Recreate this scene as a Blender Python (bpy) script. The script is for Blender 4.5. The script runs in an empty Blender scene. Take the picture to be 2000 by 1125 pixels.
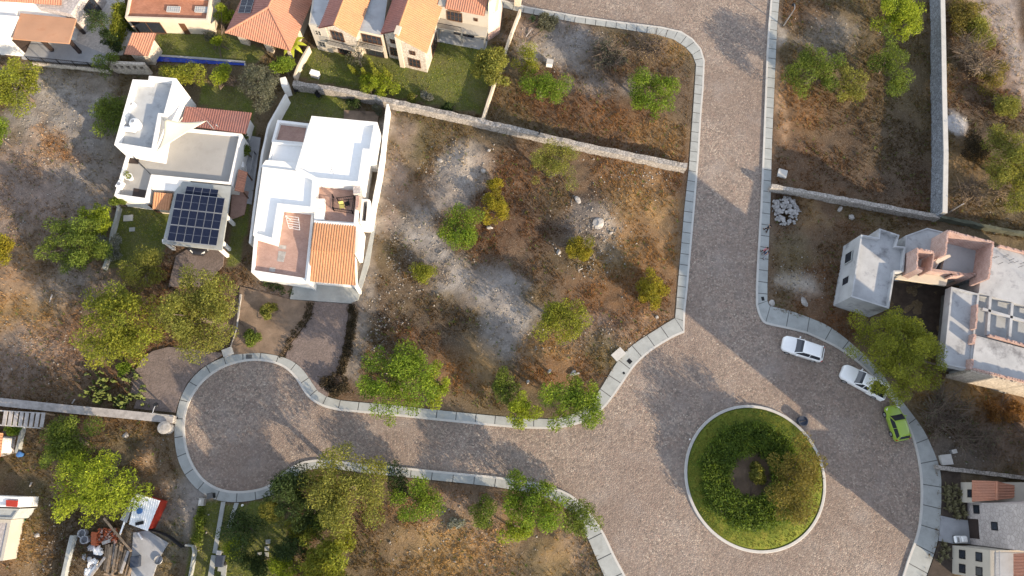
import bpy, bmesh, math, random
import numpy as np
from mathutils import Vector, Matrix
R = math.radians
random.seed(7); rng = np.random.default_rng(7)
S = bpy.context.scene; COL = S.collection

# ---------------------------------------------------------------- camera
FPX, CAMH, NAD = 1340.0, 73.0, (940.0, 945.0)
cam = bpy.data.cameras.new('camera'); camo = bpy.data.objects.new('camera', cam); COL.objects.link(camo)
cam.sensor_width = 36.0; cam.lens = 36.0 * FPX / 2000.0; cam.clip_end = 5000.0; cam.clip_start = 1.0
_n = Vector(((NAD[0] - 1000) / FPX, -(NAD[1] - 562.5) / FPX, -1)).normalized()
_zw = -_n; _xw = Vector((1, 0, 0)); _xw = (_xw - _xw.dot(_zw) * _zw).normalized(); _yw = _zw.cross(_xw)
CR = Matrix((_xw, _yw, _zw))
camo.matrix_world = Matrix.Translation((0, 0, CAMH)) @ CR.to_4x4()
S.camera = camo

def P(px, py, h=0.0):
    """the point at height h that the traced pixel of the survey picture stands for"""
    d = CR @ Vector(((px - 1000) / FPX, -(py - 562.5) / FPX, -1))
    t = (CAMH - h) / -d.z
    return Vector((d.x * t, d.y * t, h))
def PP(pts, h=0.0): return [P(x, y, h) for x, y in pts]
def mpp(px, py, h=0.0): return (P(px + 1, py, h) - P(px, py, h)).length

# ---------------------------------------------------------------- light
SUN_EL = 17.5; SUN_AZ = (0.755, -0.655)
w = bpy.data.worlds.new('World'); S.world = w; w.use_nodes = True
nt = w.node_tree; bg = nt.nodes['Background']
sky = nt.nodes.new('ShaderNodeTexSky'); sky.sky_type = 'NISHITA'; sky.sun_disc = False
sky.sun_elevation = R(SUN_EL); sky.sun_rotation = math.atan2(SUN_AZ[0], SUN_AZ[1])
sky.altitude = 1900; sky.air_density = 1.0; sky.dust_density = 0.6
hs = nt.nodes.new('ShaderNodeHueSaturation'); hs.inputs['Saturation'].default_value = 0.42
nt.links.new(sky.outputs[0], hs.inputs['Color']); nt.links.new(hs.outputs[0], bg.inputs[0]); bg.inputs[1].default_value = 0.15
sl = bpy.data.lights.new('sun', 'SUN'); so = bpy.data.objects.new('sun', sl); COL.objects.link(so)
sl.energy = 3.5; sl.angle = R(0.6); sl.color = (1.0, 0.80, 0.56)
so.rotation_euler = Vector((-SUN_AZ[0] * math.cos(R(SUN_EL)), -SUN_AZ[1] * math.cos(R(SUN_EL)), -math.sin(R(SUN_EL)))).to_track_quat('-Z', 'Y').to_euler()
S.view_settings.view_transform = 'Standard'; S.view_settings.look = 'None'
S.view_settings.exposure = 1.62; S.view_settings.gamma = 1.0

# ---------------------------------------------------------------- materials
def lin(c):
    return tuple(((v / 255) / 12.92 if v <= 10 else ((v / 255 + 0.055) / 1.055) ** 2.4) for v in c)
class NB:
    def __init__(s, name):
        s.m = bpy.data.materials.new(name); s.m.use_nodes = True; s.t = s.m.node_tree
        s.b = s.t.nodes['Principled BSDF']; s.pos = s.n('ShaderNodeNewGeometry').outputs['Position']
    def n(s, k, **kw):
        x = s.t.nodes.new(k)
        for a, v in kw.items(): setattr(x, a, v)
        return x
    def l(s, a, b): s.t.links.new(a, b)
    def noise(s, scale, detail=3, vec=None, rough=0.55):
        x = s.n('ShaderNodeTexNoise'); x.inputs['Scale'].default_value = scale; x.inputs['Detail'].default_value = detail
        x.inputs['Roughness'].default_value = rough
        s.l(vec or s.pos, x.inputs['Vector']); return x.outputs['Fac']
    def voro(s, scale, feature='F1', vec=None, rnd=1.0):
        x = s.n('ShaderNodeTexVoronoi'); x.feature = feature; x.inputs['Scale'].default_value = scale
        x.inputs['Randomness'].default_value = rnd
        s.l(vec or s.pos, x.inputs['Vector']); return x
    def ramp(s, fac, stops):
        x = s.n('ShaderNodeValToRGB'); e = x.color_ramp.elements
        while len(e) < len(stops): e.new(0.5)
        for i, (p, c) in enumerate(stops): e[i].position = p; e[i].color = (*c, 1)
        s.l(fac, x.inputs['Fac']); return x.outputs['Color']
    def mix(s, fac, a, b, mode='MIX'):
        x = s.n('ShaderNodeMix'); x.data_type = 'RGBA'; x.blend_type = mode
        for sock, v in ((x.inputs['Factor'], fac), (x.inputs['A'], a), (x.inputs['B'], b)):
            if hasattr(v, 'is_linked'): s.l(v, sock)
            elif isinstance(v, (int, float)): sock.default_value = v
            else: sock.default_value = (*v, 1)
        return x.outputs['Result']
    def rng(s, fac, a, b, lo, hi):
        x = s.n('ShaderNodeMapRange'); s.l(fac, x.inputs[0])
        for i, v in enumerate((a, b, lo, hi)): x.inputs[i + 1].default_value = v
        return x.outputs[0]
    def bump(s, h, strength=0.4, dist=0.05):
        x = s.n('ShaderNodeBump'); x.inputs['Strength'].default_value = strength; x.inputs['Distance'].default_value = dist
        s.l(h, x.inputs['Height']); s.l(x.outputs[0], s.b.inputs['Normal'])
    def out(s, col, rough=0.85, metal=0.0, spec=0.3):
        if hasattr(col, 'is_linked'): s.l(col, s.b.inputs['Base Color'])
        else: s.b.inputs['Base Color'].default_value = (*col, 1)
        s.b.inputs['Roughness'].default_value = rough; s.b.inputs['Metallic'].default_value = metal
        s.b.inputs['Specular IOR Level'].default_value = spec
        return s.m
def mul(c, k): return tuple(min(1, v * k) for v in c)
MATS = {}
def plain(name, c, rough=0.8, amt=0.18, scale=1.2, metal=0.0, spec=0.3, fine=9.0, bump=0.0, stain=None):
    b = NB(name)
    f = b.noise(scale, 5); g = b.noise(fine, 2)
    col = b.ramp(f, [(0.3, mul(c, 1 - amt)), (0.7, mul(c, 1 + amt))])
    col = b.mix(b.rng(g, 0.3, 0.7, 0.0, amt), col, mul(c, 0.55))
    if stain:
        s2 = b.noise(stain[1], 6, rough=0.7); col = b.mix(b.rng(s2, 0.52, 0.68, 0, stain[2]), col, stain[0])
    if bump: b.bump(g, bump, 0.03)
    MATS[name] = b.out(col, rough, metal, spec); return MATS[name]
plain('white_plaster', (0.72, 0.71, 0.69), 0.8, 0.04, 0.6, stain=((0.55, 0.53, 0.5), 0.9, 0.45))
plain('white_roof', (0.80, 0.80, 0.79), 0.75, 0.03, 0.5, stain=((0.62, 0.62, 0.62), 0.55, 0.4))
plain('cream_plaster', (0.52, 0.46, 0.37), 0.85, 0.06, 0.7, stain=((0.42, 0.36, 0.28), 0.8, 0.4))
plain('beige_plaster', (0.40, 0.37, 0.32), 0.85, 0.06, 0.7)
plain('pale_roof', (0.37, 0.39, 0.41), 0.8, 0.1, 0.8, stain=((0.16, 0.17, 0.18), 0.6, 0.6))
plain('raw_slab', (0.36, 0.37, 0.385), 0.85, 0.14, 0.7, stain=((0.12, 0.12, 0.13), 0.42, 0.85))
plain('grey_roof', (0.33, 0.35, 0.37), 0.85, 0.1, 0.6, stain=((0.22, 0.22, 0.22), 0.7, 0.6))
plain('terrace_floor', (0.29, 0.285, 0.275), 0.85, 0.08, 0.4, stain=((0.23, 0.22, 0.21), 0.5, 0.6))
plain('concrete', (0.31, 0.325, 0.32), 0.85, 0.12, 0.9, stain=((0.20, 0.205, 0.20), 0.8, 0.5), bump=0.15)
plain('kerb_concrete', (0.44, 0.43, 0.41), 0.85, 0.08, 1.5)
plain('joint_and_shade_dark', (0.10, 0.10, 0.10), 0.9, 0.2, 3)
plain('dark_glass', (0.02, 0.025, 0.035), 0.12, 0.05, 1, spec=0.6)
plain('brown_wood', (0.11, 0.055, 0.03), 0.6, 0.2, 3)
plain('dark_wood', (0.035, 0.025, 0.022), 0.6, 0.2, 3)
plain('timber', (0.30, 0.22, 0.15), 0.8, 0.35, 2.5, fine=5)
plain('grey_timber', (0.33, 0.31, 0.30), 0.8, 0.25, 2.5)
plain('black_metal', (0.015, 0.015, 0.017), 0.45, 0.1, 2, metal=0.4)
plain('grey_metal', (0.35, 0.36, 0.38), 0.4, 0.1, 2, metal=0.6)
plain('white_metal', (0.75, 0.77, 0.8), 0.45, 0.05, 1.5, stain=((0.5, 0.5, 0.5), 1.2, 0.4))
plain('red_paint', (0.35, 0.035, 0.02), 0.5, 0.12, 2)
plain('blue_paint', (0.01, 0.035, 0.30), 0.4, 0.12, 2)
plain('bark', (0.13, 0.10, 0.08), 0.9, 0.3, 6)
plain('pale_bark', (0.19, 0.145, 0.105), 0.9, 0.3, 6)
plain('sail_cloth', (0.60, 0.54, 0.42), 0.9, 0.04, 0.6)
plain('tan_roof', (0.40, 0.225, 0.14), 0.8, 0.1, 0.6, stain=((0.33, 0.16, 0.09), 1.2, 0.6))
plain('pale_stone', (0.34, 0.325, 0.31), 0.9, 0.35, 2.2, bump=0.4, stain=((0.16, 0.15, 0.14), 1.5, 0.7))
plain('heap_stone', (0.29, 0.285, 0.285), 0.9, 0.35, 2.5, bump=0.4)
plain('dark_soil_and_shade', (0.055, 0.042, 0.034), 0.95, 0.35, 1.5, bump=0.5)
plain('brown_soil', (0.20, 0.145, 0.105), 0.95, 0.3, 0.8, bump=0.5, stain=((0.10, 0.08, 0.06), 1.4, 0.6))
plain('rubber', (0.02, 0.02, 0.02), 0.8, 0.1, 4)
plain('plastic_white', (0.78, 0.78, 0.78), 0.35, 0.03, 2, spec=0.5)
plain('plastic_blue', (0.05, 0.14, 0.35), 0.5, 0.1, 2)
plain('moss_wall', (0.07, 0.075, 0.055), 0.95, 0.3, 1.2, bump=0.4)
plain('paver_grey', (0.30, 0.31, 0.33), 0.85, 0.12, 1.1, fine=6, bump=0.2)

def tile_mat(name, c):
    b = NB(name); v = b.voro(3.6); f = b.noise(0.55, 4); g = b.noise(14, 2)
    col = b.mix(b.rng(v.outputs['Color'], 0, 1, 0, 0.55), c, mul(c, 0.62))
    col = b.mix(b.rng(f, 0.45, 0.7, 0, 0.5), col, (c[0] * 0.6, c[1] * 0.75, c[2] * 0.9))
    col = b.mix(b.rng(g, 0.35, 0.7, 0, 0.25), col, mul(c, 1.5)); b.bump(g, 0.2, 0.02)
    MATS[name] = b.out(col, 0.8)
tile_mat('clay_tile', (0.42, 0.195, 0.125)); tile_mat('shaded_pink_tile', (0.32, 0.145, 0.115)); tile_mat('sunlit_orange_tile', (0.46, 0.225, 0.115))  # pink and orange tiles carry the slopes' shade and sunlight in their colour

def brick_mat(name, c1, c2, mortar, scale, bw=0.5, rh=0.25, wallish=False):
    b = NB(name); vec = b.pos
    if wallish:
        sx = b.n('ShaderNodeSeparateXYZ'); b.l(b.pos, sx.inputs[0]); ad = b.n('ShaderNodeMath'); b.l(sx.outputs[0], ad.inputs[0]); b.l(sx.outputs[1], ad.inputs[1])
        cx = b.n('ShaderNodeCombineXYZ'); b.l(ad.outputs[0], cx.inputs[0]); b.l(sx.outputs[2], cx.inputs[1]); vec = cx.outputs[0]
    t = b.n('ShaderNodeTexBrick'); b.l(vec, t.inputs['Vector'])
    t.inputs['Color1'].default_value = (*c1, 1); t.inputs['Color2'].default_value = (*c2, 1); t.inputs['Mortar'].default_value = (*mortar, 1)
    t.inputs['Scale'].default_value = scale; t.inputs['Mortar Size'].default_value = 0.02; t.inputs['Brick Width'].default_value = bw; t.inputs['Row Height'].default_value = rh
    f = b.noise(1.1, 5); col = b.mix(b.rng(f, 0.4, 0.7, 0, 0.6), t.outputs['Color'], mul(c1, 0.6))
    g = b.noise(9, 3); col = b.mix(b.rng(g, 0.5, 0.75, 0, 0.4), col, mortar); b.bump(g, 0.2, 0.02)
    MATS[name] = b.out(col, 0.9)
brick_mat('terrace_brick', (0.40, 0.25, 0.205), (0.33, 0.195, 0.155), (0.42, 0.32, 0.28), 2.2)
brick_mat('red_terrace', (0.40, 0.17, 0.10), (0.31, 0.12, 0.07), (0.36, 0.2, 0.14), 2.0)
brick_mat('raw_brick', (0.42, 0.285, 0.25), (0.33, 0.195, 0.16), (0.46, 0.40, 0.37), 1.6, wallish=True)

def stone_mat(name, c, dark, scale, contrast=0.75):
    b = NB(name); v = b.voro(scale); e = b.voro(scale, 'DISTANCE_TO_EDGE'); f = b.noise(0.8, 4)
    col = b.mix(b.rng(v.outputs['Color'], 0, 1, 0, contrast), mul(c, 1.25), mul(c, 0.55))
    col = b.mix(b.rng(e.outputs['Distance'], 0.0, 0.10, 0.85, 0), col, dark)
    col = b.mix(b.rng(f, 0.4, 0.7, 0, 0.35), col, mul(c, 0.7))
    b.bump(e.outputs['Distance'], 0.6, 0.06); MATS[name] = b.out(col, 0.92)
stone_mat('stone_wall', (0.34, 0.315, 0.29), (0.07, 0.065, 0.06), 3.0)
stone_mat('dark_stone_wall', (0.21, 0.23, 0.26), (0.03, 0.03, 0.035), 3.0)
stone_mat('cream_stone', (0.46, 0.41, 0.345), (0.25, 0.21, 0.17), 2.6, 0.5)
stone_mat('facade_stone', (0.38, 0.345, 0.335), (0.24, 0.22, 0.21), 2.6, 0.45)

# cobbles: small river stones of many tints, worn lighter tracks
b = NB('cobblestone'); v = b.voro(5.6); e = b.voro(5.6, 'DISTANCE_TO_EDGE')
f = b.noise(0.10, 3); g = b.noise(0.6, 4); hh = b.noise(3.2, 3)
sx = b.n('ShaderNodeSeparateColor'); b.l(v.outputs['Color'], sx.inputs[0])
col = b.ramp(sx.outputs[0], [(0.0, (0.125, 0.105, 0.092)), (0.35, (0.22, 0.175, 0.145)), (0.7, (0.315, 0.25, 0.20)), (0.96, (0.375, 0.31, 0.255)), (1.0, (0.46, 0.39, 0.32))])
col = b.mix(b.rng(sx.outputs[1], 0.55, 1.0, 0, 0.6), col, (0.30, 0.20, 0.16))
col = b.mix(b.rng(e.outputs['Distance'], 0.0, 0.09, 0.8, 0), col, (0.10, 0.085, 0.075))
col = b.mix(b.rng(g, 0.35, 0.65, 0.0, 0.35), col, (0.23, 0.19, 0.165))
col = b.mix(b.rng(hh, 0.45, 0.7, 0.0, 0.22), col, (0.30, 0.255, 0.22))
col = b.mix(b.rng(f, 0.4, 0.62, 0.0, 0.45), col, (0.165, 0.125, 0.105)); k2 = b.noise(0.27, 5, rough=0.65); col = b.mix(b.rng(k2, 0.5, 0.7, 0.0, 0.35), col, (0.30, 0.27, 0.25)); k3 = b.noise(0.45, 5, rough=0.7); col = b.mix(b.rng(k3, 0.52, 0.72, 0.0, 0.4), col, (0.12, 0.095, 0.085))
b.bump(e.outputs['Distance'], 0.9, 0.07); MATS['cobblestone'] = b.out(col, 0.9)

# ground: its own colour lives in the mesh (soil, dry grass, rubble, lawn), broken up by noise
b = NB('lot_ground'); a = b.n('ShaderNodeAttribute'); a.attribute_name = 'Col'
f = b.noise(1.6, 6, rough=0.7); g = b.noise(7.0, 4, rough=0.7); q = b.voro(6.0); h3 = b.noise(0.35, 4)
col = b.mix(b.rng(f, 0.32, 0.7, 0.45, 0.0), a.outputs['Color'], (0.045, 0.038, 0.032))
col = b.mix(b.rng(g, 0.5, 0.78, 0, 0.55), col, b.mix(0.5, a.outputs['Color'], (0.5, 0.44, 0.36)))
col = b.mix(b.rng(q.outputs['Distance'], 0.0, 0.16, 0.22, 0.0), col, (0.36, 0.33, 0.31))
col = b.mix(b.rng(h3, 0.4, 0.66, 0.0, 0.3), col, mul((0.16, 0.12, 0.085), 1.0))
b.bump(g, 0.8, 0.12); MATS['lot_ground'] = b.out(col, 0.95, spec=0.1)
b = NB('lawn'); f = b.noise(1.2, 5); g = b.noise(9, 3)
col = b.ramp(f, [(0.3, (0.085, 0.115, 0.02)), (0.55, (0.135, 0.155, 0.025)), (0.75, (0.21, 0.19, 0.04))])
col = b.mix(b.rng(g, 0.4, 0.7, 0, 0.4), col, (0.03, 0.05, 0.012)); b.bump(g, 0.8, 0.08); MATS['lawn'] = b.out(col, 0.95, spec=0.1)
b = NB('gravel'); v = b.voro(8); f = b.noise(0.9, 4)
col = b.mix(b.rng(v.outputs['Color'], 0, 1, 0, 0.8), (0.22, 0.175, 0.16), (0.085, 0.07, 0.065)); col = b.mix(b.rng(f, 0.35, 0.65, 0, 0.6), col, (0.125, 0.10, 0.09))
b.bump(v.outputs['Distance'], 0.5, 0.04); MATS['gravel'] = b.out(col, 0.95)
b = NB('pale_gravel'); v = b.voro(5); f = b.noise(0.9, 4)
col = b.mix(b.rng(v.outputs['Color'], 0, 1, 0, 0.7), (0.52, 0.49, 0.47), (0.26, 0.25, 0.24)); MATS['pale_gravel'] = b.out(col, 0.95)

def attr_mat(name, rough, transl, spec=0.2):
    b = NB(name); a = b.n('ShaderNodeAttribute'); a.attribute_name = 'Col'
    b.out(a.outputs['Color'], rough, 0, spec)
    if transl:
        t = b.n('ShaderNodeBsdfTranslucent'); m = b.n('ShaderNodeMixShader'); m.inputs[0].default_value = transl
        yl = b.mix(1.0, a.outputs['Color'], (1.35, 1.25, 0.45), 'MULTIPLY'); b.l(yl, t.inputs[0])
        b.l(b.b.outputs[0], m.inputs[1]); b.l(t.outputs[0], m.inputs[2]); b.l(m.outputs[0], b.t.nodes['Material Output'].inputs[0])
    MATS[name] = b.m
attr_mat('foliage', 0.7, 0.38); attr_mat('dry_blades', 0.9, 0.2, 0.1); attr_mat('mixed_stone', 0.9, 0, 0.2)
b = NB('solar_cell'); t = b.n('ShaderNodeTexCoord')
mp = b.n('ShaderNodeMapping'); b.l(t.outputs['UV'], mp.inputs[0])
sx = b.n('ShaderNodeSeparateXYZ'); b.l(mp.outputs[0], sx.inputs[0])
def gridline(sock, n, wd):
    m1 = b.n('ShaderNodeMath'); m1.operation = 'MULTIPLY'; b.l(sock, m1.inputs[0]); m1.inputs[1].default_value = n
    m2 = b.n('ShaderNodeMath'); m2.operation = 'FRACT'; b.l(m1.outputs[0], m2.inputs[0])
    m3 = b.n('ShaderNodeMath'); m3.operation = 'LESS_THAN'; b.l(m2.outputs[0], m3.inputs[0]); m3.inputs[1].default_value = wd; return m3.outputs[0]
gx = gridline(sx.outputs[0], 6, 0.10); gy = gridline(sx.outputs[1], 2, 0.03)
col = b.mix(gx, (0.008, 0.012, 0.03), (0.035, 0.045, 0.075)); col = b.mix(gy, col, (0.12, 0.14, 0.18)); MATS['solar_cell'] = b.out(col, 0.35, 0, 0.1)
b = NB('pool_water'); g = b.noise(2, 2); b.bump(g, 0.1, 0.02); MATS['pool_water'] = b.out(b.ramp(g, [(0.3, (0.005, 0.02, 0.22)), (0.7, (0.01, 0.045, 0.32))]), 0.1)
def paint(name, c):
    b = NB(name); g = b.noise(1.5, 3); b.out(b.ramp(g, [(0.3, mul(c, 0.93)), (0.7, c)]), 0.3, 0, 0.5)
    b.b.inputs['Coat Weight'].default_value = 0.6; MATS[name] = b.m
paint('white_car_paint', (0.78, 0.79, 0.80)); paint('lime_car_paint', (0.25, 0.37, 0.04)); paint('dark_car_paint', (0.02, 0.02, 0.025))
b = NB('lamp_lens'); MATS['lamp_lens'] = b.out((0.75, 0.75, 0.72), 0.2); b = NB('tail_lens'); MATS['tail_lens'] = b.out((0.4, 0.02, 0.01), 0.2)
plain('skin', (0.42, 0.26, 0.18), 0.6, 0.05); plain('hair', (0.02, 0.014, 0.01), 0.6, 0.1)
plain('black_cloth', (0.02, 0.02, 0.024), 0.9, 0.15, 4); plain('pink_cloth', (0.45, 0.16, 0.19), 0.9, 0.1, 4)
plain('navy_cloth', (0.03, 0.05, 0.11), 0.9, 0.15, 4); plain('grey_cloth', (0.3, 0.31, 0.34), 0.9, 0.1, 4); plain('white_cloth', (0.75, 0.74, 0.72), 0.9, 0.05, 4)

# ---------------------------------------------------------------- object helpers
ORG = {}
def link(name, me, mat, parent=None):
    o = bpy.data.objects.new(name, me); COL.objects.link(o)
    if mat: me.materials.append(MATS[mat])
    if parent: o.parent = parent
    return o
def tag(o, label=None, cat=None, group=None, kind=None):
    if label: o['label'] = label
    if cat: o['category'] = cat
    if group: o['group'] = group
    if kind: o['kind'] = kind
    return o
def thing(name, label, cat, loc, group=None):
    o = bpy.data.objects.new(name, None); COL.objects.link(o); o.empty_display_size = 0.5
    o.location = loc; ORG[o.name] = Vector(loc); return tag(o, label, cat, group)
def origin(o):
    while o is not None:
        if o.name in ORG: return ORG[o.name]
        o = o.parent
    return Vector((0, 0, 0))
class MB:
    def __init__(s): s.v = []; s.f = []
    def add(s, vs, fs):
        k = len(s.v); s.v += [Vector(x) for x in vs]; s.f += [tuple(i + k for i in f) for f in fs]; return s
    def prism(s, poly, z0, z1, bottom=False):
        n = len(poly); poly = ccw(poly)
        vs = [(p[0], p[1], z0) for p in poly] + [(p[0], p[1], z1) for p in poly]
        fs = [(i, (i + 1) % n, n + (i + 1) % n, n + i) for i in range(n)] + [tuple(range(n, 2 * n))]
        if bottom: fs.append(tuple(range(n - 1, -1, -1)))
        return s.add(vs, fs)
    def sheet(s, poly, z): 
        poly = ccw(poly); return s.add([(p[0], p[1], z) for p in poly], [tuple(range(len(poly)))])
    def hexa(s, b4, t4):
        return s.add(list(b4) + list(t4), [(3, 2, 1, 0), (4, 5, 6, 7), (0, 1, 5, 4), (1, 2, 6, 5), (2, 3, 7, 6), (3, 0, 4, 7)])
    def box(s, c, sx, sy, z0, z1, rz=0.0):
        ca, sa = math.cos(rz), math.sin(rz)
        q = [(c[0] + x * ca - y * sa, c[1] + x * sa + y * ca) for x, y in ((-sx / 2, -sy / 2), (sx / 2, -sy / 2), (sx / 2, sy / 2), (-sx / 2, sy / 2))]
        return s.prism(q, z0, z1, True)
    def bar(s, a, b, wd, ht=None):
        a = Vector(a); b = Vector(b); ht = ht or wd; d = (b - a).normalized()
        u = d.cross(Vector((0, 0, 1)));  u = u.normalized() if u.length > 1e-4 else Vector((1, 0, 0)); w_ = u.cross(d)
        q = [(u * x * wd + w_ * y * ht) * 0.5 for x, y in ((-1, -1), (1, -1), (1, 1), (-1, 1))]
        return s.hexa([a + x for x in q], [b + x for x in q])
    def tube(s, pts, rad, n=6, cap=True):
        pts = [Vector(p) for p in pts]; k = len(pts); vs = []; fs = []
        for i, p in enumerate(pts):
            d = (pts[min(i + 1, k - 1)] - pts[max(i - 1, 0)]); d = d.normalized() if d.length > 1e-6 else Vector((0, 0, 1))
            u = d.cross(Vector((0.31, 0.95, 0.05))); u = u.normalized(); w_ = d.cross(u)
            r = rad[i] if isinstance(rad, (list, tuple)) else rad
            vs += [p + (u * math.cos(a) + w_ * math.sin(a)) * r for a in [2 * math.pi * j / n for j in range(n)]]
        for i in range(k - 1):
            fs += [(i * n + j, i * n + (j + 1) % n, (i + 1) * n + (j + 1) % n, (i + 1) * n + j) for j in range(n)]
        if cap: fs += [tuple(range(n - 1, -1, -1)), tuple(range((k - 1) * n, k * n))]
        return s.add(vs, fs)
    def lathe(s, c, prof, n=16):
        vs = []; fs = []; k = len(prof)
        for r, z in prof: vs += [(c[0] + r * math.cos(2 * math.pi * j / n), c[1] + r * math.sin(2 * math.pi * j / n), c[2] + z) for j in range(n)]
        for i in range(k - 1): fs += [(i * n + j, i * n + (j + 1) % n, (i + 1) * n + (j + 1) % n, (i + 1) * n + j) for j in range(n)]
        fs += [tuple(range(n - 1, -1, -1)), tuple(range((k - 1) * n, k * n))]
        return s.add(vs, fs)
    def build(s, name, mat, parent=None, smooth=False, bevel=0):
        o0 = origin(parent) if parent else Vector((0, 0, 0))
        me = bpy.data.meshes.new(name); me.from_pydata([tuple(v - o0) for v in s.v], [], s.f); me.validate(); me.update()
        if smooth: me.polygons.foreach_set('use_smooth', [True] * len(me.polygons))
        o = link(name, me, mat, parent)
        if bevel:
            m = o.modifiers.new('edge', 'BEVEL'); m.width = bevel; m.segments = 2; m.limit_method = 'ANGLE'; m.angle_limit = R(40)
        return o
    def single(s, name, mat, label, cat, group=None, smooth=False, bevel=0):
        """a top-level thing that is one mesh, its origin at its own base"""
        c = sum(s.v, Vector()) / len(s.v); c.z = min(v.z for v in s.v)
        s.v = [v - c for v in s.v]; o = s.build(name, mat, None, smooth, bevel); o.location = c
        return tag(o, label, cat, group)
def area2(poly): return sum(poly[i][0] * poly[(i + 1) % len(poly)][1] - poly[(i + 1) % len(poly)][0] * poly[i][1] for i in range(len(poly)))
def ccw(poly): return list(poly) if area2(poly) > 0 else list(poly)[::-1]
def inset(poly, d):
    poly = [Vector((p[0], p[1], 0)) for p in ccw(poly)]; n = len(poly); out = []
    for i in range(n):
        a, b_, c = poly[i - 1], poly[i], poly[(i + 1) % n]
        e1 = (b_ - a).normalized(); e2 = (c - b_).normalized()
        n1 = Vector((-e1.y, e1.x, 0)); n2 = Vector((-e2.y, e2.x, 0)); k = 1 + n1.dot(n2)
        out.append(b_ + (n1 + n2) * (d / max(k, 0.25)))
    return out
def npmesh(name, verts, faces_n, mat, parent=None, colors=None, smooth=False):
    """faces_n: (F,k) int array; colors: (F,3) linear"""
    o0 = np.array(origin(parent)) if parent else np.zeros(3)
    me = bpy.data.meshes.new(name); F, k = faces_n.shape
    me.vertices.add(len(verts)); me.vertices.foreach_set('co', (verts - o0).astype(np.float32).ravel())
    me.loops.add(F * k); me.loops.foreach_set('vertex_index', faces_n.astype(np.int32).ravel())
    me.polygons.add(F); me.polygons.foreach_set('loop_start', (np.arange(F) * k).astype(np.int32))
    me.update(calc_edges=True)
    if colors is not None:
        at = me.color_attributes.new('Col', 'FLOAT_COLOR', 'CORNER')
        c = np.ones((F * k, 4), np.float32); c[:, :3] = np.repeat(colors, k, axis=0); at.data.foreach_set('color', c.ravel())
    if smooth: me.polygons.foreach_set('use_smooth', np.ones(F, bool))
    return link(name, me, mat, parent)
def structure(mb, name, mat, **k): return tag(mb.build(name, mat, **k), kind='structure')

def ripples(mb, corners, up, pitch=0.27, amp=0.055, thick=0.10):
    """barrel tiles: a rippled sheet over a convex planar roof face; up = up-slope direction"""
    pts = [Vector(c) for c in corners]; o = pts[0]
    nrm = (pts[1] - pts[0]).cross(pts[2] - pts[0]).normalized()
    if nrm.z < 0: nrm = -nrm
    y = Vector(up); y = (y - y.dot(nrm) * nrm).normalized(); x = y.cross(nrm)
    q = [((p - o).dot(x), (p - o).dot(y)) for p in pts]; n = len(q)
    x0, x1 = min(a for a, _ in q), max(a for a, _ in q); m = max(6, int((x1 - x0) / pitch) * 6)
    prev = None
    for i in range(m + 1):
        X = x0 + (x1 - x0) * min(max(i / m, 1e-5), 1 - 1e-5); ys = []
        for j in range(n):
            a, c = q[j], q[(j + 1) % n]
            if (a[0] - X) * (c[0] - X) <= 0 and abs(a[0] - c[0]) > 1e-9: ys.append(a[1] + (c[1] - a[1]) * (X - a[0]) / (c[0] - a[0]))
        if len(ys) < 2: continue
        lo, hi = min(ys), max(ys); z = amp * abs(math.sin(math.pi * (X - x0) / pitch)) ** 0.7 * 1.4
        cur = [o + x * X + y * lo + nrm * z, o + x * X + y * hi + nrm * z, o + x * X + y * lo - nrm * thick]
        if prev: mb.add(prev + cur, [(0, 3, 4, 1), (2, 5, 3, 0)])
        prev = cur
    mb.add([p - nrm * thick for p in pts], [tuple(range(n))])
    return mb
def tile_roof(parent, corners, up, mat='clay_tile', name='roof', pitch=0.27): return ripples(MB(), corners, up, pitch).build(name, mat, parent)
def flat_block(parent, poly, z0, h, drop, pt, wall, floor, wname='wall', fname='roof', cap=None):
    """a flat-roofed volume: outer walls, a parapet of thickness pt round a floor that lies drop below its top"""
    out = ccw([(p[0], p[1]) for p in poly]); inn = [(p.x, p.y) for p in inset(out, pt)]; n = len(out); mb = MB()
    vs = [(x, y, z0) for x, y in out] + [(x, y, h) for x, y in out] + [(x, y, h) for x, y in inn] + [(x, y, h - drop - 0.05) for x, y in inn]
    fs = []
    for i in range(n):
        j = (i + 1) % n
        fs += [(i, j, n + j, n + i), (n + i, n + j, 2 * n + j, 2 * n + i), (2 * n + i, 2 * n + j, 3 * n + j, 3 * n + i)]
    mb.add(vs, fs); wo = mb.build(wname, wall, parent)
    MB().add([(x, y, h - drop) for x, y in inset_xy(inn, -0.02)], [tuple(range(n))]).build(fname, floor, parent)
    return wo
def inset_xy(poly, d): return [(p.x, p.y) for p in inset(poly, d)]
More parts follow.
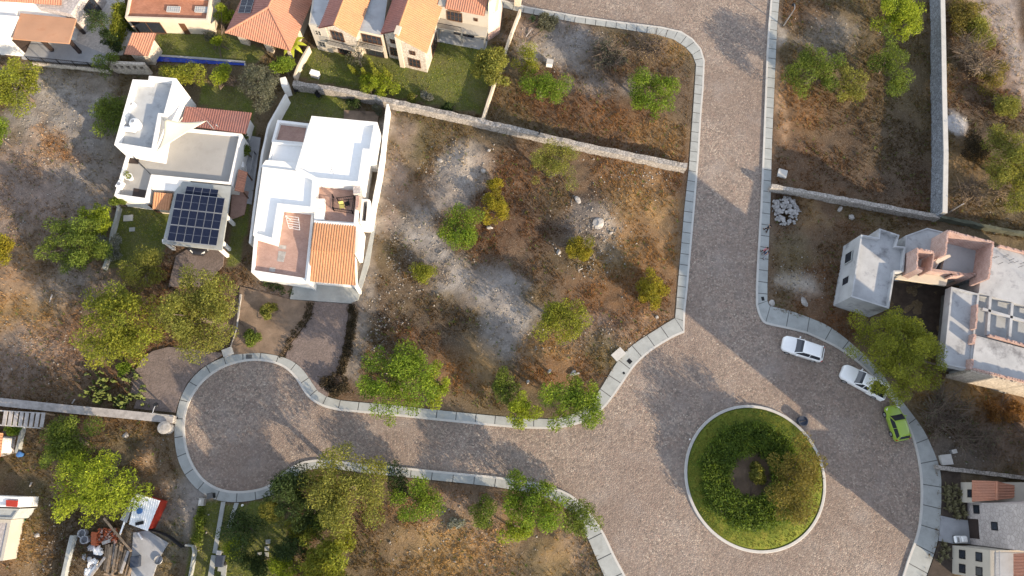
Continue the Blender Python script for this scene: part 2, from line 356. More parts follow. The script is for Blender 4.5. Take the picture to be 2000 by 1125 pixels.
def window(parent, a, b_, s, width, z0, z1, frame='brown_wood', pane='dark_glass', bars=2, name='window', proud=0.05, mid=True):
    """a window in the wall whose foot runs from a to b_, its centre at fraction s; outside is to the right of a->b_"""
    a = Vector(a); b_ = Vector(b_); d = (b_ - a); d.z = 0; d.normalize(); nn = Vector((d.y, -d.x, 0))
    c = a.lerp(b_, s); f = MB(); t = 0.09
    def pc(u0, u1, v0, v1, k0, k1):
        q = [c + d * u + nn * k for u, k in ((u0, k1), (u1, k1), (u1, k0), (u0, k0))]
        return [Vector((p.x, p.y, v0)) for p in q], [Vector((p.x, p.y, v1)) for p in q]
    W = width / 2
    f.hexa(*pc(-W, -W + t, z0, z1, -0.03, proud)); f.hexa(*pc(W - t, W, z0, z1, -0.03, proud))
    f.hexa(*pc(-W + t, W - t, z1 - t, z1, -0.03, proud)); f.hexa(*pc(-W + t, W - t, z0, z0 + t, -0.03, proud + 0.04))
    for i in range(1, bars):
        u = -W + width * i / bars; f.hexa(*pc(u - 0.03, u + 0.03, z0 + t, z1 - t, -0.03, proud - 0.01))
    if mid:
        zm = (z0 + z1) / 2; f.hexa(*pc(-W + t, W - t, zm - 0.025, zm + 0.025, -0.03, proud - 0.015))
    fo = f.build(name, frame, parent)
    MB().hexa(*pc(-W + t, W - t, z0 + t, z1 - t, -0.04, 0.015)).build('pane', pane, fo)
    return fo
def strip(poly_a, poly_b): return list(poly_a) + list(poly_b)[::-1]
# ================================================================ SETTING
ROAD_W = [(958,-150),(962,-5),(1030,14),(1130,32),(1200,42),(1290,53),(1330,62),(1352,76),(1369,96),(1376,120),(1374,170),(1369,230),(1365,300),(1357,400),(1350,480),(1343,560),(1338,605),(1336,650)]
ROAD_S = [(1336,650),(1316,658),(1294,671),(1270,686),(1240,713),(1222,740),(1200,772),(1180,798),(1152,820),(1120,832),(1080,838),(1020,837),(960,832),(900,826),(830,819),(760,811),(690,805),(660,802),(630,795),(605,780),(592,763),(580,742),(565,725),(545,712),(515,705),(485,705),(455,711),(430,721),(405,738),(385,760),(370,786),(362,815),(361,840),(364,866),(370,890),(382,915),(400,938),(425,953),(450,959),(480,959),(510,954),(530,945),(558,920),(580,905),(612,897),(650,898),(690,904),(760,910),(830,917),(900,924),(975,931),(1050,943),(1100,957),(1130,976),(1155,1005),(1170,1025),(1183,1047),(1200,1085),(1222,1125),(1250,1180),(1280,1240)]
LOT_W = [(950,-140),(958,10),(1020,25),(1125,45),(1198,55),(1280,68),(1315,78),(1337,92),(1352,108),(1359,127),(1355,190),(1350,260),(1345,330),(1337,400),(1330,480),(1323,560),(1320,600),(1318,622)]
LOT_S = [(1318,622),(1300,632),(1280,645),(1262,656),(1232,676),(1210,700),(1190,730),(1173,760),(1145,795),(1115,812),(1080,819),(1020,817),(960,812),(900,806),(835,799),(760,791),(690,785),(665,782),(640,776),(622,765),(610,748),(597,728),(580,710),(553,697),(515,690),(485,690),(450,694),(420,705),(392,722),(368,748),(352,780),(345,812),(341,842),(343,872),(349,901),(362,928),(383,954),(412,974),(445,981),(480,980),(515,973),(540,963),(570,937),(593,921),(620,914),(650,915),(690,921),(765,929),(830,936),(900,943),(970,951),(1040,963),(1085,978),(1110,996),(1135,1025),(1150,1056),(1160,1080),(1180,1125),(1205,1190),(1230,1250)]
ROAD_E = [(1509,-150),(1505,-5),(1500,52),(1497,100),(1490,280),(1485,400),(1479,500),(1476,560),(1476,596),(1481,615),(1490,632),(1510,637),(1540,643),(1575,652),(1607,666),(1637,681),(1668,703),(1696,728),(1722,757),(1745,785),(1765,818),(1780,850),(1791,891),(1797,930),(1798,970),(1796,1010),(1790,1045),(1773,1088),(1763,1121),(1740,1190),(1715,1250)]
LOT_E = [(1527,-150),(1522,-5),(1517,52),(1515,100),(1507,280),(1504,400),(1500,500),(1498,560),(1498,588),(1501,597),(1507,599),(1520,602),(1545,608),(1580,621),(1615,635),(1647,658),(1677,684),(1705,710),(1727,738),(1750,770),(1775,802),(1800,835),(1814,862),(1828,895),(1836,922),(1838,956),(1836,1003),(1832,1051),(1821,1088),(1808,1124),(1788,1190),(1765,1250)]
def res(line, n=None, step=None):
    pts = [Vector(p) for p in line]; L = [0]
    for a, c in zip(pts, pts[1:]): L.append(L[-1] + (c - a).length)
    if n is None: n = max(1, round(L[-1] / step))
    out = []; k = 0
    for i in range(n + 1):
        d = L[-1] * i / n
        while k < len(L) - 2 and L[k + 1] < d: k += 1
        out.append(pts[k].lerp(pts[k + 1], (d - L[k]) / max(L[k + 1] - L[k], 1e-9)))
    return out
def smooth(line, it=2):
    for _ in range(it):
        o = [line[0]]
        for a, c in zip(line, line[1:]): o += [a.lerp(c, 0.25), a.lerp(c, 0.75)]
        line = o + [line[-1]]
    return line
road_poly_px = ROAD_W + ROAD_S[1:] + ROAD_E[::-1]
road_w = PP(ROAD_W); road_s = [road_w[-1]] + smooth(PP(ROAD_S))[1:]; road_e = PP(ROAD_E)[:9] + smooth(PP(ROAD_E)[8:11])[1:-1] + smooth(PP(ROAD_E)[10:])
ROADPOLY = road_w + road_s[1:] + road_e[::-1]
ROADW2 = [(p.x, p.y) for p in PP(road_poly_px)]
structure(MB().sheet(inset_xy(ROADPOLY, -0.4), 0.0), 'road', 'cobblestone')

# ---- where things grow and what colour the soil has: patches traced on the survey picture
def sdist(pts, poly):
    x, y = pts[:, 0], pts[:, 1]; d = np.full(len(pts), 1e9); ins = np.zeros(len(pts), bool); n = len(poly)
    for i in range(n):
        ax, ay = poly[i][0], poly[i][1]; bx, by = poly[(i + 1) % n][0], poly[(i + 1) % n][1]
        ex, ey = bx - ax, by - ay; t = np.clip(((x - ax) * ex + (y - ay) * ey) / (ex * ex + ey * ey + 1e-12), 0, 1)
        d = np.minimum(d, (x - ax - t * ex) ** 2 + (y - ay - t * ey) ** 2)
        c = ((ay > y) != (by > y)) & (x < (bx - ax) * (y - ay) / (by - ay + 1e-12) + ax); ins ^= c
    d = np.sqrt(d); return np.where(ins, -d, d)
def vnoise(pts, sc, seed):
    g = np.random.default_rng(seed).random((256, 256)); p = pts[:, :2] * sc + 900; i = np.floor(p).astype(int); f = p - i; f = f * f * (3 - 2 * f)
    a = g[i[:, 0] % 256, i[:, 1] % 256]; b_ = g[(i[:, 0] + 1) % 256, i[:, 1] % 256]; c = g[i[:, 0] % 256, (i[:, 1] + 1) % 256]; d = g[(i[:, 0] + 1) % 256, (i[:, 1] + 1) % 256]
    return (a * (1 - f[:, 0]) + b_ * f[:, 0]) * (1 - f[:, 1]) + (c * (1 - f[:, 0]) + d * f[:, 0]) * f[:, 1]
def fbm(pts, sc, seed): return (vnoise(pts, sc, seed) + 0.5 * vnoise(pts, sc * 2.1, seed + 1) + 0.25 * vnoise(pts, sc * 4.3, seed + 2) + 0.12 * vnoise(pts, sc * 9, seed + 3)) / 1.87
SOIL = lin((104, 84, 62)); GREY = lin((152, 148, 146)); ORANGE = lin((132, 92, 48)); GOLD = lin((168, 134, 78)); PALE = lin((182, 172, 160))
TAN = lin((176, 142, 108)); GREEN = lin((78, 84, 38)); DARK = lin((68, 54, 44)); MAUVE = lin((150, 130, 120)); TRACK = lin((168, 148, 136)); OLIVE = lin((100, 92, 52)); RUST = lin((108, 72, 42))
PATCH = [  # (px, py, rx, ry, turn, colour, softness m, strength)
 (110,230,95,75,0,GREY,3,.9),(60,360,100,110,0,MAUVE,4,.8),(170,330,60,110,-.3,GREY,3,.55),(40,620,110,90,0,GOLD,4,.75),(25,545,60,45,0,TAN,3,.8),(90,270,40,25,.6,TAN,2,.9),(115,285,40,10,.6,ORANGE,1.5,.8),
 (60,700,110,70,0,MAUVE,4,.75),(110,760,70,40,0,SOIL,3,.8),(50,160,60,30,0,PALE,3,.5),(120,160,90,25,0,PALE,2.5,.5),(140,560,60,50,.5,GREY,3,.5),(150,640,40,50,0,RUST,3,.5),
 (905,330,55,45,.3,PALE,2,.75),(880,370,45,60,.4,GREY,2,.75),(815,440,45,45,.4,GREY,2,.8),(845,500,40,70,-.45,GREY,2,.9),(870,540,45,40,0,GREY,2,.7),(985,600,55,60,0,GREY,2,.85),(990,665,45,45,0,GREY,2,.8),(965,560,50,35,0,GREY,2,.6),
 (800,540,60,50,0,SOIL,2,.7),(830,640,100,60,0,DARK,3,.75),(800,290,50,60,0,OLIVE,2.5,.6),(770,340,35,110,.1,MAUVE,2,.7),(1010,340,60,60,0,RUST,3,.55),(1040,460,80,70,0,DARK,3,.7),(1250,440,70,110,0,GOLD,3,.7),(1230,330,90,40,.2,ORANGE,3,.55),(1250,480,60,70,0,ORANGE,3,.6),(1210,560,90,60,0,ORANGE,3,.75),(1160,500,70,40,0,OLIVE,2.5,.5),
 (1090,715,75,55,0,ORANGE,2.5,.85),(1080,680,40,20,0,GOLD,2,.6),(1170,650,60,40,0,MAUVE,2,.6),(1255,640,55,18,-.5,TAN,1.5,.6),(1180,690,40,40,-.5,OLIVE,2,.7),(900,730,60,40,0,ORANGE,2,.75),(950,720,30,40,0,GOLD,2,.6),(800,660,30,20,0,RUST,2,.8),
 (1165,410,45,35,0,DARK,2,.6),(1150,440,50,45,0,GREY,2,.45),(1190,440,20,35,0,PALE,1.5,.6),(985,450,80,40,0,RUST,3,.55),
 (1090,85,70,45,.1,GREY,2.5,.85),(1040,105,40,35,0,PALE,2,.8),(1030,60,30,30,0,MAUVE,2,.7),(1310,90,60,40,.2,GOLD,2.5,.65),(1335,170,30,80,0,SOIL,2,.6),(1150,215,110,35,.15,RUST,2.5,.9),(1210,240,60,25,.15,ORANGE,2,.8),(1300,265,50,35,0,GOLD,2.5,.5),(1050,150,40,25,0,RUST,2,.6),(1180,170,60,20,0,GREY,2,.5),
 (1600,250,90,120,0,RUST,4,.5),(1555,220,45,40,0,ORANGE,2.5,.7),(1570,30,50,40,0,RUST,2.5,.6),(1620,70,60,40,0,GREY,3,.45),(1720,300,110,100,0,DARK,4,.6),(1520,170,12,90,0,TAN,1,.8),(1518,60,14,25,0,PALE,1,.8),
 (1890,40,40,60,0,GOLD,2.5,.7),(1870,200,30,40,0,RUST,2,.6),(1860,185,22,14,0,GOLD,2,.7),(1885,205,40,20,.5,ORANGE,2,.8),(1930,150,40,80,.5,RUST,3,.6),(1900,230,60,60,0,DARK,3,.75),(1880,330,40,60,0,GOLD,3,.5),(1940,400,90,40,.2,SOIL,3,.6),(1867,240,19,24,0,lin((200,200,204)),1,1),(1960,395,60,25,.2,OLIVE,3,.6),
 (1960,70,26,150,-.42,TRACK,2.5,1),(1985,140,24,110,-.2,TRACK,2.5,.9),(1992,30,16,110,0,DARK,1.5,.8),
 (1562,552,40,24,0,PALE,1.2,1),(1540,470,30,14,0,GREY,2,.5),(1570,420,35,35,.4,GOLD,2.5,.5),(1580,480,70,40,0,SOIL,3,.8),(1545,500,40,50,0,OLIVE,2,.5),(1600,610,60,30,.4,RUST,2,.7),(1720,430,70,20,.2,OLIVE,2,.6),(1530,410,35,45,0,DARK,1.5,.7),(1650,660,40,35,.4,RUST,2,.75),
 (1900,780,110,35,.2,GOLD,3,.6),(1960,800,50,40,0,ORANGE,2.5,.85),(1880,850,90,50,0,DARK,3,.6),(1960,870,60,45,0,MAUVE,3,.5),(1870,900,60,25,0,GREY,2.5,.35),
 (880,1060,130,80,0,GOLD,4,.8),(980,1060,50,60,0,TAN,3,.65),(740,1010,60,30,0,RUST,2.5,.5),(760,1080,60,60,0,DARK,3,.4),(1050,1090,70,45,0,OLIVE,3,.6),(1100,1075,40,35,-.4,GOLD,2,.8),(1140,1090,20,50,-.3,MAUVE,2,.6),(880,955,60,25,.1,RUST,2,.5),(900,990,60,30,0,MAUVE,2.5,.5),
 (60,900,60,60,0,OLIVE,4,.6),(60,1060,35,60,-.3,GOLD,2,.8),(70,990,50,40,0,GREEN,3,.5),(110,1050,45,60,0,DARK,3,.5),(288,895,20,45,.1,TAN,1.5,.9),(322,950,20,25,0,TAN,1.5,.9),(310,900,40,60,0,SOIL,2,.8),(365,990,40,70,.3,GREY,2.5,.8),(300,1060,60,45,0,GREY,2.5,.7),(325,1080,35,60,0,OLIVE,2,.7),(200,1060,60,70,0,DARK,2.5,.5),(290,840,60,18,0,RUST,2,.5),(175,890,70,30,.4,DARK,3,.4),
 (520,620,80,70,0,MAUVE,2,.6),(722,470,16,200,.08,lin((158,146,132)),1,.9),(700,650,18,110,.16,lin((128,122,114)),1,.85),
]
LAWNS = {'house garden lawns': [
 [(588,108),(600,95),(870,80),(958,90),(962,150),(942,222),(880,212),(760,188),(640,164),(578,150)],
 [(305,66),(440,66),(520,100),(500,125),(470,122),(312,108)],[(395,165),(470,170),(495,205),(500,290),(487,430),(465,520),(440,520),(455,430),(480,280),(480,222),(390,205)],
 [(578,175),(660,186),(690,215),(690,238),(604,238),(545,232)],[(232,400),(335,412),(322,478),(320,490),(205,530),(215,460)],
 [(386,985),(412,978),(445,985),(480,984),(530,972),(560,985),(560,1125),(560,1180),(350,1180),(372,1060)]]}
pat_c = [(P(p[0], p[1]), mpp(p[0], p[1])) for p in PATCH]
POLYPATCH = [([(q.x, q.y) for q in PP(l)], c, so_, st) for l, c, so_, st in [([(1926,-60),(1934,10),(1944,60),(1960,105),(1984,148),(2020,190),(2080,230),(2080,170),(2025,130),(1998,88),(1984,40),(1972,-60)], lin((164,150,142)), 1.2, 1.0),([(764,200),(752,270),(744,330),(738,400),(730,460),(722,540),(714,600),(704,660),(692,720),(670,735),(684,680),(694,600),(704,560),(726,440),(738,350),(748,240)], lin((160,146,132)), 1.5, .8)]]
LAWNPOLY = [[(q.x, q.y) for q in PP(l)] for l in LAWNS['house garden lawns']]
def ground_colour(pts):
    n1 = fbm(pts, 0.22, 11)[:, None]; n2 = fbm(pts, 0.06, 31)[:, None]; n3 = fbm(pts, 0.9, 51)[:, None]
    c = np.array(SOIL) * (0.75 + 0.5 * n1)
    c = c + (np.array(RUST) - c) * np.clip((n2 - 0.5) * 4, 0, 0.55); c = c + (np.array(OLIVE) - c) * np.clip((0.5 - n2) * 4, 0, 0.45)
    w1 = (fbm(pts, 0.45, 71) - 0.5) * 2; w2 = (fbm(pts, 1.3, 91) - 0.5) * 2
    for (px, py, rx, ry, a, colr, soft, st), (q, m) in zip(PATCH, pat_c):
        dx = pts[:, 0] - q.x; dy = -(pts[:, 1] - q.y); ca, sa = math.cos(a), math.sin(a)
        u = (dx * ca + dy * sa) / (rx * m); v = (-dx * sa + dy * ca) / (ry * m)
        d = (np.sqrt(u * u + v * v) - 1) * min(rx, ry) * m + w1 * 1.7 * min(1, soft / 2) + w2 * 0.7
        k = np.clip(0.5 - d / (1.3 * soft), 0, 1); k = (k * k * (3 - 2 * k) * st)[:, None]
        c = c + (np.array(colr) - c) * k
    for px, colr, soft, st in POLYPATCH:
        d = sdist(pts, px) + w1 * 0.8 + w2 * 0.4; k = np.clip(0.5 - d / (1.3 * soft), 0, 1)[:, None] * st; c = c + (np.array(colr) - c) * k
    c = c * (0.70 + 0.60 * n3) * 0.96; g = c.mean(1)[:, None]
    return g + (c - g) * 0.82
def lawn_mask(pts, grow=0.0):
    m = np.zeros(len(pts), bool)
    for l in LAWNPOLY: m |= sdist(pts, l) < grow
    return m
# ground sheet: fine in view, a wide skirt to the horizon
STEP = 0.36; X0, X1, Y0, Y1 = -86.0, 92.0, -40.0, 84.0
nx, ny = int((X1 - X0) / STEP) + 1, int((Y1 - Y0) / STEP) + 1
gx_, gy_ = np.meshgrid(np.linspace(X0, X1, nx), np.linspace(Y0, Y1, ny)); gp = np.c_[gx_.ravel(), gy_.ravel()]
rd = sdist(gp, ROADW2); rough = np.clip((rd - 1.6) / 1.5, 0, 1); lm = lawn_mask(gp, 0.5)
gz = 0.07 + rough * ((fbm(gp, 0.12, 3) - 0.5) * 0.5 + (fbm(gp, 0.9, 5) - 0.5) * 0.30 + (np.random.default_rng(5).random(len(gp)) - 0.5) * 0.10) * np.where(lm, 0.15, 1.0)
for px, py, r, hgt in ((288,890,22,0.8),(322,948,20,0.7),(300,915,26,0.45),(905,325,45,0.5),(1160,420,45,0.5)):
    q = P(px, py); rr = r * mpp(px, py); gz += hgt * np.exp(-(((gp[:, 0] - q.x) ** 2 + (gp[:, 1] - q.y) ** 2) / rr ** 2) * 1.5)
gz = np.where(rd < 0.75, -0.35, gz)
gc = ground_colour(gp)
lawnc = np.array(lin((88, 100, 38))) * (0.7 + 0.6 * fbm(gp, 0.5, 8)[:, None]); gc = np.where(lawn_mask(gp)[:, None], lawnc, gc)
ii = np.arange(nx * ny).reshape(ny, nx); fq = np.c_[ii[:-1, :-1].ravel(), ii[:-1, 1:].ravel(), ii[1:, 1:].ravel(), ii[1:, :-1].ravel()]
gv = np.c_[gp, gz]; BIG = 1500.0; k0 = len(gv)
ring = np.array([[X0, Y0, -0.4], [X1, Y0, -0.4], [X1, Y1, -0.4], [X0, Y1, -0.4], [-BIG, -BIG, -0.4], [BIG, -BIG, -0.4], [BIG, BIG, -0.4], [-BIG, BIG, -0.4]])
fr = np.array([[4, 5, 1, 0], [5, 6, 2, 1], [6, 7, 3, 2], [7, 4, 0, 3]]) + k0
GRING = ring.copy(); go = npmesh('ground', np.r_[gv, ring], np.r_[fq, fr], 'lot_ground', smooth=True)
vc = np.r_[gc, np.tile(np.array(SOIL), (8, 1))]
me = go.data; at = me.color_attributes['Col'] if 'Col' in me.color_attributes else me.color_attributes.new('Col', 'FLOAT_COLOR', 'POINT')
cc = np.ones((len(vc), 4), np.float32); cc[:, :3] = vc; at.data.foreach_set('color', cc.ravel()); tag(go, kind='structure')
def gh(x, y):
    i = int(round((x - X0) / STEP)); j = int(round((y - Y0) / STEP))
    return float(gz[j * nx + i]) if 0 <= i < nx and 0 <= j < ny else 0.0

# ---- pavements: cast slabs with open joints over a dark bed, pale kerb toward the road
slabs = MB(); bed = MB(); kerb = MB()
def pavement(road, lot, step, kw=0.22):
    n = max(2, round(sum((b_ - a).length for a, b_ in zip(lot, lot[1:])) / step))
    A = res(road, n * 6); dense = res(lot, n * 60); B = []; k0 = 0
    for i, a in enumerate(A):
        lo = k0; hi = min(len(dense) - 1, k0 + 60); k0 = min(range(lo, hi + 1), key=lambda j: (dense[j] - a).length_squared); B.append(dense[k0])
    B[0] = dense[0]; B[-1] = dense[-1]
    A2 = [a + (b_ - a).normalized() * kw for a, b_ in zip(A, B)]
    z = lambda p, h: Vector((p.x, p.y, h))
    for i in range(n * 6):
        kerb.hexa([z(A[i], -.3), z(A[i + 1], -.3), z(A2[i + 1], -.3), z(A2[i], -.3)], [z(A[i], .135), z(A[i + 1], .135), z(A2[i + 1], .135), z(A2[i], .135)])
        bed.hexa([z(A2[i], -.3), z(A2[i + 1], -.3), z(B[i + 1], -.3), z(B[i], -.3)], [z(A2[i], .108), z(A2[i + 1], .108), z(B[i + 1], .108), z(B[i], .108)])
    for k in range(n):
        la = A2[k * 6:k * 6 + 7]; lb = B[k * 6:k * 6 + 7]; g = 0.045
        la = [la[0].lerp(la[1], min(.5, g / max((la[1] - la[0]).length, .01)))] + la[1:-1] + [la[-1].lerp(la[-2], min(.5, g / max((la[-1] - la[-2]).length, .01)))]
        lb = [lb[0].lerp(lb[1], min(.5, g / max((lb[1] - lb[0]).length, .01)))] + lb[1:-1] + [lb[-1].lerp(lb[-2], min(.5, g / max((lb[-1] - lb[-2]).length, .01)))]
        h = 0.128 + random.uniform(-.004, .004)
        slabs.prism(la + lb[::-1], 0.10, h)
pavement(road_w, PP(LOT_W), 1.25)
ns = len(ROAD_S)
def sub(road, lot, i0, i1, step): pavement(smooth(PP(road[i0:i1])), smooth(PP(lot[i0:i1])), step)
sub(ROAD_S, LOT_S, 0, 11, 1.9); sub(ROAD_S, LOT_S, 10, 18, 2.0); sub(ROAD_S, LOT_S, 17, 43, 1.9); sub(ROAD_S, LOT_S, 42, 52, 2.0); sub(ROAD_S, LOT_S, 51, ns, 2.0)
pavement(PP(ROAD_E[:9]), PP(LOT_E[:9]), 1.4); pavement(smooth(PP(ROAD_E[8:14])), smooth(PP(LOT_E[8:14])), 1.9); sub(ROAD_E, LOT_E, 13, len(ROAD_E), 2.0)
structure(slabs, 'sidewalk', 'concrete'); structure(bed, 'sidewalk_bed', 'joint_and_shade_dark'); structure(kerb, 'kerb', 'kerb_concrete')

HARD = []
# ---- drives, courts, paths and lawns
def patch(name, px, mat, z=0.16, h=0.0):
    HARD.append([(q.x, q.y) for q in PP(px)]); return structure(MB().prism(PP(px), -0.2, z), name, mat)
patch('driveway', [(615,589),(683,594),(676,650),(664,715),(652,740),(640,776),(622,765),(610,748),(597,728),(580,710),(558,699),(566,676),(590,645),(605,625)], 'gravel', 0.13)
patch('driveway_apron', [(576,548),(700,556),(711,516),(725,455),(734,440),(722,516),(700,586),(684.6,593.5),(567,585)], 'concrete', 0.19)
patch('gravel_garden', [(300,686),(330,678),(440,690),(419,704),(391,721),(367,747),(351,780),(343,806),(300,802),(262,798),(268,782),(255,768),(262,750),(248,738),(266,722),(280,700)], 'gravel', 0.155)
patch('garden_soil', [(470,560),(567,585.5),(614,589.5),(604,624),(588,644),(563,678),(552,696),(515,689),(452,693),(455,640)], 'brown_soil', 0.15)
patch('carport_floor', [(380,480),(440,486),(436,520),(400,560),(330,560),(345,500)], 'gravel', 0.15)
patch('side_yard', [(483,265),(510,270),(492,400),(470,395),(476,330)], 'paver_grey', 0.14)
patch('patio', [(455,370),(487,375),(478,420),(450,430)], 'terrace_brick', 0.15)
patch('courtyard', [(40,70),(130,76),(215,110),(212,128),(115,124),(44,116)], 'paver_grey', 0.16)
patch('gravel_court', [(140,-60),(246,-60),(244,28),(262,64),(240,108),(214,108),(106,84)], 'pale_gravel', 0.15)
patch('back_terrace', [(672,216),(742,220),(736,243),(672,238)], 'brown_soil', 0.15)
patch('yard_slab', [(262,1040),(290,1036),(330,1060),(312,1090),(300,1125),(295,1180),(255,1180),(258,1090)], 'paver_grey', 0.16)
patch('paved_drive', [(1836,1007),(1862,1013),(1888,1016),(1894,1062),(1862,1062),(1832,1056)], 'paver_grey', 0.18)
patch('planting_bed', [(1837,920),(1874,922),(1875,980),(1887,983),(1887,1013),(1861,1012),(1837,1006)], 'dark_soil_and_shade', 0.15)
patch('front_planting_bed', [(1832,1058),(1858,1062),(1858,1180),(1795,1180),(1808,1128),(1822,1090)], 'dark_soil_and_shade', 0.15)
for t in ([(433,980),(441,980),(424,1081),(416,1080)], [(414,1084),(423,1085),(410,1180),(398,1180)], [(459,982),(467,982),(452,1032),(444,1030)]): patch('wheel_track', t, 'concrete', 0.17)
patch('concrete_pad', [(428,1102),(444,1103),(440,1140),(432,1140),(433,1116),(426,1115)], 'concrete', 0.17)
# the planted island in the roundabout
IC = (P(1333.5, 935) + P(1614.5, 935)) / 2; IC = Vector((IC.x, (P(1474, 795).y + P(1474, 1076.5).y) / 2, 0)); IR = ((P(1614.5, 935) - P(1333.5, 935)).length + (P(1474, 795) - P(1474, 1076.5)).length) / 4
mb = MB(); mb.lathe(IC, [(IR, -.2), (IR, .14), (IR - .04, .16), (IR - .28, .16), (IR - .30, .02)], 96); structure(mb, 'island_kerb', 'kerb_concrete')
mb = MB(); mb.lathe(IC, [(IR - .3, 0.0), (IR - .3, .10), (IR - 2, .2), (IR - 5, .28), (0.4, .32)], 72); structure(mb, 'island_lawn', 'lawn', smooth=True)
BEDC = P(1462, 928, 0.3); bedp = []
for k in range(28):
    a = 2 * math.pi * k / 28; r = 4.1 + 0.4 * math.sin(3 * a + 1) + 0.25 * math.sin(5 * a); bedp.append((BEDC.x + r * math.cos(a) * 1.1, BEDC.y + r * math.sin(a) * 1.05))
structure(MB().prism(bedp, 0.1, 0.345), 'island_soil', 'brown_soil')

# the soil is levelled under every paved or planted sheet
me = go.data; flat = np.zeros(len(gp), bool)
for z in HARD: flat |= sdist(gp, z) < 0.3
gz = np.where(flat, np.minimum(gz, 0.0), gz)
gall = np.r_[np.c_[gp, gz], GRING]; me.vertices.foreach_set('co', gall.astype(np.float32).ravel()); me.update()
# ================================================================ WALLS AND FENCES
def wall(label, line, h, t, mat, cat='wall', name='stone_wall', cap=None, capmat=None, z0=-0.3, side=0):
    """line: traced along the middle of the wall's top, at its height h"""
    pts = PP(line, h); c = sum(pts, Vector()) / len(pts); L = []; Rr = []
    for i, p in enumerate(pts):
        d = pts[min(i + 1, len(pts) - 1)] - pts[max(i - 1, 0)]; d.z = 0; d.normalize(); nn = Vector((-d.y, d.x, 0)); L.append(p + nn * t / 2); Rr.append(p - nn * t / 2)
    if not cap:
        mb = MB(); rw = random.Random(int(line[0][0] + line[0][1])); cl = res(pts, step=0.7); vs = []; fs = []; rough = 1.0 if 'stone' in mat or 'moss' in mat else 0.25
        for i, p in enumerate(cl):
            d = cl[min(i + 1, len(cl) - 1)] - cl[max(i - 1, 0)]; d.z = 0; d.normalize(); nn = Vector((-d.y, d.x, 0)); j = lambda k: rw.uniform(-k, k) * rough
            a = p + nn * (t / 2 + j(.05)); b_ = p - nn * (t / 2 + j(.05)); h1, h2 = h + j(.07), h + j(.07)
            vs += [Vector((a.x, a.y, z0)), Vector((a.x, a.y, h1)), Vector((b_.x, b_.y, h2)), Vector((b_.x, b_.y, z0))]
            if i: o = 4 * (i - 1); fs += [(o + q, o + q + 1, o + q + 5, o + q + 4) for q in range(3)]
        e = 4 * (len(cl) - 1); fs += [(3, 2, 1, 0), (e, e + 1, e + 2, e + 3)]; mb.add(vs, fs)
        return mb.single(name, mat, label, cat)
    th = thing(name, label, cat, (pts[0].x, pts[0].y, 0)); mb = MB(); cb = MB()
    for i in range(len(pts) - 1):
        mb.prism([L[i], L[i + 1], Rr[i + 1], Rr[i]], z0, h - cap)
        k = 0.03; nn = (L[i] - Rr[i]).normalized() * k
        cb.prism([L[i] + nn, L[i + 1] + nn, Rr[i + 1] - nn, Rr[i] - nn], h - cap, h)
    mb.build('body', mat, th); cb.build('coping', capmat, th); return th
wall('long rubble stone wall between the green villa lawn and the big empty lot', [(572,162),(640,171),(760,196),(880,222),(1000,250),(1147,285),(1342,324)], 1.35, 0.6, 'stone_wall')
wall('grey stone wall running east from the street, by the heap of stones', [(1507,363),(1600,379),(1700,398),(1800,417),(1836,423)], 1.2, 0.5, 'stone_wall')
wall('tall dark stone wall with pale coping beside the dirt track', [(1839,-120),(1843,60),(1845,180),(1848,300),(1846,415)], 2.4, 0.5, 'dark_stone_wall', cap=0.12, capmat='kerb_concrete')
wall('low mossy wall behind the unfinished brick house', [(1838,422),(1920,440),(2010,457),(2100,478)], 1.0, 0.35, 'moss_wall')
wall('broad grey stone wall with a stepped white edge, left of the cul de sac', [(-80,776),(0,785),(135,799),(250,810),(338,819)], 0.95, 0.75, 'stone_wall', cap=0.07, capmat='grey_timber')
wall('white garden wall west of the dazzling white house', [(558,184),(524,245),(512,300),(500,380),(488,475)], 1.9, 0.24, 'white_plaster', name='garden_wall')
wall('white boundary wall between white house and the big empty lot', [(757,203),(752,240),(746,300),(738,350),(729,395),(722,440)], 2.0, 0.26, 'white_plaster', name='garden_wall')
wall('cream wall from the street pier down to the olive tree', [(1016,18),(1000,60),(984,105),(962,170),(941,236)], 1.3, 0.26, 'cream_plaster', name='garden_wall')
wall('thin pale wall between the hip roofed house and the villa', [(603,90),(592,108),(582,128),(574,150)], 1.2, 0.22, 'cream_plaster', name='garden_wall')
wall('low grey wall along the small dark lawn below the house with solar panels', [(225,395),(231,403),(216,460),(205,515),(201,524)], 0.8, 0.24, 'concrete', name='garden_wall')
wall('grey block wall left of the builder yard', [(140,1046),(131,1085),(120,1135),(110,1180)], 0.9, 0.35, 'concrete', name='block_wall')
wall('low concrete wall at the right end of the builder yard', [(361,1065),(379,1067),(374,1100),(366,1140),(360,1180)], 0.9, 0.14, 'concrete', name='block_wall')
wall('low rough stone wall above the planting beds at the right edge', [(1829,912),(1880,919),(1940,926),(2010,934),(2080,942)], 0.6, 0.4, 'stone_wall')
wall('thin white garden wall with a blue bin beside it, far left', [(42,830),(36,860),(30,885)], 0.7, 0.2, 'concrete', name='garden_wall')
wall('narrow edging wall along the avenue side of the white house lot', [(470,575),(462,640),(446,690)], 0.35, 0.12, 'pale_stone', name='edging_wall')
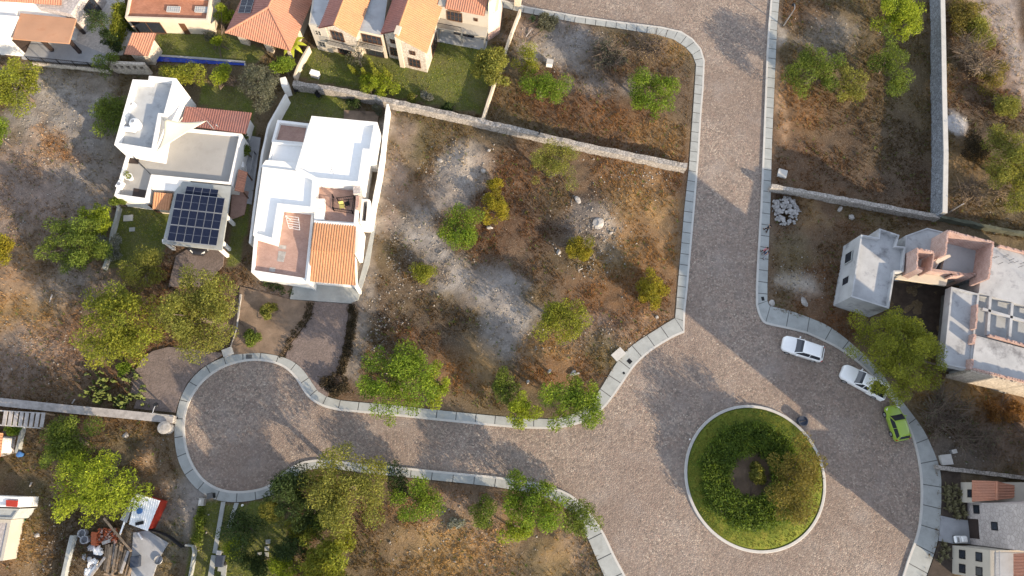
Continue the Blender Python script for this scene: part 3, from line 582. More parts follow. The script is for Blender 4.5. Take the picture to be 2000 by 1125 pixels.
# pierced stone wall in front of the gate roof
a_, b2 = P(222, 143), P(297, 146); th = thing('pierced_wall', 'pale stone wall with five square openings below the small gate roof', 'wall', (a_.x, a_.y, 0))
d = (b2 - a_).normalized(); nn = Vector((-d.y, d.x, 0)); Lw = (b2 - a_).length; mb = MB()
def seg(u0, u1, z0, z1): 
    q = [a_ + d * u0, a_ + d * u1, a_ + d * u1 + nn * 0.35, a_ + d * u0 + nn * 0.35]; mb.prism(q, z0, z1, True)
seg(0, Lw, -0.3, 0.9); seg(0, Lw, 1.65, 2.0); us = [0]
for k in range(5): us += [Lw * (0.14 + 0.17 * k), Lw * (0.14 + 0.17 * k) + 0.42]
us.append(Lw)
for k in range(0, len(us), 2): seg(us[k], us[k + 1], 0.9, 1.65)
mb.build('body', 'cream_stone', th); MB().prism([a_ + nn * 0.5, b2 + nn * 0.5, b2 + nn * 0.56, a_ + nn * 0.56], 0.8, 1.7).build('backing', 'joint_and_shade_dark', th)
# railing fence
def railing(label, line, h, z0, name='iron_fence', step=1.6, bars=0.22, cat='fence', mat='black_metal', base=None, wd=0.05):
    pts = PP(line, z0); th = thing(name, label, cat, pts[0]); rail = MB(); bar = MB()
    if base: 
        mb = MB()
        for p, q in zip(pts, pts[1:]):
            d = (q - p).normalized(); nn = Vector((-d.y, d.x, 0)) * 0.15; mb.prism([p + nn, q + nn, q - nn, p - nn], -0.3, z0)
        mb.build('plinth', base, th)
    for p, q in zip(pts, pts[1:]):
        rail.bar(p + Vector((0, 0, h)), q + Vector((0, 0, h)), wd); rail.bar(p + Vector((0, 0, h * 0.15)), q + Vector((0, 0, h * 0.15)), wd * 0.8)
        n = max(1, round((q - p).length / bars))
        for i in range(n + 1):
            x = p.lerp(q, i / n); bar.bar(x, x + Vector((0, 0, h)), 0.022)
        n = max(1, round((q - p).length / step))
        for i in range(n + 1): x = p.lerp(q, i / n); MB().bar(x, x + Vector((0, 0, h + 0.06)), wd * 1.5).build('post', mat, th)
    rail.build('rail', mat, th); bar.build('bars', mat, th); return th
railing('black iron fence along the far left courtyard', [(62,122),(120,127),(180,133),(214,137)], 1.1, 0.5, base='cream_stone')

# ================================================================ VEGETATION
PAL = {'bright': ((0.085, 0.150, 0.016), (0.160, 0.215, 0.024), (0.050, 0.100, 0.014)), 'lime': ((0.15, 0.21, 0.018), (0.25, 0.30, 0.03), (0.09, 0.14, 0.015)),
       'olive': ((0.125, 0.145, 0.032), (0.21, 0.21, 0.05), (0.07, 0.09, 0.025)), 'grey': ((0.105, 0.11, 0.075), (0.165, 0.165, 0.115), (0.06, 0.065, 0.05)),
       'yellow': ((0.23, 0.20, 0.018), (0.33, 0.27, 0.025), (0.12, 0.13, 0.016)), 'gold': ((0.15, 0.125, 0.028), (0.21, 0.17, 0.038), (0.09, 0.085, 0.026)), 'mid': ((0.075, 0.118, 0.022), (0.13, 0.17, 0.03), (0.045, 0.076, 0.016)),
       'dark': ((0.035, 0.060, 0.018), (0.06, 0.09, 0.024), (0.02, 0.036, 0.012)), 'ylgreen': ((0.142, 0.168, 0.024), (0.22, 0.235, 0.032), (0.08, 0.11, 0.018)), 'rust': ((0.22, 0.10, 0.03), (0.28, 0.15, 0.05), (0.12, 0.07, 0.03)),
       'straw': ((0.33, 0.24, 0.13), (0.42, 0.32, 0.19), (0.2, 0.14, 0.08)), 'umber': ((0.045, 0.036, 0.022), (0.075, 0.055, 0.03), (0.022, 0.02, 0.014)), 'silver': ((0.17, 0.18, 0.16), (0.26, 0.27, 0.24), (0.09, 0.1, 0.09))}
for k_ in ('bright', 'lime', 'olive', 'mid', 'ylgreen'): PAL[k_] = tuple(tuple(v * g_ for v, g_ in zip(c_, (1.24, 1.17, 1.0))) for c_ in PAL[k_])
def leaf_cloud(centres, radii, n_per, pal, size, r, aspect=0.42, droop=0.0, flat=0.75):
    """small leaf blades filling clumps: positions biased to the clump's skin, each clump with its own tint"""
    pal = np.array(PAL[pal]); cs = np.array(centres); rs = np.array(radii); N = len(cs)
    idx = np.repeat(np.arange(N), np.maximum(8, (n_per * (rs / rs.mean()) ** 2)).astype(int)); M = len(idx)
    v = r.normal(size=(M, 3)); v /= np.linalg.norm(v, axis=1)[:, None]
    rad = rs[idx] * (0.35 + 0.75 * r.random(M) ** 0.6); p = cs[idx] + v * rad[:, None] * np.array([1, 1, flat]); p[:, 2] -= droop * r.random(M)
    p[:, 2] = np.maximum(p[:, 2], 0.03)
    t = r.normal(size=(M, 3)) + v * 0.7; t[:, 2] *= 0.6; t /= np.linalg.norm(t, axis=1)[:, None]
    nrm = r.normal(size=(M, 3)) * 0.8 + v * 0.5 + np.array([0, 0, 0.7]); b_ = np.cross(t, nrm); b_ /= np.linalg.norm(b_, axis=1)[:, None] + 1e-9
    L = size * (0.6 + 0.8 * r.random(M))[:, None]; W = L * aspect
    q = np.stack([p - t * L * .5, p + b_ * W * .5, p + t * L * .5, p - b_ * W * .5], 1).reshape(-1, 3)
    w_ = r.random((N, 3)) ** 1.5 + 0.15; w_ /= w_.sum(1)[:, None]; tint = (w_ @ pal) * (0.8 + 0.4 * r.random(N))[:, None]
    col = tint[idx] * (0.7 + 0.6 * r.random(M))[:, None]; k = r.random(M) < 0.18; col[k] = pal[r.integers(0, 3, k.sum())]
    return q, np.arange(M * 4).reshape(M, 4), col
def crown_clumps(c, a, b_, hz, r, density=1.0, ragged=0.28, cr=0.75):
    """clump centres inside an uneven crown"""
    n = max(6, int(density * 2.1 * (a * b_) / (cr * cr) * (0.8 + 0.35 * hz / max(a, b_)))); out = []; rad = []
    ph = r.random(6) * 6.28; am = r.random(6) * ragged
    while len(out) < n:
        v = r.normal(size=3); v /= np.linalg.norm(v); th_ = math.atan2(v[1], v[0])
        k = 1 + sum(am[j] * 0.5 * math.sin((j + 2) * th_ + ph[j]) for j in range(4))
        u = (0.03 + 0.97 * r.random()) ** 0.45 * k
        if v[2] < -0.55: continue
        out.append((c[0] + v[0] * a * u * 0.88, c[1] + v[1] * b_ * u * 0.88, c[2] + v[2] * hz * u)); rad.append(cr * (0.65 + 0.7 * r.random()))
    return out, rad
def tree(name, label, cat, px, py, rx, ry, h, pal, group=None, leaf=0.21, n_per=230, cr=0.75, density=1.0, ragged=0.34, trunks=1, bark='bark', seed=None, low=0.3, aspect=0.36, twigs=0, lean=(0, 0), turn=0.0):
    r = np.random.default_rng(seed if seed is not None else int(px * 7 + py * 13) % 99991)
    hc = h * (0.5 + low * 0.35); C = P(px, py, hc); m = mpp(px, py, hc); a, b_ = max(rx * m * 1.04 - cr * 0.1, 0.25), max(ry * m * 1.04 - cr * 0.1, 0.25); hz = max((h - h * low) / 2 - cr * 0.2, 0.2)
    base = Vector((C.x - lean[0], C.y - lean[1], gh(C.x, C.y) - 0.05)); th = thing(name, label, cat, base, group)
    C.z = h * low + hz + 0.1
    cs, rs = crown_clumps((0, 0, C.z), a, b_, hz, r, density, ragged, cr); ca, sa = math.cos(turn), math.sin(turn)
    cs = [(C.x + x * ca - y * sa, C.y + x * sa + y * ca, z) for x, y, z in cs]
    if leaf:
        q, f, col = leaf_cloud(cs, rs, n_per, pal, leaf, r, aspect); npmesh('crown', q, f, 'foliage', th, col)
    tk = MB(); tr = 0.045 * h * (0.6 if trunks > 1 else 0.8); fork = Vector((base.x + lean[0] * .5, base.y + lean[1] * .5, max(0.25, C.z - hz * 0.75)))
    for k in range(trunks):
        o = Vector((r.normal() * 0.12 * trunks, r.normal() * 0.12 * trunks, 0)); fk = fork + o * 3
        tk.tube([base + o * 0.5, base.lerp(fk, 0.5) + Vector((r.normal() * .06, r.normal() * .06, 0)), fk], [tr * 1.25, tr, tr * 0.8], 7)
        pick = r.choice(len(cs), size=min(len(cs), (9 if trunks == 1 else 5) + twigs), replace=False)
        for i in pick:
            e = Vector(cs[i]); mid = fk.lerp(e, 0.5) + Vector((r.normal() * .15, r.normal() * .15, 0.12 * h * r.random()))
            tk.tube([fk, mid, e], [tr * 0.5, tr * 0.28, 0.015], 5)
            if twigs:
                for _ in range(6):
                    e2 = e + Vector(r.normal(size=3).tolist()) * cr * 1.1; e2.z = max(e2.z, 0.1); s0 = mid.lerp(e, 0.4 + .6 * r.random())
                    tk.tube([s0, s0.lerp(e2, .5) + Vector((0, 0, .08)), e2], [0.03, 0.02, 0.008], 3, False)
    tk.build('trunk', bark, th); return th
# ================================================================ BUILDINGS
NOGROW = []
def xy(px, h): return [(p.x, p.y) for p in PP(px, h)]
def nog(px, h): NOGROW.append(xy(px, h))
def solar(name, parent, o, u, v, lift, label=None, cat=None, group=None):
    """one panel: o corner, u across, v along; a dark cell sheet in a pale frame"""
    n = u.cross(v).normalized(); n = n if n.z > 0 else -n
    mb = MB(); q = [o, o + u, o + u + v, o + v]; mb.hexa([p - n * .04 for p in q], q) if area2([(p.x, p.y) for p in q]) > 0 else mb.hexa([p - n * .04 for p in q[::-1]], q[::-1])
    if parent is None:
        c = sum(q, Vector()) / 4; th = thing(name, label, cat, c, group); fr = mb.build('panel_frame', 'grey_metal', th)
    else: th = parent; fr = mb.build(name, 'grey_metal', th)
    iu, iv = u * .025, v * .018; q2 = [o + iu + iv, o + u - iu + iv, o + u + v - iu - iv, o + v + iu - iv]; q2 = [p + n * .006 for p in q2]
    vs = q2 if True else q2; o0 = origin(th); me = bpy.data.meshes.new('cells'); fl = [(0, 1, 2, 3)] if u.cross(v).z > 0 else [(3, 2, 1, 0)]
    me.from_pydata([tuple(p - o0) for p in vs], [], fl); uvl = me.uv_layers.new(name='UV'); uv = {0: (0, 0), 1: (1, 0), 2: (1, 1), 3: (0, 1)}
    for i, li in enumerate(me.loops): uvl.data[i].uv = uv[li.vertex_index]
    me.update(); link('cells', me, 'solar_cell', fr); return th

# ---------------- solar house (left)
H1 = thing('house', 'white house with a tall flat tower, grey roof terrace and a solar carport', 'house', P(350, 340))
TW = [(259,155),(289.5,156.5),(291,148),(344,153),(324,227),(313.5,226),(300.5,295.5),(223,282.8)]
flat_block(H1, xy(TW, 5.6), -.3, 5.6, .75, .3, 'white_plaster', 'pale_roof', 'tower_wall', 'tower_roof')
TR = [(246,303),(236,300),(322,225),(369,251),(472,261),(450,359.5),(298,344.5),(286,391),(223,382)]
TRp = [(300,250),(369,251),(472,261),(450,359.5),(298,344.5),(286,391),(223,382),(246,304)]
flat_block(H1, xy(TRp, 3.1), -.3, 3.1, .45, .22, 'white_plaster', 'terrace_floor', 'wall', 'terrace_roof')
nog([(223,150),(345,150),(492,218),(478,300),(450,360),(433,490),(317,477),(297,400),(220,384)], 2.0)
a = [P(363.5, 208.5, 2.5), P(491.7, 220.7, 2.5), P(479.6, 261, 3.2), P(353, 243, 3.2)]
tile_roof(H1, a, a[3] - a[0], 'shaded_pink_tile', 'tile_roof')
MB().prism(inset_xy(xy([(364,209),(491,221),(479,261),(353,243)], 2.5), .35), -.3, 2.42).build('wing_wall', 'white_plaster', H1)
# porch strip and its little roof, carport slab
MB().prism(xy([(298,346),(372,353),(368,376),(296,369)], 2.9), -.3, 2.9).build('porch_wall', 'white_plaster', H1)
a = [P(296.8, 408.5, 2.45), P(330, 411, 2.45), P(337, 378, 2.95), P(300.5, 375.8, 2.95)]; tile_roof(H1, a, a[3] - a[0], 'sunlit_orange_tile', 'porch_roof')
MB().prism(xy([(300,374),(334,378),(330,404),(299,401)], 2.4), -.3, 2.38).build('porch_front', 'cream_plaster', H1)
CP = [(341,374),(357,354),(452,364),(433,488.5),(317,475.8)]
MB().prism(xy(CP, 3.05), 2.8, 3.05, True).build('carport_slab', 'concrete', H1)
for x, y in ((443,421),(434,471),(430,484),(322,470)): q = P(x, y, 2.8); MB().box((q.x - .15, q.y, 0), .3, .34, -.2, 2.8, .1).build('carport_post', 'white_plaster', H1)
MB().prism(xy([(262,368),(286,372),(285,391),(258,387)], 2.6), -.3, 2.68).build('dark_stair', 'dark_wood', H1)
for q in ([(244,305),(272,306),(270,320),(243,318)],): MB().prism(xy(q, 2.7), 2.5, 2.71).build('stair_opening', 'dark_wood', H1)
a_ = P(245, 400); b2 = P(286, 405); window(H1, a_, b2, .5, 1.3, .9, 2.0)
a_ = P(298, 413); b2 = P(330, 417); window(H1, a_, b2, .5, 1.0, .1, 2.1)
a = [P(458, 372, 2.3), P(475.8, 375.8, 2.0), P(483.6, 336.7, 2.0), P(466, 331, 2.3)]; tile_roof(H1, a, a[3] - a[2] + Vector((0, 0, .0)), 'clay_tile', 'lean_to_roof')
for x, y in ((474,374),(482,338)): q = P(x, y, 2.0); MB().box((q.x, q.y, 0), .12, .12, -.1, 1.95).build('lean_to_post', 'brown_wood', H1)
# panels on the carport: 6 x 3 and the row behind
A0, A1, A2, A3 = P(326, 470, 3.42), P(423, 480.5, 3.42), P(439.6, 386.8, 3.62), P(344.8, 376.8, 3.62)
for i in range(6):
    for j in range(3):
        f = lambda s, t: A0.lerp(A1, s).lerp(A3.lerp(A2, s), t)
        o = f(i / 6 + .003, j / 3 + .004); u = f((i + 1) / 6 - .003, j / 3 + .004) - o; v = f(i / 6 + .003, (j + 1) / 3 - .004) - o
        solar('solar_panel', None, o, u, v, 0, 'dark blue solar panel in the main field on the carport roof', 'solar panel', 'solar panels of the main carport field')
B0, B1, B2, B3 = P(360, 380, 3.3), P(424, 387, 3.3), P(427, 370.5, 3.42), P(364.3, 363.5, 3.42)
for i in range(4): o = B0.lerp(B1, i / 4 + .004); solar('solar_panel', None, o, B0.lerp(B1, (i + 1) / 4 - .004) - o, B3.lerp(B2, i / 4) - B0.lerp(B1, i / 4), 0, 'solar panel in the half hidden row behind the main carport field', 'solar panel', 'solar panels of the rear carport row')
rk = MB()
for s in (.02, .35, .65, .98):
    for c in (0.03, .5, .97):
        q = A0.lerp(A1, c).lerp(A3.lerp(A2, c), s); rk.bar((q.x, q.y, 3.05), (q.x, q.y, q.z - .04), .05)
for s, t in ((A0, A1), (A3, A2), (A0.lerp(A3, .5), A1.lerp(A2, .5))): rk.bar(s - Vector((0, 0, .06)), t - Vector((0, 0, .06)), .05)
for c in (0.1, .9):
    q = B0.lerp(B1, c); rk.bar((q.x, q.y, 3.05), (q.x, q.y, q.z - .04), .05); q = B3.lerp(B2, c); rk.bar((q.x, q.y, 3.05), (q.x, q.y, q.z - .04), .05)
rk.single('panel_rack', 'grey_metal', 'thin metal rack carrying the solar panels above the carport slab', 'rack')
# shade sail with its posts
c3 = [P(320, 231.5, 5.75), P(404, 236, 4.9), P(304, 298, 5.5)]; cen = sum(c3, Vector()) / 3; th = thing('shade_sail', 'cream triangular shade sail stretched over the roof terrace', 'shade sail', (cen.x, cen.y, 2.7))
mb = MB(); N = 14; idx = {}; vs = []
for i in range(N + 1):
    for j in range(N + 1 - i):
        u, v = i / N, j / N; w_ = 1 - u - v; p = c3[0] * w_ + c3[1] * u + c3[2] * v
        pull = 1.0 * (u * v + v * w_ + u * w_); edge = [w_ * u, u * v, v * w_]; e = (cen - p)
        s = .0
        for ed, opp in ((w_ * u, v), (u * v, w_), (v * w_, u)): s += ed * max(0, 1 - opp * 1.6) * .75
        idx[i, j] = len(vs); vs.append(p + e * min(s, .55) - Vector((0, 0, .5 * pull)))
fs = []
for i in range(N):
    for j in range(N - i):
        fs.append((idx[i, j], idx[i + 1, j], idx[i, j + 1]))
        if j < N - i - 1: fs.append((idx[i + 1, j], idx[i + 1, j + 1], idx[i, j + 1]))
so_ = mb.add(vs, fs).build('cloth', 'sail_cloth', th, True); m = so_.modifiers.new('thick', 'SOLIDIFY'); m.thickness = .012
q = c3[1]; MB().tube([(q.x + .1, q.y, 2.6), (q.x, q.y, q.z)], .05, 8).build('post', 'grey_metal', th)
# roof things
q = P(269, 247, 4.85); th = thing('water_tank', 'white rounded water tank on the tower roof', 'water tank', q); MB().lathe(q, [(.5, 0), (.55, .1), (.55, .8), (.45, .95), (.18, 1.05), (.16, 1.12)], 18).build('body', 'plastic_white', th, True); MB().lathe(q + Vector((0, 0, 1.1)), [(.2, 0), (.2, .06)], 12).build('lid', 'grey_metal', th)
q = P(256, 256, 4.85); th = thing('gas_tank', 'pale horizontal gas cylinder lying by the tower parapet', 'gas tank', q); d = (P(277, 262, 5.1) - P(247, 259, 5.1)).normalized(); e = q + Vector((0, 0, .4)); MB().tube([e - d * .75, e - d * .65, e + d * .65, e + d * .75], [.12, .28, .28, .12], 12).build('cylinder', 'white_metal', th, True)
for s in (-.45, .45): MB().box(e + d * s, .12, .5, 4.84, 5.1, math.atan2(d.y, d.x)).build('foot', 'grey_metal', th)
q = P(259.5, 208, 4.85); th = thing('roof_hatch', 'small white ac unit by the left parapet of the tower', 'ac unit', q); MB().box(q, .75, .5, 4.85, 5.4, .9).build('case', 'plastic_white', th, False, .03); MB().lathe(q + Vector((0, 0, .55)), [(.2, 0), (.2, .02)], 14).build('fan_grille', 'grey_metal', th)
q = P(254, 236, 4.85); MB().bar(q, q + Vector((.3, .1, .9)), .04).bar(q + Vector((0, -.4, 0)), q + Vector((.3, -.3, .9)), .04).bar(q + Vector((.3, .1, .9)), q + Vector((.3, -.3, .9)), .04).bar(q + Vector((.15, .05, .45)), q + Vector((.15, -.35, .45)), .04).single('folding_frame', 'grey_metal', 'small metal frame leaning by the tower parapet', 'frame')
q = P(238, 364, 2.65); th = thing('ac_unit', 'white ac box in the corner of the walled terrace', 'ac unit', q); MB().box(q, .8, .5, 2.65, 3.3, 1.2).build('case', 'plastic_white', th, False, .03); MB().lathe(q + Vector((0, 0, .65)), [(.2, 0), (.2, .02)], 14).build('fan_grille', 'grey_metal', th)
q = P(256, 349, 2.65); th = thing('flower_pot', 'white flower pot with a small plant on the walled terrace', 'flower pot', q); MB().lathe(q, [(.26, 0), (.38, .5), (.42, .55), (.34, .55), (.32, .45)], 16).build('pot', 'plastic_white', th); rr_ = np.random.default_rng(6); qq, ff, cc_ = leaf_cloud([(q.x - .15, q.y + .25, q.z + .8), (q.x, q.y, q.z + .65)], [.3, .3], 60, 'ylgreen', .16, rr_); npmesh('plant', qq, ff, 'foliage', th, cc_)
q = P(472, 322, 1.2); th = thing('heater', 'white appliance on the east wall of the solar house', 'appliance', (q.x, q.y, .1)); MB().box(q, .5, .7, .1, 1.3, .15).build('case', 'plastic_white', th, False, .05); MB().box(q, .52, .3, .5, .6, .15).build('panel', 'grey_metal', th)
railing('dark iron rail across the opening of the walled terrace', [(268,313),(298,344)], .8, 2.7, 'terrace_railing', wd=.04)
railing('thin metal frame of the side yard pen', [(486,290),(501,303),(492,352)], 1.0, .1, 'yard_railing', mat='grey_metal', wd=.04)
q = P(252, 427); MB().box(q, 1.0, .7, .05, .22, .1).single('cistern_cover', 'kerb_concrete', 'larger pale square slab in the small dark lawn', 'slab'); q = P(259, 449); MB().box(q, .6, .45, .05, .17, .1).single('drain_cover', 'concrete', 'smaller grey square cover in the small dark lawn', 'cover')
q = P(426, 248, 3.3); MB().tube([q, q + Vector((0, 0, .6)), q + Vector((.15, -.25, .75))], [.05, .05, .04], 8).single('vent_pipe', 'grey_metal', 'short bent vent pipe at the foot of the shade toned tiled wing', 'pipe')

# ---------------- dazzling white house
H2 = thing('house', 'dazzling white stepped house with brick terraces and an orange tile roof', 'house', P(610, 400))
nog([(608,226),(757,205),(725,440),(700,590),(567,585),(490,534),(510,322),(535,235)], 1.0)
UP = [(608.5,226.3),(737,238.5),(727,297),(722,299),(716,361),(699.5,360.5),(614,352.5),(578,331)]
UPp = [(608.5,226.3),(737,238.5),(727,297),(714,296),(704,361),(617,352.5),(577,331)]
flat_block(H2, xy(UPp, 5.0), -.3, 5.0, .45, .34, 'white_plaster', 'white_roof', 'wall', 'upper_roof')
NWt = [(542,234),(606,241.5),(597,283),(530,277)]; flat_block(H2, xy(NWt, 3.5), -.3, 3.5, .55, .3, 'white_plaster', 'terrace_brick', 'terrace_wall', 'terrace_floor')
Wb = [(532,277),(598,283),(583,318),(524,313)]; flat_block(H2, xy(Wb, 4.1), -.3, 4.1, .4, .12, 'white_plaster', 'white_roof', 'west_wall', 'west_roof')
Wc = [(521,313),(580,318),(576,334),(510,324)]; MB().prism(xy([(519,312.5),(582,317),(577,333),(510,325.5)], 4.3), -.3, 4.3).build('chimney_block', 'white_plaster', H2)
SWb = [(513,326),(617,338),(612,410),(547,403),(536,472),(494,459.5)]; flat_block(H2, xy(SWb, 4.5), -.3, 4.5, .4, .32, 'white_plaster', 'white_roof', 'southwest_wall', 'southwest_roof')
SWt = [(497,455),(538,462),(548,400),(614,408),(600,549),(490.5,532)]; flat_block(H2, xy(SWt, 3.3), -.3, 3.3, .35, .28, 'white_plaster', 'terrace_brick', 'south_terrace_wall', 'south_terrace_floor')
ST = [(617,350),(703,359),(696,440),(613,434)]; flat_block(H2, xy(ST, 3.7), -.3, 3.7, .4, .3, 'white_plaster', 'terrace_brick', 'stair_court_wall', 'stair_court_floor')
MB().prism(xy([(617,388),(634,388),(632,430),(613,430)], 3.9), 2, 3.9).build('stair_wall', 'white_plaster', H2)
for i in range(7): 
    y0 = 412 + i * 2.6; MB().prism(xy([(620,y0),(632.5,y0+.8),(632.2,y0+3.2),(619.6,y0+2.4)], 3.3), 3.0, 3.95 - i * .09).build('stair_step', 'white_plaster', H2)
q = P(697, 371, 4.6); MB().box(q, .75, .9, 3.3, 4.7, .1).build('chimney', 'facade_stone', H2)
MB().prism(xy([(695,382),(702,383),(699,405),(694,405)], 4.4), 2.5, 4.35).build('pier', 'terrace_brick', H2)
for q in ([(546,478),(560,480),(558,487),(544,485)], [(544,490),(559,492),(554,512),(541,510)], [(527,522),(538,523),(537,531),(525,530)]): MB().prism(xy(q, 2.96), 2.9, 2.962).build('pale_tiles', 'pale_stone', H2)
# orange roof in two pitches
m1, m2 = P(606.5, 489, 3.85), P(692.5, 494, 3.85); a = [m1, m2, P(695, 441, 4.0), P(613.5, 434.5, 4.0)]; tile_roof(H2, a, a[3] - a[0], 'sunlit_orange_tile', 'roof')
a = [P(600.4, 549.5, 3.05), P(694.5, 557.5, 3.05), m2 + Vector((0, 0, -.03)), m1 + Vector((0, 0, -.03))]; tile_roof(H2, a, a[3] - a[0], 'sunlit_orange_tile', 'lower_roof')
MB().prism(inset_xy(xy([(613,434),(695,441),(692,494),(694,552),(602,544),(606,489)], 3.2), .25), -.3, 2.9).build('south_wing_wall', 'white_plaster', H2)
MB().prism(xy([(606,486),(611,486),(603,551),(598,550)], 3.5), -.3, 3.5).build('parapet', 'white_plaster', H2)
MB().prism(xy([(613.5,430.5),(696,437.5),(695.5,442),(613,435.5)], 4.05), 2.5, 4.05).build('ridge_parapet', 'white_plaster', H2)
# east side: niche block, planter, porch pier
NB_ = [(707,388),(722,389),(729,394),(722,436),(703,434)]; flat_block(H2, xy([(706,388),(722,389.5),(718,436),(702,434)], 3.0), -.3, 3.0, 1.6, .22, 'white_plaster', 'terrace_brick', 'niche_wall', 'niche_floor')
MB().prism(xy([(692,553),(697,553),(697,560),(692,560)], 3.0), -.3, 2.9).build('porch_pier', 'white_plaster', H2); MB().prism(xy([(600,545),(606,546),(605,552),(599,551)], 3.0), -.3, 2.9).build('porch_pier', 'white_plaster', H2)
MB().prism(xy([(695,440),(704,440),(699,494),(692,494)], 3.4), -.3, 3.4).build('east_wall', 'white_plaster', H2)
a_, b2 = P(711, 440), P(705, 497); window(H2, b2, a_, .55, 1.3, .9, 2.2, 'grey_metal')
a_, b2 = P(513, 547), P(600, 561)
railing('black iron railing along the step above the brick terrace', [(541,409),(607,414)], .9, 3.0, 'terrace_railing', wd=.05)
railing('black iron railing round the stair well of the brick court', [(652,386),(653,412),(690,418),(694,389),(661,393)], .9, 3.35, 'stair_railing', wd=.06)
th = thing('drying_rack', 'white folding rack standing on the brick terrace', 'rack', P(577, 435, 2.95)); o = ORG[th.name]; mb = MB()
for k in range(6): mb.bar(o + Vector((-.9 + .1 * k, .5 - .28 * k, .75)), o + Vector((.5 + .05 * k, .3 - .28 * k, .75)), .03)
mb.bar(o + Vector((-.9, .5, .75)), o + Vector((-.4, -.9, .75)), .035).bar(o + Vector((.5, .3, .75)), o + Vector((.75, -1.1, .75)), .035); mb.build('rails', 'white_metal', th)
for x, y in ((-.9, .5), (.5, .3), (-.4, -.9), (.75, -1.1)): MB().bar(o + Vector((x, y, .75)), o + Vector((x * .6, y * .6, 0)), .03).build('leg', 'white_metal', th)
def chair(label, q, ang, mat, group=None):
    th = thing('chair', label, 'chair', q, group); ca, sa = math.cos(ang), math.sin(ang); L = lambda x, y, z: Vector((q.x + x * ca - y * sa, q.y + x * sa + y * ca, q.z + z))
    MB().box(q, .5, .5, q.z + .40, q.z + .46, ang).build('seat', mat, th); MB().hexa([L(-.25, .2, .46), L(.25, .2, .46), L(.25, .26, .46), L(-.25, .26, .46)], [L(-.25, .28, .95), L(.25, .28, .95), L(.25, .33, .95), L(-.25, .33, .95)]).build('backrest', mat, th)
    for x in (-.21, .21):
        for y in (-.21, .21): MB().bar(L(x, y, 0), L(x, y, .4), .04).build('leg', mat, th)
    return th
plain('yellow_fabric', (0.42, 0.38, 0.12), 0.85, 0.1, 4)
chair('yellow cushioned chair at the foot of the stair well', P(669, 405, 3.35), .2, 'yellow_fabric'); chair('dark chair beside the yellow one in the stair well', P(679, 401, 3.35), -1.2, 'black_metal')
q = P(712, 432); th = thing('flower_pot', 'pot with yellow flowers beside the white niche', 'flower pot', q + Vector((0, 0, .15))); MB().lathe(q, [(.2, .15), (.28, .55), (.24, .55)], 14).build('pot', 'clay_tile', th); qq, ff, cc_ = leaf_cloud([(q.x, q.y, .8), (q.x + .2, q.y, .75)], [.3, .25], 60, 'yellow', .14, rr_); npmesh('plant', qq, ff, 'foliage', th, cc_)
q = P(564, 180); MB().box(q, .7, 1.2, 0, 2.2, .3).single('gate_pier', 'white_plaster', 'white gate pier at the top corner of the white house garden', 'pier')
for k, (x, y) in enumerate(((580,180),(624,190))): chair(('dark garden chair by the gate pier' if k == 0 else 'dark garden chair in the middle of the shaded lawn'), P(x, y, .1), .6 * k + .3, 'black_metal')
th = thing('roof_antenna', 'thin antenna frame on the bright upper roof', 'antenna', P(652, 340, 4.6)); o = ORG[th.name]; MB().bar(o, o + Vector((0, 0, 1.4)), .04).build('mast', 'grey_metal', th); mb = MB(); [mb.bar(o + Vector((-.3, -.3 + .2 * k, 1.35)), o + Vector((.3, -.3 + .2 * k, 1.35)), .025) for k in range(4)]; mb.bar(o + Vector((0, -.4, 1.35)), o + Vector((0, .4, 1.35)), .03); mb.build('elements', 'grey_metal', th)

# ---------------- villa at the top
H3 = thing('villa', 'cream stone villa of two storeys with steep tiled gables over the lawn', 'house', P(760, 60))
nog([(621,100),(760,125),(784,136),(835,143),(860,75),(953,94),(980,66),(985,-60),(590,-60)], 0)
def gable(root, front_l, front_r, depth, ze, zp, z0, mat_l, mat_r, wallmat, split=.5, over=.35, name='wall'):
    """a gabled volume: foot of its front wall from front_l to front_r; ridge runs back; outside is toward the viewer's side"""
    a, b_ = Vector(front_l), Vector(front_r); d = (b_ - a); L = d.length; d.normalize(); bk = Vector((-d.y, d.x, 0)); up = lambda p, z: Vector((p.x, p.y, z))
    m = a.lerp(b_, split); mb = MB(); A, B, M = a, b_, m; A2, B2, M2 = a + bk * depth, b_ + bk * depth, m + bk * depth
    vs = [up(A, z0), up(B, z0), up(B, ze), up(M, zp), up(A, ze), up(A2, z0), up(B2, z0), up(B2, ze), up(M2, zp), up(A2, ze)]
    mb.add(vs, [(0, 1, 2, 3, 4), (1, 6, 7, 2), (5, 0, 4, 9), (6, 5, 9, 8, 7)]); mb.build(name, wallmat, root)
    f = bk * -over; sl = (zp - ze) / (L * split); sr = (zp - ze) / (L * (1 - split)); o = over * .8
    e1 = up(A - d * o, ze - sl * o + .08); e2 = up(A2 - d * o, ze - sl * o + .08); r1 = up(M, zp + .08); r2 = up(M2, zp + .08); g1 = up(B + d * o, ze - sr * o + .08); g2 = up(B2 + d * o, ze - sr * o + .08)
    ro = tile_roof(root, [e1 + f, r1 + f, r2, e2], (r1 - e1), mat_l, 'roof'); tile_roof(root, [r1 + f, g1 + f, g2, r2], (r1 - g1), mat_r, 'roof')
    MB().tube([r1 + f + Vector((0, 0, .05)), r2 + Vector((0, 0, .05))], .11, 8).build('ridge_tiles', mat_r, root)
    return A, B
BK = 16
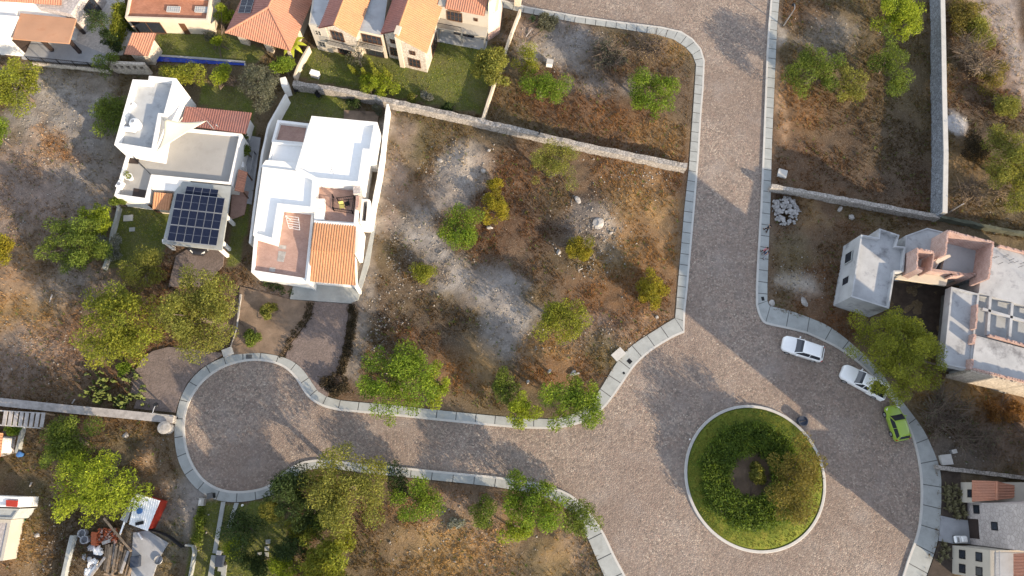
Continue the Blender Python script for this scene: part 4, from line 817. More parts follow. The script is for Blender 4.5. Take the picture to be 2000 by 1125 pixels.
# west annex, gable A, middle court, gable B in two bays, east wing
MB().prism([P(621.5, 97), P(652, 104), P(652, 104) + Vector((1.5, BK, 0)), P(621.5, 97) + Vector((.8, BK, 0))], -.3, 4.8).build('annex_wall', 'beige_plaster', H3); 
MB().sheet(inset_xy([P(621.5, 97), P(652, 104), P(652, 104) + Vector((1.5, BK, 0)), P(621.5, 97) + Vector((.8, BK, 0))], .2), 4.81).build('annex_roof', 'raw_slab', H3)
window(H3, P(621.5, 97), P(652, 104), .42, .8, 3.1, 4.0, 'beige_plaster'); window(H3, P(621.5, 97), P(652, 104), .42, .85, .9, 1.9, 'grey_metal')
fa, fb = gable(H3, P(645, 99.5), P(707, 115), BK, 4.8, 6.0, -.3, 'shaded_pink_tile', 'sunlit_orange_tile', 'cream_stone', .48)
window(H3, fa, fb, .42, 1.5, 2.7, 4.4, bars=3); window(H3, fa, fb, .5, 1.7, .1, 2.1, bars=3)
ca_, cb_ = P(707, 104), P(757, 115); MB().prism([ca_, cb_, cb_ + Vector((1, BK, 0)), ca_ + Vector((1, BK, 0))], -.3, 4.5).build('court_wall', 'cream_plaster', H3); MB().sheet([ca_, cb_, cb_ + Vector((1, BK, 0)), ca_ + Vector((1, BK, 0))], 4.51).build('court_roof', 'grey_roof', H3)
window(H3, ca_, cb_, .55, 2.4, 2.6, 4.1, bars=4); window(H3, ca_, cb_, .55, 2.2, .1, 2.1, 'dark_wood', bars=2)
fc, fd = P(757, 123), P(789, 133.5)
ga, gb = P(757.5, 123.5), P(835, 142.5)
d = (gb - ga).normalized(); bk = Vector((-d.y, d.x, 0)); Lb = (gb - ga).length; mm = ga + d * Lb * .38
# one roof whose west slope stops short of the bold east bay
A = ga + bk * .8; Bq = gb - bk * .0; ze, zp = 4.9, 6.2; up = lambda p, z: Vector((p.x, p.y, z)); far = bk * BK
MB().add([up(A, -.3), up(mm + bk * .8, -.3), up(mm + bk * .8, zp), up(A, ze), up(A + far, -.3), up(mm + far, -.3), up(mm + far, zp), up(A + far, ze)], [(0, 1, 2, 3), (4, 0, 3, 7), (1, 5, 6, 2)]).build('gable_wall', 'cream_stone', H3)
MB().add([up(mm, -.3), up(gb, -.3), up(gb, ze - .2), up(mm, zp), up(mm + far, -.3), up(gb + far, -.3), up(gb + far, ze - .2), up(mm + far, zp)], [(0, 1, 2, 3), (1, 5, 6, 2), (4, 0, 3, 7)]).build('bay_wall', 'cream_stone', H3)
MB().box(mm + bk * .4, .55, 1.1, -.3, zp + .35, math.atan2(d.y, d.x)).build('buttress', 'cream_plaster', H3)
tile_roof(H3, [up(A - d * .35 - bk * .3, ze - .05), up(mm + bk * .5, zp + .1), up(mm + far, zp + .1), up(A + far - d * .35, ze - .05)], up(mm, zp) - up(ga, ze), 'shaded_pink_tile', 'roof')
tile_roof(H3, [up(mm - bk * .35, zp + .12), up(gb + d * .4 - bk * .35, ze - .3), up(gb + far + d * .4, ze - .3), up(mm + far, zp + .12)], up(mm, zp) - up(gb, ze), 'sunlit_orange_tile', 'roof')
MB().tube([up(mm - bk * .3, zp + .2), up(mm + far, zp + .2)], .11, 8).build('ridge_tiles', 'sunlit_orange_tile', H3)
window(H3, ga + bk * .8, mm + bk * .8, .45, .7, 3.2, 3.9); window(H3, ga + bk * .8, mm + bk * .8, .45, 1.2, .8, 2.3, bars=3)
window(H3, mm, gb, .5, .75, 3.1, 3.8); window(H3, mm, gb, .52, 1.5, .7, 2.3, bars=3)
window(H3, gb, gb + far, .2, 2.2, .2, 2.4, bars=3); window(H3, gb, gb + far, .22, .6, 3.2, 3.9)
for s0, s1, q0, q1 in ((.1, .95, fa, fb), (.02, .98, ca_, cb_)):
    p0, p1 = q0.lerp(q1, s0), q0.lerp(q1, s1); nn = (p1 - p0).normalized(); nn = Vector((nn.y, -nn.x, 0)); MB().prism([p0, p1, p1 + nn * .8, p0 + nn * .8], 2.4, 2.55, True).build('balcony', 'beige_plaster', H3)
    rl = MB(); n = int((p1 - p0).length / .18)
    for i in range(n + 1): x = p0.lerp(p1, i / n) + nn * .76; rl.bar((x.x, x.y, 2.55), (x.x, x.y, 3.4), .025)
    rl.bar(up(p0 + nn * .76, 3.4), up(p1 + nn * .76, 3.4), .05); rl.build('balcony_railing', 'black_metal', H3)
ea, eb = P(860, 62), P(953, 80); d = (eb - ea).normalized(); bk = Vector((-d.y, d.x, 0)); out_ = -bk
MB().prism([ea, eb, eb + bk * BK, ea + bk * BK], -.3, 5.0).build('east_wing_wall', 'beige_plaster', H3)
a = [up(ea + out_ * .35 + d * .9, 5.05), up(eb + out_ * .35 - d * .4, 5.05), up(eb + bk * 5 - d * .4, 6.4), up(ea + bk * 5 + d * .9, 6.4)]; tile_roof(H3, a, a[3] - a[0], 'clay_tile', 'roof')
MB().prism([ea + out_ * 1.3, eb + out_ * 1.3, eb, ea], 2.35, 2.55, True).build('gallery_slab', 'beige_plaster', H3)
MB().prism([ea + out_ * 1.5, eb + out_ * 1.5, eb, ea], -.2, .16).build('gallery_floor', 'grey_roof', H3)
for s in (.03, .5, .97): q = ea.lerp(eb, s) + out_ * 1.2; MB().box(q, .2, .2, 0, 2.4).build('gallery_post', 'grey_metal', H3)
window(H3, ea, eb, .32, 1.9, 2.65, 4.3, bars=4); window(H3, ea, eb, .32, 1.6, 4.45, 4.95, bars=3, mid=False); window(H3, ea, eb, .75, .5, 3.4, 3.9); window(H3, ea, eb, .5, 2.6, .1, 2.1, 'dark_wood', bars=3)
rl = MB(); p0, p1 = ea + out_ * 1.25, ea.lerp(eb, .5) + out_ * 1.25
for i in range(26): x = p0.lerp(p1, i / 25); rl.bar((x.x, x.y, 2.55), (x.x, x.y, 3.35), .025)
rl.bar(up(p0, 3.35), up(p1, 3.35), .05); rl.build('balcony_railing', 'black_metal', H3)
q = P(964, 66); MB().prism([P(953, 82), P(976, 66), P(976, 66) + Vector((.3, 3.2, 0)), P(953, 82) + Vector((.3, 3.5, 0))], -.3, 1.4).build('chimney_base', 'raw_brick', H3)
MB().hexa([up(P(953, 81), 1.4), up(P(975, 66), 1.4), up(P(975, 66) + Vector((.3, 3, 0)), 1.4), up(P(953, 81) + Vector((.3, 3.4, 0)), 1.4)], [up(P(953, 76), 4.2), up(P(970, 64), 4.2), up(P(970, 64) + Vector((.3, 2.4, 0)), 4.2), up(P(953, 76) + Vector((.3, 3, 0)), 4.2)]).build('chimney', 'cream_plaster', H3)
MB().prism([P(953, 76), P(965, 66), P(965, 66) + Vector((.3, 2, 0)), P(953, 76) + Vector((.3, 2.6, 0))], 4.2, 6.6).build('chimney_stack', 'cream_plaster', H3)
q = P(617, 149); th = thing('meter_box', 'white box standing on the villa lawn near the stone wall', 'box', q); MB().box(q, 1.0, .6, 0, .75, -.3).build('case', 'plastic_white', th, False, .03); MB().box(q, 1.06, .66, .75, .8, -.3).build('lid', 'white_metal', th)

# ---------------- hip roofed house with the lap pool garden
H4 = thing('house', 'low house with a ribbed hip roof, stone arches and a red tiled terrace', 'house', P(500, 50))
E1, E2, E3 = P(440.4, 64.3, 2.7), P(567.5, 100, 2.7), P(597.6, 30.6, 2.7); AP = P(524.8, 15, 4.5); d = (E2 - E1).normalized(); bk = Vector((-d.y, d.x, 0))
AP2 = AP + bk * 1.2; E3 = E2 + bk * (E3 - E2).length; E4 = E1 + bk * 14; AP3 = AP + bk * 8 + Vector((0, 0, 0)); E3b = E2 + bk * 14
tile_roof(H4, [E1, E2, AP], bk + Vector((0, 0, .3)), 'clay_tile', 'roof'); tile_roof(H4, [E2, E3b, AP3, AP], -d + Vector((0, 0, .3)), 'clay_tile', 'roof'); tile_roof(H4, [E4, E1, AP, AP3], d + Vector((0, 0, .3)), 'shaded_pink_tile', 'roof')
rd_ = MB(); [rd_.tube([p + Vector((0, 0, .08)), AP + Vector((0, 0, .1))], .12, 8) for p in (E1, E2)]; rd_.tube([AP + Vector((0, 0, .1)), AP3 + Vector((0, 0, .1))], .12, 8); rd_.build('ridge_tiles', 'clay_tile', H4)
wl = inset_xy([E1, E2, E3b, E4], .7); nog([(440,66),(570,102),(600,30),(600,-80),(440,-80)], 2)
wp = [Vector((x, y, 0)) for x, y in wl]; wp = sorted(wp, key=lambda p: (p - E1).xy.length); W1 = wp[0]; W2 = min(wl, key=lambda p: (Vector(p) - E2.xy).length); W2 = Vector((*W2, 0))
dd = (W2 - W1); L4 = dd.length; dd.normalize(); b4 = Vector((-dd.y, dd.x, 0)); mb = MB()
def wseg(u0, u1, z0, z1): mb.prism([W1 + dd * u0, W1 + dd * u1, W1 + dd * u1 + b4 * .4, W1 + dd * u0 + b4 * .4], z0, z1, True)
for u0, u1 in ((0, L4 * .17), (L4 * .5, L4 * .62), (L4 * .93, L4)): wseg(u0, u1, -.3, 2.65)
for u0, u1 in ((L4 * .17, L4 * .5), (L4 * .62, L4 * .93)):
    n = 10
    for i in range(n): t0 = (i + .5) / n * 2 - 1; wseg(u0 + (u1 - u0) * i / n, u0 + (u1 - u0) * (i + 1) / n, 1.2 + .95 * math.sqrt(max(0, 1 - t0 * t0)), 2.65)
mb.build('arcade_wall', 'cream_stone', H4); MB().prism([W1 + b4 * 2.5, W2 + b4 * 2.5, W2 + b4 * 12, W1 + b4 * 12], -.3, 2.6).build('wall', 'cream_plaster', H4)
S0, S1, S2_, S3 = P(463.5, 23.7, 3.2), P(490, 27.7, 3.6), P(497, -2, 3.6), P(470.5, -5, 3.2)
nw = (E1 - AP).cross(E4 - E1).normalized(); nw = nw if nw.z > 0 else -nw
def onw(p): p = Vector(p); return p + Vector((0, 0, ((E1 - p).dot(nw)) / nw.z + .16))
for i in range(2):
    for j in range(2):
        f = lambda s, t: onw(S0.lerp(S1, s).lerp(S3.lerp(S2_, s), t)); o = f(i * .5 + .01, j * .5 + .01)
        solar('solar_panel', None, o, f(i * .5 + .49, j * .5 + .01) - o, f(i * .5 + .01, j * .5 + .49) - o, 0, 'dark blue solar panel on the shaded slope of the ribbed hip roof', 'solar panel', 'four solar panels on the hip roof')
# terrace range
T0, T1 = P(266, 63.5), P(430, 68.6); d = (T1 - T0).normalized(); bk = Vector((-d.y, d.x, 0)); LT = (T1 - T0).length
flat_block(H4, [(p.x, p.y) for p in (T0, T0 + d * LT * .955, T0 + d * LT * .955 + bk * 9, T0 + bk * 9)], -.3, 2.75, .3, .22, 'cream_plaster', 'red_terrace', 'terrace_wall', 'terrace_floor')
MB().prism([T0 + bk * 3.0 + d * 1.5, T0 + d * LT * .95 + bk * 3.0, T0 + d * LT * .95 + bk * 3.3, T0 + bk * 3.3 + d * 1.5], 2.4, 2.95).build('terrace_step', 'cream_plaster', H4)
def opening(u, wd, z0, z1, mat): window(H4, T0, T0 + d * LT, u, wd, z0, z1, 'brown_wood', mat, 2, 'door', mid=False)
opening(.2, 3.4, .05, 2.1, 'dark_glass'); opening(.62, .7, .05, 2.0, 'brown_wood')
for px, py in ((339.5, 18.8), (394, 19.3)):
    q = P(px, py, 2.5); th = thing('skylight', 'gridded grey glass skylight, ' + ('left' if px < 360 else 'right') + ' one of two on the red terrace', 'skylight', q, 'skylights on the red terrace'); MB().box(q, 1.5, .75, 2.44, 2.6, -.04).build('glass', 'grey_roof', th); mb = MB()
    for k in range(7): mb.box((q.x - .75 + k * .25, q.y, 0), .04, .75, 2.6, 2.63, 0)
    for k in range(4): mb.box((q.x, q.y - .36 + k * .24, 0), 1.5, .04, 2.6, 2.625, 0)
    mb.build('bars', 'kerb_concrete', th)
# gate roof
G = [P(241.9, 105.8, 2.4), P(288.5, 109.6, 2.4), P(304.7, 64.7, 3.1), P(257.4, 64, 3.1)]; GR = thing('gate_lodge', 'small gate shelter with a ribbed pink tile roof above blue doors', 'shelter', (G[0].x, G[0].y, 0))
tile_roof(GR, G, G[3] - G[0], 'clay_tile', 'roof'); gl = inset_xy(G, .35); MB().prism(gl, -.3, 2.3).build('wall', 'cream_stone', GR)
MB().prism([P(297, 121), P(311, 122), P(312, 93), P(302, 93)], -.1, .22).build('blue_step', 'blue_paint', GR)
LP = [(311,112),(400,119),(478.5,125.5),(478.5,129.5),(400,126),(308,121.5)]
structure(MB().sheet(PP(LP), .19), 'pool_water', 'pool_water'); structure(MB().prism(PP([(309,108.5),(400,114.5),(480,121.5),(478.5,125),(400,118.5),(310,112)]), -.2, .24), 'pool_coping', 'paver_grey')
structure(MB().prism(PP([(478.5,125),(480.5,125),(480.5,130),(478.5,130)]), -.2, .24), 'pool_end', 'kerb_concrete')

# ---------------- white house with the tan canopy (far left top)
H5 = thing('house', 'sunlit white house with a flat tan canopy on dark posts, far top left', 'house', P(40, 90)); nog([(-80,-80),(190,-80),(160,60),(50,112),(-80,112)], 0)
MB().prism(xy([(24,75.5),(134,84.5),(148.7,36.5),(40,25.6)], 3.0), 2.82, 3.0, True).build('canopy', 'tan_roof', H5)
for x, y in ((104,100),(158,104),(166,66)): q = P(x, y); MB().box(q, .36, .36, -.1, 2.85, .1).build('canopy_post', 'dark_wood', H5)
MB().prism([P(47, 111), P(47, 111) + Vector((.7, 3.2, 0)), P(47, 111) + Vector((-14, 4, 0)), P(47, 111) + Vector((-14, .8, 0))], -.3, 3.2).build('wall', 'white_plaster', H5)
wa, wb = P(47, 111), P(47, 111) + Vector((.7, 3.2, 0)); window(H5, wa, wb, .5, 2.4, .15, 2.5, 'dark_wood', 'dark_wood', 3, 'louvre_door')
W0 = P(92, 62); MB().prism([P(60, 72), P(150, 80), P(150, 80) + Vector((.5, 8, 0)), P(60, 72) + Vector((-2, 8, 0))], -.3, 2.7).build('rear_wall', 'white_plaster', H5)
MB().prism([P(60, 72) + Vector((-12, 1.5, 0)), P(62, 72), P(60, 72) + Vector((-1, 12, 0)), P(60, 72) + Vector((-14, 12, 0))], -.3, 2.9).build('side_wall', 'white_plaster', H5)
sa = P(172, 66); sb = sa + Vector((1.6, 4.4, 0)); MB().prism([sa, sb, sb + Vector((-4, 4, 0)), sa + Vector((-4, 1, 0))], -.3, 3.6).build('stone_tower', 'facade_stone', H5); window(H5, sa, sb, .55, 1.9, .3, 2.6, 'dark_wood', 'dark_glass', 3, 'glazed_door')
q = [P(-6, 2, 3.9), P(119, 10, 3.9), P(121, -30, 4.8), P(-4, -36, 4.8)]; tile_roof(H5, q, q[3] - q[0], 'clay_tile', 'roof'); MB().prism(inset_xy(q, .4), -.3, 3.8).build('upper_wall', 'white_plaster', H5)
tr_ = MB()
for k in range(4): p = P(38 + 8 * k, 9, 3.0); tr_.bar(p, p + Vector((-.9, 1.6, .9)), .06)
tr_.build('pergola_rafters', 'brown_wood', H5)

# ---------------- unfinished house (right)
H6 = thing('unfinished_house', 'unfinished house of raw brick and pale concrete slabs with open roof frames', 'house', P(1760, 560)); nog([(1630,610),(1682,458),(1850,440),(2100,500),(2100,760),(1960,775),(1835,715),(1745,600)], 0)
WBp = [(1682,458),(1716,464),(1718,446),(1757,459),(1751,480),(1769,482),(1765,531),(1748,531),(1736.5,603),(1662.5,579.7)]
flat_block(H6, xy(WBp, 4.0), -.3, 4.0, .5, .16, 'raw_slab', 'raw_slab', 'wall', 'roof')
wa, wb = P(1641, 489), P(1628, 607); window(H6, wb + Vector((0, 0, 0)), wa, .78, 1.3, 1.4, 2.9, 'concrete', 'dark_glass', 1, 'window_opening', mid=False); window(H6, wb, wa, .40, 1.0, 1.4, 2.8, 'concrete', 'dark_glass', 1, 'window_opening', mid=False)
flat_block(H6, xy([(1769,460),(1811,445),(1852,455),(1843,500),(1825,530),(1767,532)], 3.6), -.3, 3.6, .1, .14, 'raw_slab', 'raw_slab', 'wall', 'roof')
def brick_box(name, line, z0, z1, t, mat='raw_brick', closed=False):
    pts = PP(line, z1); mb = MB(); n = len(pts); m = n if closed else n - 1
    for i in range(m):
        a, b_ = pts[i], pts[(i + 1) % n]; d = (b_ - a).normalized(); nn = Vector((-d.y, d.x, 0)) * t / 2; e = d * (t / 2 - .004 * (i % 2)); mb.prism([a + nn - e, b_ + nn + e, b_ - nn + e, a - nn - e], z0, z1 - .004 * (i % 2), True)
    # ragged course on top
    k = 0
    for i in range(m):
        a, b_ = pts[i], pts[(i + 1) % n]; L = (b_ - a).length; d = (b_ - a).normalized(); nn = Vector((-d.y, d.x, 0)) * t * .46; u = .1
        while u < L - .25:
            if random.random() < .55: q = [a + d * u + nn, a + d * (u + .2) + nn, a + d * (u + .2) - nn, a + d * u - nn]; mb.prism(q, z1 - .01, z1 + .09)
            u += .27
    return mb.build(name, mat, H6)
MB().prism(xy([(1851,456),(1936,476),(1930,541),(1838,535),(1846,500)], 3.7), -.3, 3.7).build('upper_floor', 'grey_roof', H6)
brick_box('room_wall', [(1846,497),(1852,451),(1940,473.5),(1931,543)], 3.3, 6.2, .2)
brick_box('low_room_wall', [(1932,541),(1897,534),(1858,539)], 3.3, 4.3, .18)
brick_box('shaft_wall', [(1822,492),(1792,485.5),(1791,525),(1800,529)], 3.2, 5.8, .18); brick_box('shaft_wall', [(1824,491),(1819,527)], 3.2, 5.4, .16)
MB().prism(xy([(1836,499),(1856,497),(1858,501),(1832,515),(1828,511)], 5.2), 5.0, 5.15, True).build('lintel', 'cream_plaster', H6)
structure(MB().prism(PP([(1738,548),(1850,562),(1848,600),(1842,660),(1720,610)]), -.2, .16), 'court_floor', 'dark_soil_and_shade')  # dark floor colour stands in for the shade in the court
# arcade wall to the court
qa, qb = P(1749, 548), P(1851, 562); d = (qb - qa).normalized(); bk = Vector((-d.y, d.x, 0)); L6 = (qb - qa).length; mb = MB()
def a6(u0, u1, z0, z1): mb.prism([qa + d * u0, qa + d * u1, qa + d * u1 + bk * .3, qa + d * u0 + bk * .3], z0, z1, True)
for k in range(4): a6(L6 * k / 3 - (0 if k == 0 else .25), L6 * k / 3 + (.25 if k < 3 else 0), -.3, 4.3)
for k in range(3):
    u0, u1 = L6 * k / 3 + .25, L6 * (k + 1) / 3 - .25
    for i in range(8): t0 = (i + .5) / 8 * 2 - 1; a6(u0 + (u1 - u0) * i / 8, u0 + (u1 - u0) * (i + 1) / 8, 1.5 + 1.0 * math.sqrt(max(0, 1 - t0 * t0)), 4.3)
mb.build('arcade_wall', 'raw_brick', H6)
MB().prism(xy([(1766,531),(1852,540),(1848,558),(1750,544)], 3.3), 3.0, 3.3, True).build('gallery_slab', 'cream_plaster', H6)
# east blocks
SL = [(1858,560),(1913,574),(1897,723),(1843,711)]; flat_block(H6, xy(SL, 3.7), 2.7, 3.7, .15, .2, 'raw_slab', 'raw_slab', 'roof_edge', 'striped_roof'); MB().sheet(xy(SL, 2.75), 2.72).build('soffit', 'joint_and_shade_dark', H6)  # soffit coloured dark for the shade beneath the slab
MB().prism(xy([(1868,566),(1912,575),(1897,721),(1856,713)], 2.7), -.3, 2.71).build('shade_block', 'joint_and_shade_dark', H6)  # solid dark block painted as the shaded recess under the slab
MB().prism(xy([(1941,482),(2090,522),(2090,622),(1912,572),(1914,553)], 3.8), -.3, 3.8).build('roof_slab', 'raw_slab', H6)
MB().prism(xy([(1906,655),(2090,704),(2090,770),(1897,724)], 3.8), -.3, 3.8).build('roof_slab', 'raw_slab', H6)
MB().prism(xy([(1912,575),(2090,624),(2090,700),(1905,654)], 3.0), -.3, 3.0).build('coffer_floor', 'grey_roof', H6)
bm_ = MB()
for l in ([(1935,578),(1930,655)], [(1978,592),(1972,667)], [(2021,604),(2015,680)], [(1920,603),(2090,652)]):
    p, q = P(*l[0], 3.8), P(*l[1], 3.8); bm_.bar(p - Vector((0, 0, .2)), q - Vector((0, 0, .2)), .28, .38)
bm_.build('roof_beams', 'raw_slab', H6)
brick_box('parapet', [(1909,596),(1906,640)], 3.5, 4.4, .2); brick_box('parapet', [(1904,655),(1902,668)], 3.5, 4.3, .3); brick_box('parapet', [(1899,704),(1897,718)], 3.5, 4.3, .3)
brick_box('parapet', [(1935,655),(1965,663),(2000,673),(2090,697)], 3.6, 4.1, .2); brick_box('parapet', [(1955,480),(2000,492),(2090,517)], 3.6, 4.2, .2)
MB().prism(xy([(1863,739),(1962,769),(2010,752),(2090,775),(2090,760),(1905,722)], 0), -.3, .2).build('footing', 'concrete', H6)
brick_box('front_wall', [(1900,724),(1955,738),(2000,749),(2090,771)], -.2, 4.2, .35, 'cream_stone'); brick_box('front_parapet', [(1905,721),(1960,735),(2090,767)], 3.8, 4.5, .2)
for k in range(14): q = P(1925 + random.random() * 100, 500 + random.random() * 55, 3.8); MB().tube([q, q + Vector((.05, 0, .7))], .02, 5).build('starter_bar', 'black_metal', H6) if q.x < 70 else None

# ---------------- house at the lower right
H7 = thing('house', 'tall stone and beige house with small arched windows, lower right corner', 'house', P(1900, 1030)); nog([(1874,940),(2100,940),(2100,1300),(1857,1300),(1857,1064),(1890,1062)], 0)
fa, fb = P(1887.5, 981), P(1893, 1063); MB().prism([fa, fb, fb + Vector((16, -.6, 0)), fa + Vector((16, .6, 0))], -.3, 12.0).build('stone_wall', 'facade_stone', H7)
MB().prism([P(2012, 848), P(2030, 866), P(2190, 1010), P(2190, 1080), P(2012, 1080)], -.3, 15.0).build('stone_wall', 'facade_stone', H7)  # added tall block out of view, shaped along the sun to shade the street
for s_ in (.2, .5, .8):
    for z_ in (1.0, 4.2, 7.4, 10.6): window(H7, P(2012, 1080), P(2012, 848), s_, 1.2, z_, z_ + 1.4, 'black_metal')  # windows dressing the added shade-casting block
def win7(s, wd, z0, z1, **k): window(H7, fa, fb, s, wd, z0, z1, **k)
window(H7, fb, fa, 1 - .16, .85, 1.0, 1.9, 'black_metal'); window(H7, fb, fa, 1 - .62, 1.9, .1, 1.6, 'dark_wood', 'dark_wood', 2, 'garage_door', mid=False); window(H7, fb, fa, 1 - .52, .8, 3.4, 4.3, 'black_metal')
ta, tb = P(1874.5, 942), P(1874.5, 981); MB().prism([ta, tb, tb + Vector((6.5, 0, 0)), ta + Vector((6.5, 0, 0))], -.3, 2.0).build('wing_wall', 'beige_plaster', H7); window(H7, tb, ta, .45, .8, 1.2, 1.9, 'black_metal')
r1, r2 = P(1946, 940, 2.9), P(1946, 977, 2.9); e1, e2 = P(1898.5, 938, 2.05), P(1898.5, 980, 2.05); g1, g2 = P(1981, 948, 2.1), P(1980, 972, 2.1)
tile_roof(H7, [e1, e2, r2, r1], r1 - e1 + Vector((0, (e1 - r1).y, 0)), 'clay_tile', 'roof'); tile_roof(H7, [r1, r2, g2, g1], Vector((-1, 0, .3)), 'clay_tile', 'roof'); MB().tube([r1 + Vector((0, 0, .08)), r2 + Vector((0, 0, .08))], .12, 8).build('ridge_tiles', 'clay_tile', H7)
ba, bb = P(1858, 1065), P(1858, 1120); MB().prism([ba, bb, bb + Vector((14, 0, 0)), ba + Vector((14, 0, 0))], -.3, 5.6).build('beige_wall', 'beige_plaster', H7)
for s in (.27, .76):
    for z in (1.2, 3.6): window(H7, bb, ba, 1 - s, .85, z, z + .95, 'black_metal', bars=2)
MB().sheet([ba + Vector((.4, -.2, 0)), bb + Vector((.4, .2, 0)), bb + Vector((13.5, .2, 0)), ba + Vector((13.5, -.2, 0))], 5.62).build('terrace_floor', 'paver_grey', H7)
rl = MB()
for k in range(22): q = ba.lerp(bb, k / 21) + Vector((.25, 0, 0)); rl.bar((q.x, q.y, 5.6), (q.x, q.y, 6.5), .03)
for z in (5.95, 6.5): rl.bar((ba.x + .25, ba.y, z), (bb.x + .25, bb.y, z), .05)
rl.build('balcony_railing', 'grey_metal', H7)
q = [P(1980, 1081, 6.4), P(1980, 1128, 6.4), P(2060, 1128, 7.6), P(2060, 1078, 7.6)]; tile_roof(H7, q, q[3] - q[0], 'clay_tile', 'roof')
MB().bar(P(1860, 1090, 4.4), P(1856, 1093, 3.2), .12).build('wall_lamp', 'black_metal', H7)

# ---------------- left edge houses
H8 = thing('house', 'pale flat roofed house cut by the left edge, with a dark red skylight', 'house', P(0, 1000)); nog([(-90,960),(42,962),(38,994),(24,1012),(10,1110),(-90,1130)], 0)
flat_block(H8, xy([(-90,966),(40,971),(38,991),(-90,987)], 3.0), -.3, 3.0, .15, .18, 'white_plaster', 'white_roof', 'wall', 'roof'); flat_block(H8, xy([(-90,989),(38,994),(24,1014),(-90,1010)], 2.7), -.3, 2.7, .1, .15, 'concrete', 'concrete', 'annex_wall', 'annex_roof')
flat_block(H8, xy([(-90,1011),(22,1015),(6,1095),(-90,1100)], 2.2), -.3, 2.2, .08, .3, 'beige_plaster', 'facade_stone', 'terrace_wall', 'terrace_floor')
MB().prism(xy([(12,976.5),(35,978),(33,990.5),(12,989)], 3.05), 2.7, 3.08).build('skylight', 'red_paint', H8)
th = thing('timber_shelter', 'slatted grey timber shelter roof below the broad grey wall', 'shelter', P(40, 815)); mb = MB()
for k in range(8): x = 6 + k * 10.5; mb.prism(xy([(x + 2, 802 + k * .5), (x + 9, 802.5 + k * .5), (x + 4.5, 832 + k * .4), (x - 2.5, 831 + k * .4)], 2.2), 2.14, 2.2 + random.random() * .03, True)
mb.build('slats', 'grey_timber', th); bm2 = MB(); bm2.prism(xy([(-4,829),(79,835),(79,837),(-4,831)], 2.1), 1.95, 2.1, True); bm2.prism(xy([(0,801),(86,806),(86,808),(0,803)], 2.1), 1.95, 2.1, True); bm2.build('beams', 'kerb_concrete', th)
for x, y in ((2,830),(77,836),(84,807),(2,802)): q = P(x, y, 2); MB().box(q, .15, .15, -.1, 1.95).build('post', 'timber', th)
H9 = thing('house', 'house at the left edge with a red tiled roof sliver', 'house', P(-8, 870)); q = [P(6, 846, 2.4), P(1, 892, 2.4), P(-80, 890, 3.4), P(-75, 842, 3.4)]; tile_roof(H9, q, q[3] - q[0], 'sunlit_orange_tile', 'roof'); MB().prism(inset_xy(q, .4), -.3, 2.3).build('wall', 'white_plaster', H9)
structure(MB().prism(PP([(9,852),(33,854),(28,886),(2,892)]), -.2, .15), 'yard_paving', 'facade_stone')
# ---------------- builder yard shed
SH = thing('shed', 'small shed with a white corrugated roof and red sheet side', 'shed', P(285, 1010)); q = [P(265.7, 963.3, 2.2), P(313, 978, 2.2), P(288, 1037, 2.0), P(252, 1023.5, 2.0)]
ripples(MB(), q, q[0] - q[3], .22, .03, .03).build('roof', 'white_metal', SH); wl = inset_xy(q, .12); MB().prism(wl, -.2, 1.93).build('wall', 'red_paint', SH)
q2 = [P(259, 973, 1.7), P(264, 975, 1.75), P(248, 1021, 1.75), P(234, 1015, 1.65)]; ripples(MB(), q2, q2[0] - q2[3], .22, .03, .03).build('lean_to_roof', 'grey_metal', SH)
for x, y in ((236,1014),(247,1019)): q = P(x, y, 1.6); MB().bar((q.x, q.y, -.1), (q.x, q.y, 1.62), .08).build('post', 'timber', SH)
q = P(273, 998, 2.25); MB().lathe(q, [(.28, -.02), (.28, .1), (.2, .14)], 14).single('basin', 'plastic_blue', 'round blue basin upside down on the shed roof', 'basin')
MB().bar(P(260, 973, 2.3), P(233, 1048, .3), .14, .1).single('plank', 'white_metal', 'long white plank leaning on the shed', 'plank')
q = P(272, 1022, 2.2); MB().box(q, .7, .3, 2.08, 2.25, .2).single('roof_scrap', 'black_metal', 'dark scrap lying on the lower edge of the shed roof', 'scrap')
